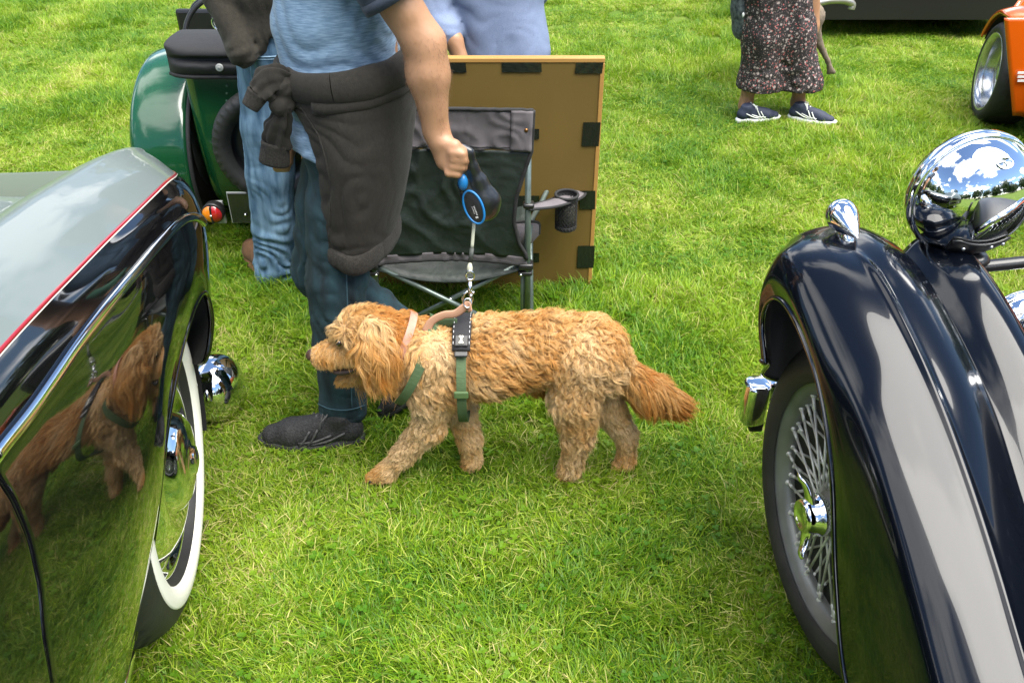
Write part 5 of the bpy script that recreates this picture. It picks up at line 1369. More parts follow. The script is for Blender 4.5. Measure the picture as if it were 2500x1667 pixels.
t0, t1, t2 = D(1089, 508, 1.765), D(1084, 570, 1.745), D(1080, 603, 1.735)
V, F = tube(catmull([t0, t1], 8), .0042, 6, flat=.2, up=(0.3, 1, 0)); mesh_obj('tape', V, F, M['tape'], LD)
V, F = tube([t1, t2], .0055, 8, flat=.4, up=(0.2, 1, 0)); mesh_obj('tape_sleeve', V, F, M['tape_dark'], LD)
t3 = D(1079, 628, 1.725); V, F = tube(catmull([t2, D(1079, 612, 1.73), t3], 8), [.003, .004, .005, .006, .007, .007, .006, .005], 8, flat=.5, up=(0.2, 1, 0)); mesh_obj('stitched_end', V, F, M['tape'], LD)
cl = MB(); a = np.linspace(0, 2 * np.pi, 24)
cl.add(*tube(catmull([D(1073, 640, 1.722), D(1071, 630, 1.722), D(1079, 622, 1.722), D(1088, 630, 1.722), D(1086, 641, 1.722), D(1073, 641, 1.722)], 24), .0024, 8))
cl.add(*tube([D(1079, 640, 1.72), D(1079, 645, 1.719)], .0058, 12)); cl.add(*tube([D(1079, 645, 1.719), D(1081, 678, 1.707)], .0050, 12))
cl.add(*tube(catmull([D(1081, 676, 1.707), D(1083, 688, 1.703), D(1078, 697, 1.70), D(1068, 697, 1.70), D(1063, 687, 1.70), D(1066, 676, 1.702), D(1074, 669, 1.704)], 26), np.interp(np.linspace(0, 1, 26), [0, .3, 1], [.0050, .0040, .0026]), 10))
cl.add(*sphere(D(1087, 672, 1.706), .0036, 10)); cl.obj('snap_hook', M['chrome_worn'], LD)

# ---------------------------------------------------------------- the man in light jeans
jb = D(680, 120, 2.74); jx = jb[0]
JM = thing('person', 'person in light blue jeans and dark fleece standing beside the green car', 'person', (float(jx), 2.74, 0))
jhL, jkL, jaL = D(617, 170, 2.74), D(620, 400, 2.73), D(634, 612, 2.72)
off_ = np.array([.19, 0, 0]); jhR, jkR, jaR = jhL + off_, jkL + off_ + (.02, .03, 0), jaL + off_ + (.04, .06, 0)
jsL = np.array([jx - .19, 2.72, 1.33]); jeL = D(508, -12, 2.66); jwL = D(549, 98, 2.60)
jsR = np.array([jx + .19, 2.72, 1.33]); jeR = jsR + (.10, .05, -.26); jwR = jeR + (-.05, .20, -.08)
jh = np.array([jx, 2.78, 1.56])
caps = [(jhL, .08, jkL, .055), (jkL, .052, jaL, .036), (jhR, .08, jkR, .055), (jkR, .052, jaR, .036), (jb + (-.05, 0, 0), .11, jb + (.05, 0, 0), .11), (jb, .11, np.array([jx, 2.73, 1.25]), .105), (jsL + (.06, 0, 0), .07, jsR - (.06, 0, 0), .07),
        (np.array([jx, 2.75, 1.36]), .06, jh + (0, 0, -.06), .055), (jsL, .055, jeL, .042), (jeL, .042, jwL, .028), (jsR, .055, jeR, .042), (jeR, .042, jwR, .028), (jwL, .03, jwL + (.05, .06, -.03), .028), (jwR, .03, jwR + (-.06, .05, 0), .028),
        (jaL, .032, jaL + (0, .02, -.05), .03), (jaR, .032, jaR + (0, .02, -.05), .03)] + head_caps(jh, (0, 1, 0))
fl = Field.around(caps, .009); fl.caps(caps, .022); fl.obj('body', M['skin'], JM, 2); head_details(JM, jh, (0, 1, 0), M['hair'])
def jm_creases(p):
    low = np.clip((.36 - p[:, 2]) / .28, 0, 1)
    return folds(p, (.45, .2, 1), 27, .018, 61, 1.3, 1.0) * (.25 + .75 * low) + folds(p, (-.6, .2, 1), 38, .010, 69, 1.2, 1.1) * (.3 + .7 * low) + folds(p, (.8, .2, .8), 48, .007, 64) + folds(p, (1, .2, .1), 40, .005, 67) * (1 - low)
jj = trousers(JM, M['denim_light'], [(jhL, jkL, jaL), (jhR, jkR, jaR)], [(jb + (-.055, 0, 0), .122, jb + (.055, 0, 0), .122, .03), (jb + (-.055, 0, .06), .115, jb + (.055, 0, .06), .115, .03)], float(jb[2] + .12), (.094, .088, .078, .072), .02, jm_creases, .070)
# back pocket, waistband
M['denim_edge'] = mat('denim_edge', (0.23, 0.35, 0.47), .9)
stitch('pocket_seam', jj, [(575, 131), (612, 131), (648, 129)], .0022, M['denim_edge'], JM, .001); stitch('pocket_seam', jj, [(576, 137), (612, 137), (648, 135)], .0012, M['denim_edge'], JM, .001)
stitch('pocket_seam', jj, [(575, 131), (577, 170), (581, 198), (598, 208), (617, 214), (636, 207), (654, 196), (653, 160), (649, 129)], .0014, M['denim_edge'], JM, .0006, 40)
jt = [(jb + (-.06, 0, .09), .135, jb + (.06, 0, .09), .135), (jb + (-.06, 0, .2), .142, jb + (.06, 0, .2), .142), (np.array([jx - .06, 2.73, 1.25]), .135, np.array([jx + .06, 2.73, 1.25]), .135), (jsL + (.02, 0, -.02), .09, jsR + (-.02, 0, -.02), .09),
      (jsL, .075, jeL, .050), (jeL, .052, jwL + unit(jwL - jeL) * .03, .040), (jsR, .080, jeR, .068), (jeR, .070, jwR, .050)]
fl = Field.around(jt, .0075); fl.caps(jt, .022); fl.ripple(lambda p: folds(p, (.1, 0, 1), 80, .012, 71, .4) + folds(p, (.8, .2, .6), 60, .010, 74))
zc_ = D(600, 92, 2.60)[2]
pp = fl.pos(); tor = np.abs(pp[..., 0] - jx) < .22; fl.d = np.where(tor & (pp[..., 1] > 2.5) & (pp[..., 2] < zc_ + .02) & (np.linalg.norm(pp - jwL, axis=-1) > .085), np.maximum(fl.d, zc_ - pp[..., 2]), fl.d)
fl.obj('fleece', M['fleece_brown'], JM, 2)
jbt = np.array([jaL[0] + .012, jaL[1] - .050, .004])
shoe(JM, jbt, jbt + np.array([-.150, .225, 0]), (0, 0, 1), M['suede_brown'], M['suede_brown'], None, None, length=.30, wide=1.15)
shoe(JM, jaR + (-.0, -.05, -jaR[2] + .004), jaR + (.05, .22, -jaR[2] + .004), (0, 0, 1), M['suede_brown'], M['suede_brown'], None, None, length=.29, wide=1.12, boot=True)

# ---------------------------------------------------------------- the man kneeling behind the board
kb = D(1172, 60, 3.12); kx = kb[0] - .01
KM = thing('person', 'person in pale blue checked shirt bending low behind the wooden board', 'person', (float(kx), 3.12, 0))
kpel = np.array([kx + .03, 3.12, .40]); kch = np.array([kx - .04, 3.16, 1.02]); khd = np.array([kx - .14, 3.20, 1.30])
ksL = kch + (-.17, .0, .03); keL = D(992, 36, 3.10); kwL = D(1042, 92, 3.02); ksR = kch + (.13, .05, .03); keR = ksR + (.0, .22, -.20); kwR = keR + (-.10, .20, -.04)
kkL, kkR = kpel + (-.11, .38, -.32), kpel + (.11, .36, -.32)
caps = [(kpel + (-.03, 0, 0), .11, kpel + (.02, 0, 0), .11), (kpel, .10, kch, .10), (ksL, .06, ksR, .06), (kch, .07, khd + (0, 0, -.06), .055), (ksL, .055, keL, .043), (keL, .043, kwL, .029), (ksR, .055, keR, .043), (keR, .043, kwR, .029),
        (kwL, .030, kwL + (.02, -.01, -.06), .030), (kwL + (.012, -.02, -.03), .012, kwL + (.035, -.03, -.07), .010)] + [(kwL + (-.012 + .012 * i, -.018, -.06), .010, kwL + (-.010 + .012 * i, -.03, -.105), .008, .004) for i in range(4)] + [(kwR, .03, kwR + (-.02, .08, -.02), .028),
        (kpel + (-.09, 0, -.02), .085, kkL, .055), (kpel + (.09, 0, -.02), .085, kkR, .055), (kkL, .055, kkL + (0, -.40, -.02), .035), (kkR, .055, kkR + (0, -.40, -.02), .035)] + head_caps(khd, (-.5, 1, -.3))
fl = Field.around(caps, .009); fl.caps(caps, .022); fl.obj('body', M['skin'], KM, 2); head_details(KM, khd, (-.5, 1, -.3), M['hair'])
ks = [(kpel + (-.05, 0, .02), .130, kpel + (.03, 0, .02), .130), (kpel + (-.05, 0, .1), .125, kch + (-.03, 0, -.15), .128), (kpel + (.0, .02, .3), .125, kch + (.02, .0, -.1), .128), (kch + (-.07, 0, -.1), .12, kch + (.05, 0, -.1), .12), (ksL + (.04, 0, -.02), .085, ksR + (-.04, 0, -.02), .085), (ksL, .085, keL, .072), (keL, .072, keL * .30 + kwL * .70, .054), (ksR, .085, keR, .07), (keR, .07, kwR, .05)]
fl = Field.around(ks, .008); fl.caps(ks, .022); fl.ripple(lambda p: folds(p, (.5, .1, 1), 40, .006, 81, .5) + folds(p, (1, .2, -.4), 30, .006, 84)); fl.cut((0, 0, .33), (0, 0, -1)); fl.obj('shirt', M['shirt_check'], KM, 2)
kt = [(kpel + (-.06, 0, -.03), .125, kpel + (.06, 0, -.03), .125), (kpel + (-.09, 0, -.02), .10, kkL, .075), (kpel + (.09, 0, -.02), .10, kkR, .075), (kkL, .072, kkL + (0, -.36, -.02), .055), (kkR, .072, kkR + (0, -.36, -.02), .055)]
fl = Field.around(kt, .010); fl.caps(kt, .02); fl.obj('trousers', M['denim_dark'], KM, 2)

# ---------------------------------------------------------------- the woman in flowered trousers
def flower_cloth():
    m = mat('flower_cloth', (0.012, 0.010, 0.010), 0.8); nt = m.node_tree; N, Lk = nt.nodes, nt.links; b = N['Principled BSDF']
    tc = N.new('ShaderNodeTexCoord')
    def dots(scale, r0, r1, colr, base_socket, jit, rnd=.9):
        v = N.new('ShaderNodeTexVoronoi'); v.inputs['Scale'].default_value = scale; v.inputs['Randomness'].default_value = rnd
        nz = N.new('ShaderNodeTexNoise'); nz.inputs['Scale'].default_value = scale * 1.6; nz.inputs['Detail'].default_value = 1
        ad = N.new('ShaderNodeMixRGB'); ad.blend_type = 'ADD'; ad.inputs[0].default_value = jit
        Lk.new(tc.outputs['Object'], ad.inputs[1]); Lk.new(nz.outputs['Color'], ad.inputs[2]); Lk.new(tc.outputs['Object'], nz.inputs['Vector']); Lk.new(ad.outputs[0], v.inputs['Vector'])
        r = N.new('ShaderNodeMapRange'); r.inputs['From Min'].default_value = r0; r.inputs['From Max'].default_value = r1; r.inputs['To Min'].default_value = 1; r.inputs['To Max'].default_value = 0
        Lk.new(v.outputs['Distance'], r.inputs['Value'])
        mx = N.new('ShaderNodeMix'); mx.data_type = 'RGBA'; Lk.new(r.outputs[0], mx.inputs[0])
        if base_socket is None: mx.inputs[6].default_value = (0.012, 0.010, 0.010, 1)
        else: Lk.new(base_socket, mx.inputs[6])
        mx.inputs[7].default_value = (*colr, 1); return mx.outputs[2]
    s = dots(100, .20, .26, (0.20, 0.17, 0.16), None, .008)
    s = dots(44, .25, .29, (0.30, 0.25, 0.23), s, .012)
    s = dots(58, .19, .25, (0.34, 0.09, 0.085), s, .008)
    s = dots(150, .14, .20, (0.36, 0.24, 0.22), s, .004)
    Lk.new(s, b.inputs['Base Color']); return m
M['flower_cloth'] = flower_cloth()
WY = 4.30
def w(px, py, dy=0.0): return D(px, py, WY + dy)
wk = w(1790, 10); wx = wk[0]
WM = thing('person', 'person in black trousers with small pink flowers, navy trainers and bare ankles', 'person', (float(wx), WY, 0))
aL, aR = w(1712, 243, .02), w(1832, 237, .06)
kL, kR = np.array([aL[0] + .02, WY + .02, .46]), np.array([aR[0] - .02, WY + .06, .46])
hL, hR = np.array([wx - .085, WY + .02, .86]), np.array([wx + .085, WY + .05, .86])
wch = np.array([wx, WY + .03, 1.22]); whd = np.array([wx, WY - .02, 1.50])
caps = [(hL, .08, kL, .05), (kL, .048, aL, .033), (hR, .08, kR, .05), (kR, .048, aR, .033), (hL + (.03, 0, .06), .11, hR + (-.03, 0, .06), .11), (np.array([wx, WY + .03, .92]), .10, wch, .105), (wch + (-.14, 0, .06), .055, wch + (.14, 0, .06), .055), (wch, .06, whd + (0, 0, -.06), .048),
        (wch + (-.17, 0, .06), .045, wch + (-.23, 0, -.22), .036), (wch + (-.23, 0, -.22), .036, wch + (-.24, -.10, -.45), .025), (wch + (-.24, -.10, -.45), .028, wch + (-.24, -.12, -.53), .024), (wch + (.17, 0, .06), .045, wch + (.22, -.02, -.2), .036), (wch + (.22, -.02, -.2), .036, wch + (.10, -.18, -.25), .025), (wch + (.10, -.18, -.25), .028, wch + (.03, -.2, -.25), .022),
        (aL, .035, aL + (.05, -.05, -.06), .03), (aR, .035, aR + (.05, -.05, -.06), .03)] + head_caps(whd, (.3, -1, -.1), .95)
fl = Field.around(caps, .009); fl.caps(caps, .022); fl.obj('body', M['skin'], WM, 2); head_details(WM, whd, (.3, -1, -.1), M['hair'], .95)
tk = []
zH = w(1740, 206)[2]
for (hp, kn_, a_, e0, e1) in ((hL, kL, aL, 1697, 1790), (hR, kR, aR, 1795, 1880)):
    c0 = w((e0 + e1) / 2, 205, .03); hw = (w(e1, 205)[0] - w(e0, 205)[0]) / 2
    sh_ = -.085 if hp is hR else 0.0
    tk += [(hp + (-.01 + sh_, 0, 0), .104, kn_ * .5 + c0 * .5 + (-.006 + sh_ * .85, 0, .13), .097), (kn_ * .5 + c0 * .5 + (-.006 + sh_ * .85, 0, .13), .097, c0 + (0, 0, .02), hw * .98), (c0 + (0, 0, .02), hw * .98, c0 + (0, 0, -.05), hw)]
tk += [(hL + (.0, 0, .05), .11, hR + (-.09, 0, .05), .105)]
fl = Field.around(tk, .0085); fl.caps(tk, .05); fl.ripple(lambda p: folds(p, (1, .5, .06), 60, .016, 91, .35, 1.4) * np.clip((1.0 - p[:, 2]) / .5, .2, 1) + folds(p, (.6, .2, .5), 30, .008, 94)); fl.cut((0, 0, zH), (0, 0, -1)); fl.cut((0, 0, .99), (0, 0, 1))
fl.obj('trousers', M['flower_cloth'], WM, 2)
tp_w = [(wch + (-.05, 0, -.25), .125, wch + (.05, 0, -.25), .125), (wch + (-.06, 0, 0), .12, wch + (.06, 0, 0), .12), (wch + (-.15, 0, .05), .065, wch + (-.21, 0, -.12), .055), (wch + (.15, 0, .05), .065, wch + (.2, 0, -.12), .055)]
fl = Field.around(tp_w, .010); fl.caps(tp_w, .03); fl.obj('top', mat('green_top', (.05, .16, .10), .8), WM, 2)
for a_, hx, hy, txx, tyy in ((aL, 1690, 283, 1775, 276), (aR, 1808, 274, 1876, 283)):
    shoe(WM, PG(hx * 1.0629, hy * 1.0629, .012), PG(txx * 1.0629, tyy * 1.0629, .012), (0, 0, 1), M['shoe_navy'], M['white_rubber'], M['lace_white'], M['lace_white'], length=.238, wide=.95)
    V, F = tube([a_ + (0.01, 0, -.075), a_ + (0, 0, -.035)], .037, 14); mesh_obj('sock', V, F, M['matt_black'], WM)
# shopping bag hanging at her side
BG = thing('bag', 'dark patterned cloth bag hanging beside the flowered trousers', 'bag', tuple(float(x) for x in w(1700, 80, .05)))
bcaps = [(w(1698, 20, .06), .055, w(1702, 62, .06), .062), (w(1698, -30, .06), .05, w(1698, 20, .06), .055)]
fl = Field.around(bcaps, .006); fl.caps([c + (.02, ((1, .4, 0), .55)) for c in bcaps]); fl.ripple(lambda p: folds(p, (1, 0, .4), 40, .008, 97)); fl.obj('pouch', weave(mat('bag_cloth', (.016, .022, .026), .8, vary=(55, (.11, .13, .13), .16)), 500, .5, .001), BG, 1)
bt = w(1698, -50, .06)
V, F = tube(catmull([bt + (-.03, 0, 0), bt + (-.04, 0, .16), wch + (-.245, -.10, -.50), bt + (.03, 0, .16), bt + (.03, 0, 0)], 24), .007, 8); mesh_obj('strap', V, F, M['matt_black'], BG)
V, F = sphere(w(1707, 35, -.02), .010, 10, (.6, .6, 1.2)); mesh_obj('tag', V, F, M['lace_white'], BG)
# ================================================================== the board seen from behind
M['hardboard'] = mat('hardboard', (0.100, 0.060, 0.006), 0.75, vary=((3, 3, 2.2), (0.130, 0.081, 0.010), .3), bump=(260, .25, .001))
M['pine'] = mat('pine', (0.40, 0.225, 0.058), 0.5, vary=((2, 2, 40), (0.31, 0.155, 0.04), .3))
M['parcel_tape'] = mat('parcel_tape', (0.010, 0.013, 0.009), 0.25, bump=(35, .2, .002))
BY = 2.638
b_bl, b_br, b_tr = P(706, 707, BY), P(1441, 707, BY), P(1480, 143, BY)
bxl, bxr, bzt = float(P(700, 143, BY)[0]), float((b_br[0] + b_tr[0]) / 2), float(b_tr[2])
BD = thing('display_board', 'large brown hardboard display panel in a pine frame, seen from behind with black tape', 'display board', (bxr - .49, BY, 0))
V, F = box(((bxl + bxr) / 2, BY + .0045, bzt / 2), (bxr - bxl - .016, .006, bzt - .02)); mesh_obj('panel', V, F, M['hardboard'], BD, False)
fw = .013
for c_, s_ in ((((bxl + bxr) / 2, BY + .015, bzt - fw / 2), (bxr - bxl, .032, fw)), (((bxl + bxr) / 2, BY + .014, fw / 2 + .003), (bxr - bxl - 2 * fw - .001, .032, fw)),
               ((bxr - fw / 2, BY + .014, (bzt - fw) / 2 - .001), (fw, .032, bzt - fw - .004)), ((bxl + fw / 2, BY + .014, (bzt - fw) / 2 - .001), (fw, .032, bzt - fw - .004))):
    V, F = box(c_, s_, bevel=.0015); mesh_obj('frame_rail', V, F, M['pine'], BD, False)
def tape(x0, y0, x1, y1, skew=0.0, wrap=0):
    """a strip of tape between two picture corners, bridging panel and frame"""
    a, b = P(x0, y0, BY - .002), P(x1, y1, BY - .002)
    nx, nz = 7, 5; R = []
    for j in range(nz):
        for i in range(nx):
            u, v = i / (nx - 1), j / (nz - 1); x = a[0] + (b[0] - a[0]) * u + skew * v * .01; z = a[2] + (b[2] - a[2]) * v
            y = BY - .0022 + .0005 * math.sin(9 * u + 5 * v + x * 40)
            R.append((x, y, z))
    o = mesh_obj('tape_strip', R, grid_faces(nz, nx), M['parcel_tape'], BD, False); md = o.modifiers.new('thickness', 'SOLIDIFY'); md.thickness = .0003
for t in ((1097, 154, 1137, 178, .3), (1224, 153, 1321, 177, .2), (1407, 153, 1472, 180, -.3), (1424, 299, 1463, 357, -.2), (1416, 466, 1451, 511, .2), (1411, 600, 1449, 654, 0), (1296, 315, 1316, 340, 0), (1250, 478, 1316, 516, 0), (1296, 618, 1316, 640, 0), (1000, 153, 1085, 178, .2), (820, 153, 900, 178, .2)):
    tape(*t)

# ================================================================== the folding chair
M['cloth_grey'] = weave(mat('cloth_grey', (0.095, 0.084, 0.090), 0.85, vary=(16, (0.128, 0.115, 0.121), .3), bump=(18, .35, .006)), 900, .5, .0008, (1, 1, 1))
M['cloth_green'] = weave(mat('cloth_green', (0.0075, 0.013, 0.010), 0.5, vary=(14, (0.019, 0.028, 0.023), .22), bump=(16, .7, .010)), 900, .5, .0008, (1, 1, 1))
M['piping'] = weave(mat('piping', (0.012, 0.012, 0.012), 0.8), 800, .6, .001)
M['tube_grey'] = mat('tube_grey', (0.095, 0.128, 0.115), 0.33, 0.55, vary=(30, (0.17, 0.21, 0.195), .3), coat=.2)
CY_ = 2.35
CH = thing('folding_chair', 'grey and dark green folding camp chair in front of the wooden board', 'folding chair', tuple(float(v) for v in (D(1030, 600, CY_)[0], CY_, 0)))
def c(px, py, dy=0.0): return D(px, py, CY_ + dy)
pR, pL = c(1214, 345), c(850, 345)
poleR = [(c(1214, 268)[0], CY_, c(1214, 268)[2]), (c(1212, 640)[0], CY_, 0.012)]
poleL = [(c(851, 268)[0], CY_, poleR[0][2]), (c(851, 640)[0], CY_, 0.012)]
for p_ in (poleR, poleL):
    V, F = tube(p_, .0095, 14); mesh_obj('back_pole', V, F, M['tube_grey'], CH)
    V, F = tube([np.array(p_[1]) + (0, 0, .03), np.array(p_[1]) - (0, 0, .01)], .014, 12); mesh_obj('foot', V, F, M['plastic_black'], CH)
xR, xL = poleR[1][0], poleL[1][0]; zs = float(c(1200, 608)[2])
# inner upright beside the rear pole, and the crossing legs
def leg(name, a, b, r=.0085):
    V, F = tube([a, b], r, 12); return mesh_obj(name, V, F, M['tube_grey'], CH)
for x, sg in ((xR, -1), (xL, 1)):
    leg('upright', (x + sg * .015, CY_ + .012, zs + .01), (x + sg * .015, CY_ + .012, .015), .0075)
fy = CY_ + .46
A, B = np.array([xL + .02, CY_ + .004, zs - .005]), np.array([xR - .02, CY_ + .018, zs - .005])
leg('cross_leg', A, np.array([xR - .03, CY_ + .006, .0])); leg('cross_leg', B, np.array([xL + .03, CY_ + .022, .0]))
leg('cross_leg', np.array([xL + .02, fy, zs + .10]), np.array([xR - .02, fy, .02])); leg('cross_leg', np.array([xR - .02, fy + .016, zs + .10]), np.array([xL + .02, fy + .016, .02]))
leg('cross_leg', np.array([xR - .004, CY_ + .03, zs]), np.array([xR - .004, fy - .02, .02])); leg('cross_leg', np.array([xR + .014, CY_ + .03, .03]), np.array([xR + .014, fy - .02, zs + .10]))
leg('cross_leg', np.array([xL + .004, CY_ + .03, zs]), np.array([xL + .004, fy - .02, .02])); leg('cross_leg', np.array([xL - .014, CY_ + .03, .03]), np.array([xL - .014, fy - .02, zs + .10]))
for x in (xR, xL): leg('front_pole', (x, fy, .01), (x, fy, zs + .26))
for x in (xR, xL):
    V, F = box((x + (-.006 if x == xR else .006), CY_ + .004, zs - .003), (.046, .040, .022), bevel=.006); mesh_obj('joint', V, F, M['plastic_black'], CH)
    V, F = box((x + (-.008 if x == xR else .008), CY_ + .006, zs - .030), (.044, .034, .016), bevel=.005); mesh_obj('joint', V, F, M['plastic_black'], CH)
    V, F = sphere((x + (-.022 if x == xR else .022), CY_ - .014, zs - .030), .005, 10); mesh_obj('bolt', V, F, M['chrome_worn'], CH)
V, F = sphere((xL * .5 + xR * .5, CY_ + .010, zs * .5), .007, 10); mesh_obj('bolt', V, F, M['chrome_worn'], CH)
# back panel: grey headband over green cloth with a scooped right (and left) side
z0, z1, zb = float(c(1100, 252)[2]), float(c(1100, 345)[2]), float(c(1100, 588)[2])
ze = float(c(1100, 606)[2])
xe = lambda z: float(np.interp(z, [ze, zb + .01, zb + .05, zb + .12, zb + .20, z1 - .05, z1, z0], [xR - .002, xR - .006, xR - .028, xR - .044, xR - .038, xR - .010, xR + .006, xR + .010]))
xm = (xR + xL) / 2
def cloth(name, za, zb_, m, nz, bulge, seed, edge=xe):
    R = []; nx = 60
    for k in range(nz):
        z = za + (zb_ - za) * k / (nz - 1); w_ = edge(z) - xm
        for i in range(nx):
            s = -1 + 2 * i / (nx - 1); x = xm + w_ * s; p = np.array([[x, CY_, z]])
            R.append((x, CY_ - .011 + .036 * (1 - s * s) * bulge(z) , z + 0))
    R = np.array(R); R[:, 1] += folds(R, (.7, 0, -.75), 50, .011, seed, .6, 1.3) + folds(R, (.9, 0, .5), 34, .010, seed + 3)
    o = mesh_obj(name, R, grid_faces(nz, nx), m, CH); md = o.modifiers.new('thickness', 'SOLIDIFY'); md.thickness = .004; md.offset = 0
    return R.reshape(nz, nx, 3)
bl = lambda z: .4 + .6 * (z0 - z) / (z0 - zb)
hb = cloth('head_band', z0, z1, M['cloth_grey'], 16, bl, 111); gp_ = cloth('back_cloth', z1 - .002, zb - .006, M['cloth_green'], 40, bl, 121); sbnd = cloth('seat_band', zb, ze, M['cloth_grey'], 6, bl, 131)
for rows_, nm in ((hb[0], 'top_piping'), (np.concatenate([hb[:, -1], gp_[2:, -1]]), 'side_piping'), (np.concatenate([hb[:, 0], gp_[2:, 0]]), 'side_piping'), (sbnd[-1], 'bottom_piping')):
    V, F = tube(rows_, .0062, 8); mesh_obj(nm, V, F, M['piping'], CH)
# stitched patch with a rivet at the right end of the head band, seam lines
pr0 = hb[:, 52:]; V = (pr0 + np.array([0, -.0045, 0])).reshape(-1, 3); o = mesh_obj('corner_patch', V, grid_faces(16, pr0.shape[1]), M['cloth_grey'], CH); md = o.modifiers.new('thickness', 'SOLIDIFY'); md.thickness = .003
V, F = tube(hb[1:-1, 52] + np.array([0, -.006, 0]), .0012, 5); mesh_obj('stitching', V, F, M['piping'], CH)
V, F = tube(hb[-2, 1:-1] + np.array([0, -.004, 0]), .0010, 5); mesh_obj('stitching', V, F, M['piping'], CH)
rp = hb[7, 57] + np.array([0, -.008, 0]); V, F = lathe([(.001, .003), (.005, .002), (.006, 0), (.006, -.003)], rp, (0, -1, 0), 14); mesh_obj('rivet', V, F, mat('brass', (.30, .14, .05), .35, 1.0), CH)
# seat: sagging cloth between the rear and front poles
R = []
for k in range(16):
    v = k / 15; y = CY_ - .004 + (fy - CY_) * v
    for i in range(24):
        s = -1 + 2 * i / 23; R.append((xm + (xR - xm + .0) * s, y, zs - .006 + .115 * v - .055 * (1 - s * s) * (1 - .6 * v)))
o = mesh_obj('seat', np.array(R), grid_faces(16, 24), M['cloth_green'], CH); md = o.modifiers.new('thickness', 'SOLIDIFY'); md.thickness = .004
# wing of grey cloth seen past the scooped edge
R = [c(1172, 512, .05), c(1236, 512, .09), c(1238, 538, .09), c(1205, 575, .04)]
o = mesh_obj('side_panel', np.array(R), [(0, 1, 2, 3)], M['cloth_grey'], CH); md = o.modifiers.new('thickness', 'SOLIDIFY'); md.thickness = .004
V, F = tube(catmull([R[0], R[0] * .5 + R[1] * .5 + (0, 0, .004), R[1], R[2]], 20), .005, 8); mesh_obj('side_piping', V, F, M['piping'], CH)
# armrests: cloth strap on a bent tube, cup holder of black mesh on the right one
def arm(x, sg, cup):
    zA = float(c(1213, 470)[2]); yF = CY_ + .40; zF = zA + .035
    st = [(x, CY_ - .012, zA), (x + sg * .035, CY_ + .04, zA - .016), (x + sg * .095, CY_ + .13, zA - .045), (x + sg * .150, CY_ + .26, zA - .082), (x + sg * .172, CY_ + .36, zA - .100)]
    pth = catmull(st, 30); wd = np.interp(np.linspace(0, 1, 30), [0, .12, .3, .75, 1], [.005, .010, .024, .038, .036])
    t = np.gradient(pth, axis=0); t /= np.linalg.norm(t, axis=1)[:, None]; sd = np.cross(t, (0, 0, 1)); sd /= np.linalg.norm(sd, axis=1)[:, None]
    R = np.stack([pth + sd * (wd * s)[:, None] + np.array([0, 0, -.010 * s * s]) for s in np.linspace(-1, 1, 9)], 1)
    o = mesh_obj('arm_cloth', R.reshape(-1, 3), grid_faces(30, 9), M['cloth_grey'], CH); md = o.modifiers.new('thickness', 'SOLIDIFY'); md.thickness = .004
    for e in (0, -1):
        V, F = tube(R[:, e], .0045, 8); mesh_obj('arm_piping', V, F, M['piping'], CH)
    V, F = tube(catmull([(x, CY_ + .01, zs + .06), (x + sg * .012, CY_ + .10, zs + .10), (x + sg * .04, CY_ + .22, zA - .115), (x + sg * .085, CY_ + .33, zA - .085), (x + sg * .145, CY_ + .38, zA - .090)], 24), .0085, 12); mesh_obj('arm_tube', V, F, M['tube_grey'], CH)
    V, F = box((x, CY_, zA), (.034, .034, .016), bevel=.006); mesh_obj('joint', V, F, M['plastic_black'], CH)
    if cup:
        ct = c(1302, 447, .17); rr, hh = .035, .118
        V, F = tube([ct + rr * 1.03 * np.array([math.cos(a), math.sin(a), 0]) for a in np.linspace(0, 2 * math.pi, 33)], .0045, 8, caps=False); mesh_obj('cup_rim', V, F, M['piping'], CH)
        mb = MB(); nh, nr_ = 20, 13
        for i in range(nh):
            for d in (1, -1):
                mb.add(*tube([ct + np.array([rr * math.cos(a), rr * math.sin(a), -hh * q]) for q, a in ((q, 2 * math.pi * i / nh + d * q * 2.6) for q in np.linspace(0, 1, 12))], .0011, 4, caps=False))
        ms = mb.obj('mesh_cup', M['piping'], CH); tag(ms, kind='stuff')
        V, F = lathe([(.001, -hh - .006), (rr * .8, -hh - .005), (rr * .98, -hh + .002), (rr * 1.01, -hh + .016), (rr * .99, -hh + .016), (rr * .95, -hh + .004), (.001, -hh)], ct, (0, 0, 1), 28); mesh_obj('cup_base', V, F, M['piping'], CH)
        V, F = lathe([(rr * .99, 0), (rr * 1.01, 0), (rr * 1.01, -.018), (rr * .99, -.018)], ct, (0, 0, 1), 28); mesh_obj('cup_band', V, F, M['piping'], CH)
        V, F = lathe([(.001, -hh + .002), (.027, -hh + .002), (.028, -hh * .28), (.022, -hh * .22), (.001, -hh * .22)], ct, (0, 0, 1), 24); mesh_obj('cup_lining', V, F, mat('mesh_lining', (.02, .018, .012), .8, vary=(160, (.10, .095, .07), .1)), CH)
arm(xR, 1, True); arm(xL, -1, False)

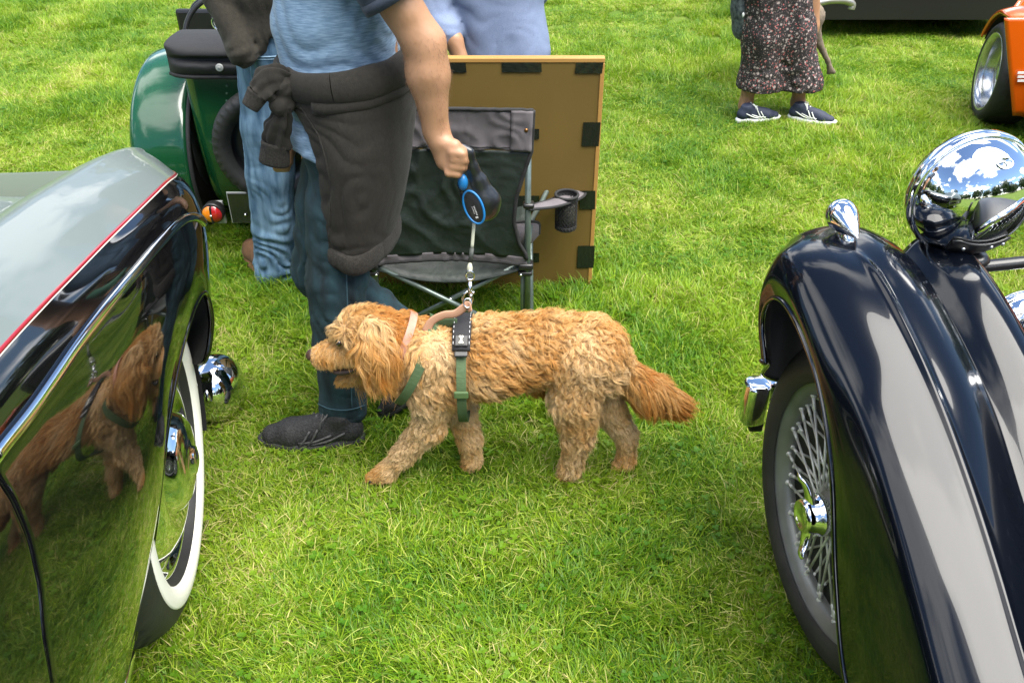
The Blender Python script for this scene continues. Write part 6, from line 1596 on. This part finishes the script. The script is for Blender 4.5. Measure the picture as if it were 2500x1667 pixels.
# ================================================================== the green car
M['green_paint'] = mat('green_paint', (0.005, 0.050, 0.017), 0.2, 0, 0.4, coat=0.8, coat_rough=.06, vary=(5, (0.006, 0.060, 0.021), .3), bump=(11, .05, .01))
M['hood_black'] = weave(mat('hood_black', (0.011, 0.011, 0.012), 0.75, bump=(9, .5, .012)), 700, .5, .001)
M['lens_amber'] = mat('lens_amber', (0.75, 0.20, 0.01), 0.12, coat=1.0, bump=(300, .3, .001))
M['lens_red'] = mat('lens_red', (0.42, 0.012, 0.012), 0.12, coat=1.0, bump=(300, .3, .001))
M['plate_white'] = mat('plate_white', (0.36, 0.37, 0.35), 0.4)
GY = 3.0
def q_(px, py, dy=0.0): return D(px, py, GY + dy)
gl, gr = q_(424, 300)[0], None
gx = float(q_(600, 300)[0])
GC = thing('vintage_car', 'small dark green vintage roadster with folded black hood and spare wheel on its tail', 'car', (gx, GY + 1.0, 0))
zt, zbt = float(q_(500, 168)[2]), float(q_(500, 470)[2])
hw = gx - float(q_(424, 250)[0])
tail = []
for z_, k, yy in ((zbt - .03, .93, .05), (zbt + .05, .965, .012), (zbt + .2, .985, -.005), (zt - .2, 1.0, .0), (zt - .05, 1.02, .02), (zt, 1.02, .03)):
    row = [(gx - hw * k, GY + yy + 1.4, z_), (gx - hw * k, GY + yy + .20, z_), (gx - hw * k + .003, GY + yy + .06, z_), (gx - hw * k + .03, GY + yy + .012, z_), (gx - hw * k + .09, GY + yy - .002, z_), (gx, GY + yy - .008, z_)]
    row += [(2 * gx - a, b, c_) for a, b, c_ in row[-2::-1]]
    tail.append(row)
bodyg, _ = surf('body', tail, 30, 70, M['green_paint'], GC); 
bodyg.data.transform(_world(GC).inverted())
M['rivet_green'] = mat('rivet_green', (.06, .14, .09), .3, coat=1.0)
for k in range(7):
    p = q_(521, 198 + 17 * k, -.010); V, F = sphere(p, .0045, 8); mesh_obj('rivet', V, F, M['rivet_green'], GC)
V, F = box((gx, GY + .9, zbt - .05), (hw * 1.5, 1.7, .10), bevel=.02); mesh_obj('chassis', V, F, M['dark_void'], GC)
# folded hood along the top of the tail
zh0, zh1 = float(q_(480, 170)[2]), float(q_(480, 98)[2])
hd_rows = []
for i, x in enumerate(np.linspace(gx - hw * 1.08, gx + hw * 1.08, 30)):
    e = 1 - abs(2 * i / 29 - 1) ** 8
    hd_rows.append([(x, GY + .02, zh0 - .012), (x, GY - .035 * e, zh0 + .0), (x, GY - .055 * e, zh0 + .04), (x, GY - .03 * e, zh0 + .06), (x, GY - .05 * e, zh1 - .03), (x, GY - .02 * e, zh1 - .004), (x, GY + .10, zh1 + .004 * e), (x, GY + .22, zh1 - .02), (x, GY + .26, zh0)])
o, HB = surf('folded_hood', hd_rows, 60, 40, M['hood_black'], GC, shape=lambda B: B + (folds(B.reshape(-1, 3), (.25, .3, 1), 60, .010, 141, .5).reshape(B.shape[:2])[..., None] * np.array([0, -1, .2])))
o.data.transform(_world(GC).inverted())
V, F = tube([(x, GY - .045 * (1 - abs(2 * i / 19 - 1) ** 8), zh0 + .002) for i, x in enumerate(np.linspace(gx - hw * 1.08, gx + hw * 1.08, 20))], .007, 8); mesh_obj('hood_piping', V, F, M['hood_black'], GC)
V, F = lathe([(.001, .006), (.004, .006), (.006, .002), (.010, .004), (.013, .002), (.013, -.004)], D(504, 156, GY - .058), (0, -1, .1), 18); mesh_obj('hood_stud', V, F, M['plate_white'], GC)
for (px, py) in ((425, 118), (429, 133), (432, 158)):
    p = q_(px - 3, py, .04); V, F = tube([p + (.02, 0, 0), p - (.004, 0, 0)], .004, 8); mesh_obj('hood_stud', V, F, M['chrome_worn'], GC)
# rear wings
def rear_wing(sgn):
    x0, x1 = float(q_(290, 300)[0]), float(q_(428, 300)[0])
    rows = []
    yc, zc, r_ = GY + .34, .28, .42
    for a in np.radians(np.linspace(-35, 165, 24)):
        cy, cz = yc - r_ * math.cos(a) * .95, zc + r_ * math.sin(a) * .86
        ny, nz = -math.cos(a), math.sin(a); rw_ = []
        for x, dn in ((x0, -.10), (x0 - .004, -.05), (x0 + .012, -.014), (x0 + .05, .0), ((x0 + x1) / 2, .004), (x1 - .02, .0), (x1, -.012)):
            rw_.append(((x if sgn < 0 else 2 * gx - x), cy + ny * dn, cz + nz * dn))
        rows.append(rw_)
    o, _ = surf('rear_wing', rows, 60, 30, M['green_paint'], GC, .003, flip=sgn > 0); o.data.transform(_world(GC).inverted())
    V, F = tube([(((x1 + .008) if sgn < 0 else 2 * gx - x1 - .008), yc - r_ * math.cos(a) * .95, zc + r_ * math.sin(a) * .86) for a in np.radians(np.linspace(-35, 165, 30))], .008, 8); mesh_obj('wing_piping', V, F, M['hood_black'], GC)
    Wh = thing('wheel', None, None); Wh.parent = GC; xc = (x0 + x1) / 2 + .01 if sgn < 0 else 2 * gx - (x0 + x1) / 2 - .01
    V, F = lathe([(.20, .05), (.24, .06), (.28, .05), (.295, .03), (.30, 0), (.295, -.03), (.28, -.05), (.24, -.06), (.20, -.05)], (xc, yc, .30), (-1, 0, 0), 60); mesh_obj('tyre', V, F, M['rubber'], Wh)
    V, F = lathe([(.001, .03), (.06, .03), (.08, .01), (.2, .02), (.205, .04), (.205, -.04), (.001, -.03)], (xc, yc, .30), (sgn, 0, 0), 40); mesh_obj('rim', V, F, M['wheel_grey'], Wh)
rear_wing(-1); rear_wing(1)
# spare wheel on the tail
SPc = D(626, 334, GY - .075); SPn = unit(np.array([0, -1, .06]))
SP = thing('spare_wheel', None, None); SP.parent = GC
prof = [(.165, .03), (.185, .052), (.21, .060), (.232, .052), (.240, .044), (.2445, .034), (.2475, .018), (.248, 0), (.2475, -.018), (.2445, -.034), (.240, -.044), (.21, -.055), (.17, -.04)]
V, F = lathe([(a * .84, b * .95) for a, b in prof], SPc, SPn, 120); V = V.reshape(13, 120, 3)
for r in (3, 4, 5, 9):
    for i in range(120):
        if (i + (r == 5)) % 3 == 0: V[r, i] -= unit(V[r, i] - SPc) * .008
mesh_obj('tyre', V.reshape(-1, 3), F, M['rubber'], SP)
V, F = lathe([(.001, -.02), (.05, -.02), (.07, .0), (.10, -.025), (.145, -.02), (.160, .02), (.172, .034), (.172, .02), (.160, -.04)], SPc, SPn, 60); mesh_obj('rim', V, F, M['satin_black'], SP)
for k in range(5):
    a = 2 * math.pi * k / 5 + .3; V, F = sphere(SPc + SPn * .004 + .058 * np.array([math.cos(a), 0, math.sin(a)]), .009, 10); mesh_obj('nut', V, F, M['chrome_worn'], SP)
V, F = tube([q_(628, 442, -.12), q_(600, 444, -.12)], .007, 8); mesh_obj('bolt', V, F, M['chrome_worn'], SP)
# lamp, bracket and blank number plate
PY_ = GY - .14
a, b = D(517, 444, PY_), D(700, 515, PY_)
V, F = box(((a[0] + b[0]) / 2, PY_ + .012, (a[2] + b[2]) / 2), (b[0] - a[0], .006, a[2] - b[2]), bevel=.002); mesh_obj('plate_back', V, F, M['plate_white'], GC, False)
V, F = box(((a[0] + b[0]) / 2, PY_ + .006, (a[2] + b[2]) / 2), (b[0] - a[0] - .010, .006, a[2] - b[2] - .010), bevel=.001); mesh_obj('number_plate', V, F, mat('plate_black', (.008, .008, .008), .18, vary=(20, (.022, .022, .022), .2), coat=.6), GC, False)
V, F = sphere(D(564, 494, PY_), .006, 10); mesh_obj('bolt', V, F, M['chrome_worn'], GC)
a, b = D(488, 464, PY_ + .02), D(520, 515, PY_ + .02)
V, F = box(((a[0] + b[0]) / 2, PY_ + .03, (a[2] + b[2]) / 2), (b[0] - a[0], .01, a[2] - b[2]), bevel=.002); mesh_obj('lamp_bracket', V, F, M['plate_white'], GC, False)
lc_ = D(489, 490, PY_ - .01); TL = thing('tail_lamp', None, None); TL.parent = GC
lr = .036
V, F = lathe([(lr + .002, .03), (lr + .004, .0), (lr + .001, -.006), (lr - .004, -.006), (lr - .004, .03)], lc_, (0, 1, 0), 40); mesh_obj('bezel', V, F, M['plastic_black'], TL)
for sg, mm in ((-1, 'lens_amber'), (1, 'lens_red')):
    vs, fs_ = [], []
    for i, rr in enumerate((0.0005, .4, .75, 1.0)):
        for j, t in enumerate(np.linspace(-math.pi / 2, math.pi / 2, 17)):
            vs.append(lc_ + np.array([sg * (lr - .004) * rr * math.cos(t) + sg * .0035, -.004 - .020 * math.sqrt(max(0, 1 - .92 * rr * rr)), (lr - .004) * rr * math.sin(t)]))
    fs_ = grid_faces(4, 17); fs_ = fs_ if sg < 0 else [f[::-1] for f in fs_]
    mesh_obj('lens', vs, fs_, M[mm], TL)
V, F = box(lc_ + (0, -.012, 0), (.007, .022, .066), bevel=.002); mesh_obj('divider', V, F, M['plastic_black'], TL, False)
V, F = sphere(lc_ + (0, -.025, 0), .005, 10); mesh_obj('screw', V, F, M['chrome_worn'], TL)
# cockpit, windscreen and instrument panel beyond the hood
wz0, wz1 = float(q_(470, 70, 1.0)[2]), None
wsY = GY + .95
wl_, wr_ = float(D(441, 60, wsY)[0]), float(D(640, 60, wsY)[0]); wzt = float(D(470, 2, wsY)[2]); wzb = float(D(470, 96, wsY)[2])
fr = catmull([(wl_, wsY, wzb - .15), (wl_, wsY, wzb), (wl_ + .006, wsY, wzt - .06), (wl_ + .06, wsY, wzt), ((wl_ + wr_) / 2, wsY, wzt + .02), (wr_ - .06, wsY, wzt), (wr_, wsY, wzb), (wr_, wsY, wzb - .15)], 50)
V, F = tube(fr, .010, 10); mesh_obj('windscreen_frame', V, F, M['satin_black'], GC)
sc_rows = [[(wl_ - .03, y, wzb - .55), (wl_ - .03, y, wzb - .1), (wl_ + .03, y, z - .02), ((wl_ + wr_) / 2, y, z), (wr_ - .03, y, z - .02), (wr_ + .03, y, wzb - .1), (wr_ + .03, y, wzb - .55)] for y, z in ((GY + .88, wzb + .03), (GY + 1.1, wzb + .04), (GY + 1.5, wzb + .02), (GY + 2.0, wzb - .06), (GY + 2.4, wzb - .12))]
o, _ = surf('scuttle', sc_rows, 24, 40, M['green_paint'], GC); o.data.transform(_world(GC).inverted())
dza, dzb = float(D(480, 22, GY + .86)[2]), float(D(480, 82, GY + .86)[2])
V, F = box(((wl_ + wr_) / 2, GY + .87, (dza + dzb) / 2), (wr_ - wl_ + .06, .03, dza - dzb), bevel=.014); mesh_obj('dashboard', V, F, M['satin_black'], GC, False)
for px in (506, 545):
    dcn = D(px, 52, GY + .84); V, F = lathe([(.001, .004), (.028, .004), (.030, .012), (.036, .012), (.038, .0), (.038, -.01)], dcn, (0, -1, 0), 30); mesh_obj('dial', V, F, M['chrome_worn'], GC)
    V, F = lathe([(.001, .006), (.027, .006)], dcn, (0, -1, 0), 24); mesh_obj('dial_face', V, F, M['plate_white'], GC)
sw_c = D(520, 92, GY + .62)
V, F = tube([sw_c + .17 * np.array([math.cos(a), .35 * math.sin(a), .94 * math.sin(a)]) for a in np.linspace(0, 2 * math.pi, 50)], .011, 10, caps=False); mesh_obj('steering_wheel', V, F, M['satin_black'], GC)
V, F = box((gx, GY + .45, zt - .12), (hw * 1.7, .5, .24), bevel=.05); mesh_obj('seat', V, F, M['hood_black'], GC, True)

# ================================================================== the orange car
M['orange_paint'] = mat('orange_paint', (0.52, 0.085, 0.003), 0.2, 0, 0.5, coat=1.0, coat_rough=.03)
M['alloy'] = mat('alloy', (0.50, 0.51, 0.52), 0.22, 0.9)
OY = 4.33
def o_(px, py, dy=0.0): return D(px, py, OY + dy)
wc = o_(2267, 170, .0); RT = float(wc[2]) - .004; oh = math.radians(28)
OC = thing('kit_car', 'bright orange open-wheeled sports car with flared wing and deep alloy wheel', 'car', (float(wc[0]) + .7, OY + .2, 0))
oax = unit(np.array([-1.0, .22, 0.0]))     # outward axis of the wheel
off = np.cross(oax, (0, 0, 1.0))                                                                                        # along the wheel's plane
RT = max(RT, .245); wc = np.array([wc[0], wc[1], RT])
def o_wheel(c0, ax, nm='wheel'):
    Wh = thing(nm, None, None); Wh.parent = OC
    k = RT / .25
    prof = [(.188, -.004), (.196, .004), (.212, .006), (.228, .000), (.240, -.014), (.245, -.026), (.2475, -.034), (.249, -.05), (.250, -.08), (.250, -.11), (.2495, -.14), (.247, -.165), (.240, -.18), (.21, -.19), (.188, -.18)]
    V, F = lathe([(a * k, b * k) for a, b in prof], c0, ax, 140); V = V.reshape(15, 140, 3)
    for r in (5, 6, 7, 9, 11, 12):
        for i in range(140):
            if (i + 2 * r) % 5 == 0: V[r, i] -= unit(V[r, i] - c0 - ax * np.dot(V[r, i] - c0, ax)) * .006
    mesh_obj('tyre', V.reshape(-1, 3), F, M['rubber'], Wh)
    V, F = lathe([(a * k, b * k) for a, b in ((.184, -.010), (.190, .0), (.193, .004), (.190, .004), (.182, -.002), (.172, -.006), (.166, -.03), (.162, -.075), (.150, -.084), (.11, -.082), (.075, -.072), (.05, -.066), (.045, -.05), (.028, -.046), (.001, -.046))], c0, ax, 72); mesh_obj('rim', V, F, M['alloy'], Wh)
    for i in range(4):
        a = 2 * math.pi * i / 4 + .4; e1 = np.array([0, 0, 1.0]); V, F = sphere(c0 + ax * -.062 * k + .058 * k * (math.cos(a) * e1 + math.sin(a) * off), .010, 10); mesh_obj('nut', V, F, M['chrome_worn'], Wh)
    return Wh
o_wheel(wc, oax)
side_v = -oax
o_wheel(wc + side_v * 1.45 + 0, -oax)
o_wheel(wc + off * -2.3, oax); o_wheel(wc + side_v * 1.45 + off * -2.3, -oax)
# flared front wing round the wheel: swept arch with an outer lip
rows = []
for a in np.radians(np.linspace(-22, 158, 40)):
    s_ = math.cos(a); h_ = math.sin(a); row = []; sg_ = -1.0 if off[1] > 0 else 1.0        # s_ > 0 lies on the viewer's side
    near = max(0.0, s_) ** 1.5
    for dx, rr in ((.004, .262), (.012, .268), (.006, .282), (-.05, .300), (-.12, .306), (-.20, .300), (-.26, .280)):
        k = RT / .25
        row.append(wc + oax * (dx - .13 * near) + off * (s_ * rr * k * 1.03 * sg_) + np.array([0, 0, h_ * rr * k * (1.06 + .10 * near)]))
    rows.append(row)
owr = rows
o, _ = surf('front_wing', rows, 90, 40, M['orange_paint'], OC, .006); o.data.transform(_world(OC).inverted())
o, _ = surf('wing_liner', [[p_ - np.array([0, 0, .0]) for p_ in (wc + oax * .02 + (r[0] - wc - oax * .03) * .97, wc - oax * .24 + (r[0] - wc - oax * .03) * .97)] for r in rows], 60, 4, M['dark_void'], OC); o.data.transform(_world(OC).inverted())
# bonnet and nose, tub
ref = wc + side_v * .72
brows = []
for t, hw_, z_ in ((-.78, .26, .30), (-.6, .38, .44), (-.2, .44, .56), (.3, .46, .64), (.9, .50, .70), (1.5, .55, .72), (2.4, .56, .70), (3.0, .50, .60)):
    cpt = ref - off * t * 1.0
    brows.append([cpt + oax * hw_ * .96 + (0, 0, .12 - cpt[2]), cpt + oax * hw_ + (0, 0, z_ * .55 - cpt[2]), cpt + oax * hw_ * .9 + (0, 0, z_ * .92 - cpt[2]), cpt + oax * hw_ * .5 + (0, 0, z_ - cpt[2]), cpt + (0, 0, z_ * 1.03 - cpt[2]), cpt - oax * hw_ * .5 + (0, 0, z_ - cpt[2]), cpt - oax * hw_ * .9 + (0, 0, z_ * .92 - cpt[2]), cpt - oax * hw_ + (0, 0, z_ * .55 - cpt[2]), cpt - oax * hw_ * .96 + (0, 0, .12 - cpt[2])])
o, _ = surf('bonnet', brows, 50, 50, M['orange_paint'], OC, .004); o.data.transform(_world(OC).inverted())
V, F = box(ref - off * .9 + (0, 0, .16 - ref[2]), (2.6, .8, .12), np.stack([off, oax, (0, 0, 1)], 1)); mesh_obj('floor_pan', V, F, M['dark_void'], OC, False)
fl0, fl1 = D(2318, 60, OY - .05), D(2352, 25, OY - .06)
V, F = tube([D(2312, 52, OY + .12), D(2350, 0, OY + .16)], .014, 8, flat=2.0); mesh_obj('wing_stay', V, F, M['orange_paint'], OC)
# skirt behind the arch with white stripes
nv_ = np.array([0, -1.0, 0]); sk = [[wc + nv_ * .285 + np.array([x_ + .02 - .19 * (z_ + .115) / .455, 0, z_]) + nv_ * (.02 - .25 * x_ ** 2) for x_ in (0, .09, .22, .50)] for z_ in (-.115, .02, .14, .26, .34)]
o, SKB = surf('wing_skirt', sk, 20, 12, M['orange_paint'], OC, .005); o.data.transform(_world(OC).inverted())
for k in range(3):
    pz = D(2352, 168 + 9 * k, OY - .315); V, F = box(pz, (.06, .004, .010)); mesh_obj('white_stripe', V, F, M['white_rubber'], OC, False)

# ================================================================== the dark car at the top
M['dark_green_paint'] = mat('dark_green_paint', (0.0015, 0.0025, 0.002), 0.2, coat=1.0, coat_rough=.04)
VY = 5.75
def v_(px, py, dy=0.0): return D(px, py, VY + dy)
vxl, vxr = float(v_(1820, 40)[0]), float(v_(2262, 30)[0])
VC = thing('estate_car', 'dark car with silver bumper and white mud flap parked behind the flowered trousers', 'car', ((vxl + vxr) / 2, VY + 2.0, 0))
vb = float(v_(2000, 46)[2]); rows = []
for t, z1_, k in ((0, .62, .95), (.06, .80, .98), (.5, .90, 1), (1.1, .95, 1), (1.4, 1.38, .82), (2.0, 1.44, .80), (3.0, 1.42, .80), (3.6, 1.0, .98), (4.3, .85, 1), (4.6, .6, .94)):
    y = VY + t; hw_ = (vxr - vxl) / 2 * 1.25; cx_ = (vxl + vxr) / 2 + .25
    rows.append([(cx_ - hw_ * .93, y, vb), (cx_ - hw_ * .98, y, vb + .1), (cx_ - hw_, y, vb + .3), (cx_ - hw_ * k, y, max(z1_ - .05, vb + .4)), (cx_ - hw_ * k * .8, y, z1_), (cx_, y, z1_ + .03), (cx_ + hw_ * k * .8, y, z1_), (cx_ + hw_ * k, y, max(z1_ - .05, vb + .4)), (cx_ + hw_, y, vb + .3), (cx_ + hw_ * .98, y, vb + .1), (cx_ + hw_ * .93, y, vb)])
o, _ = surf('body', rows, 60, 60, M['dark_green_paint'], VC); o.data.transform(_world(VC).inverted())
V = [(cx_ - hw_ * .9, VY, vb + .5), (cx_ + hw_ * .9, VY, vb + .5), (cx_ + hw_ * .9, VY, vb), (cx_ - hw_ * .9, VY, vb)]; mesh_obj('tail_panel', V, [(0, 1, 2, 3)], M['matt_black'], VC, False)  # black colour stands in for the shadow low on the tail
V, F = box((cx_, VY + 2.3, vb + .02), (hw_ * 1.8, 4.4, .06)); mesh_obj('floor_pan', V, F, M['dark_void'], VC, False)
for sx in (-1, 1):
    for yy in (.75, 3.5):
        c0 = np.array([cx_ + sx * hw_ * .84, VY + yy, .30]); Wh = thing('wheel', None, None); Wh.parent = VC
        V, F = lathe([(.19, .08), (.26, .09), (.29, .07), (.30, .0), (.29, -.07), (.26, -.09), (.19, -.08)], c0, (sx, 0, 0), 48); mesh_obj('tyre', V, F, M['rubber'], Wh)
        V, F = lathe([(.001, .05), (.06, .05), (.12, .04), (.19, .07), (.19, -.07), (.001, -.05)], c0, (sx, 0, 0), 40); mesh_obj('rim', V, F, M['wheel_grey'], Wh)
V, F = tube(catmull([D(1868, 8, VY - .16), D(1882, 7, VY - .16), D(1905, 2, VY - .16), D(1940, 2, VY - .14), D(1957, 10, VY - .12), D(1955, 22, VY - .12)], 30), .022, 14); mesh_obj('tail_pipe', V, F, mat('dull_steel', (.42, .41, .36), .38, .8, bump=(40, .2, .002)), VC)
V, F = tube([D(1868, 8, VY - .16), D(1868, 0, VY + .6)], .022, 12); mesh_obj('tail_pipe', V, F, M['matt_black'], VC)
fa, fb = D(1815, 44, VY - .05), D(1897, 29, VY - .05)
V, F = box(((fa[0] + fb[0]) / 2, VY - .04, (fa[2] + fb[2]) / 2), (fb[0] - fa[0], .006, fb[2] - fa[2]), bevel=.001); mesh_obj('mud_flap', V, F, mat('flap_white', (.42, .41, .35), .6), VC, False)
def text(name, s, loc, size, m, parent, rx=math.pi / 2):
    cu = bpy.data.curves.new(name, 'FONT'); cu.body = s; cu.size = size; cu.align_x = 'RIGHT'; cu.align_y = 'CENTER'; cu.extrude = .001; cu.offset = .0012; cu.space_character = 1.75
    ob = bpy.data.objects.new(name, cu); link(ob, parent); ob.location = Vector(loc) - Vector(_world(parent).translation); ob.rotation_euler = (rx, 0, 0); cu.materials.append(m)
    dg = bpy.context.evaluated_depsgraph_get(); me = bpy.data.meshes.new_from_object(ob.evaluated_get(dg)); mo = bpy.data.objects.new(name, me); link(mo, parent); mo.location = ob.location; mo.rotation_euler = ob.rotation_euler
    bpy.data.objects.remove(ob); mo.name = name; return mo
text('lettering', 'VOLVO', (fb[0] - .006, VY - .046, (fa[2] + fb[2]) / 2 - .002), .036, M['matt_black'], VC)

# the thin grey-brown dog standing behind the flowered trousers
M['grey_coat'] = mat('grey_coat', (.105, .082, .055), .9, vary=(60, (.17, .135, .095), .25), bump=(140, .7, .003))
HY = 4.62
def h_(px, py, dy=0.0): return D(px, py, HY + dy)
hp0 = h_(1826, 40)
HD = thing('dog', 'grey brown dog mostly hidden behind the flowered trousers, one leg showing', 'dog', (float(hp0[0]), HY, 0))
lg = [(h_(1864, 55), .045, h_(1880, 98), .022), (h_(1880, 98), .0205, h_(1901, 140), .0130), (h_(1901, 140), .0130, h_(1907, 158), .0150), (h_(1905, 157), .0140, h_(1914, 166), .0125), (h_(1906, 160), .012, h_(1903, 168), .011)]
bd = [(h_(1860, 40), .075, h_(1800, 40, .12), .085), (h_(1800, 40, .12), .085, h_(1755, 36, .25), .08), (h_(1755, 36, .25), .06, h_(1745, 5, .34), .045), (h_(1745, 5, .34), .05, h_(1742, 0, .42), .04), (h_(1742, 0, .42), .035, h_(1740, 6, .50), .022),
      (h_(1862, 45, .09), .05, h_(1860, 110, .10), .024), (h_(1860, 110, .10), .02, (h_(1860, 150, .1)[0], HY + .1, .015), .016), (h_(1765, 45, .2), .045, (h_(1765, 140, .2)[0], HY + .2, .015), .016), (h_(1762, 45, .3), .045, (h_(1762, 140, .3)[0], HY + .3, .015), .016),
      (h_(1868, 36), .02, h_(1862, 70, .05), .010)]
fl = Field.around(lg + bd, .006); fl.caps(lg, .008).caps(bd, .02); fl.ripple(lambda p: .0022 * lattice_noise(p, 70, 15)); fl.obj('body', M['grey_coat'], HD, 1)

# ================================================================== trees round the field, seen only as reflections in the polished metal
M['leaf_dark'] = mat('leaf_dark', (.030, .058, .016), .6, vary=(.8, (.055, .085, .022), .3))
r_ = np.random.default_rng(77); vv, ff, nn_ = [], [], 0
for (cx0, cy0, hh_, ww_) in [(math.sin(a) * R_, 10 + math.cos(a) * R_, H_, W_) for a, R_, H_, W_ in zip(np.linspace(0, 2 * math.pi, 46, endpoint=False) + r_.normal(0, .04, 46), r_.uniform(55, 80, 46), r_.uniform(9, 17, 46), r_.uniform(5, 9, 46))]:
    n = 420; u = r_.normal(size=(n, 3)); u /= np.linalg.norm(u, axis=1)[:, None]; rad_ = r_.random((n, 1)) ** .33
    p = u * rad_ * np.array([ww_, ww_, hh_ * .48]) * (1 + .25 * np.sin(u[:, :1] * 7 + cx0)) + np.array([cx0, cy0, hh_ * .55])
    e = r_.normal(size=(n, 3)); e /= np.linalg.norm(e, axis=1)[:, None]; g2 = np.cross(e, u); g2 /= np.linalg.norm(g2, axis=1)[:, None] + 1e-6; s2 = r_.uniform(.6, 1.5, (n, 1))
    quad = np.stack([p - e * s2 - g2 * s2 * .6, p + e * s2 - g2 * s2 * .6, p + e * s2 + g2 * s2 * .6, p - e * s2 + g2 * s2 * .6], 1).reshape(-1, 3)
    vv.append(quad); ff.append(np.arange(4 * n).reshape(n, 4) + nn_); nn_ += 4 * n
tl = mesh_obj('woods', np.concatenate(vv), np.concatenate(ff), M['leaf_dark'], None, False); tag(tl, kind='stuff')
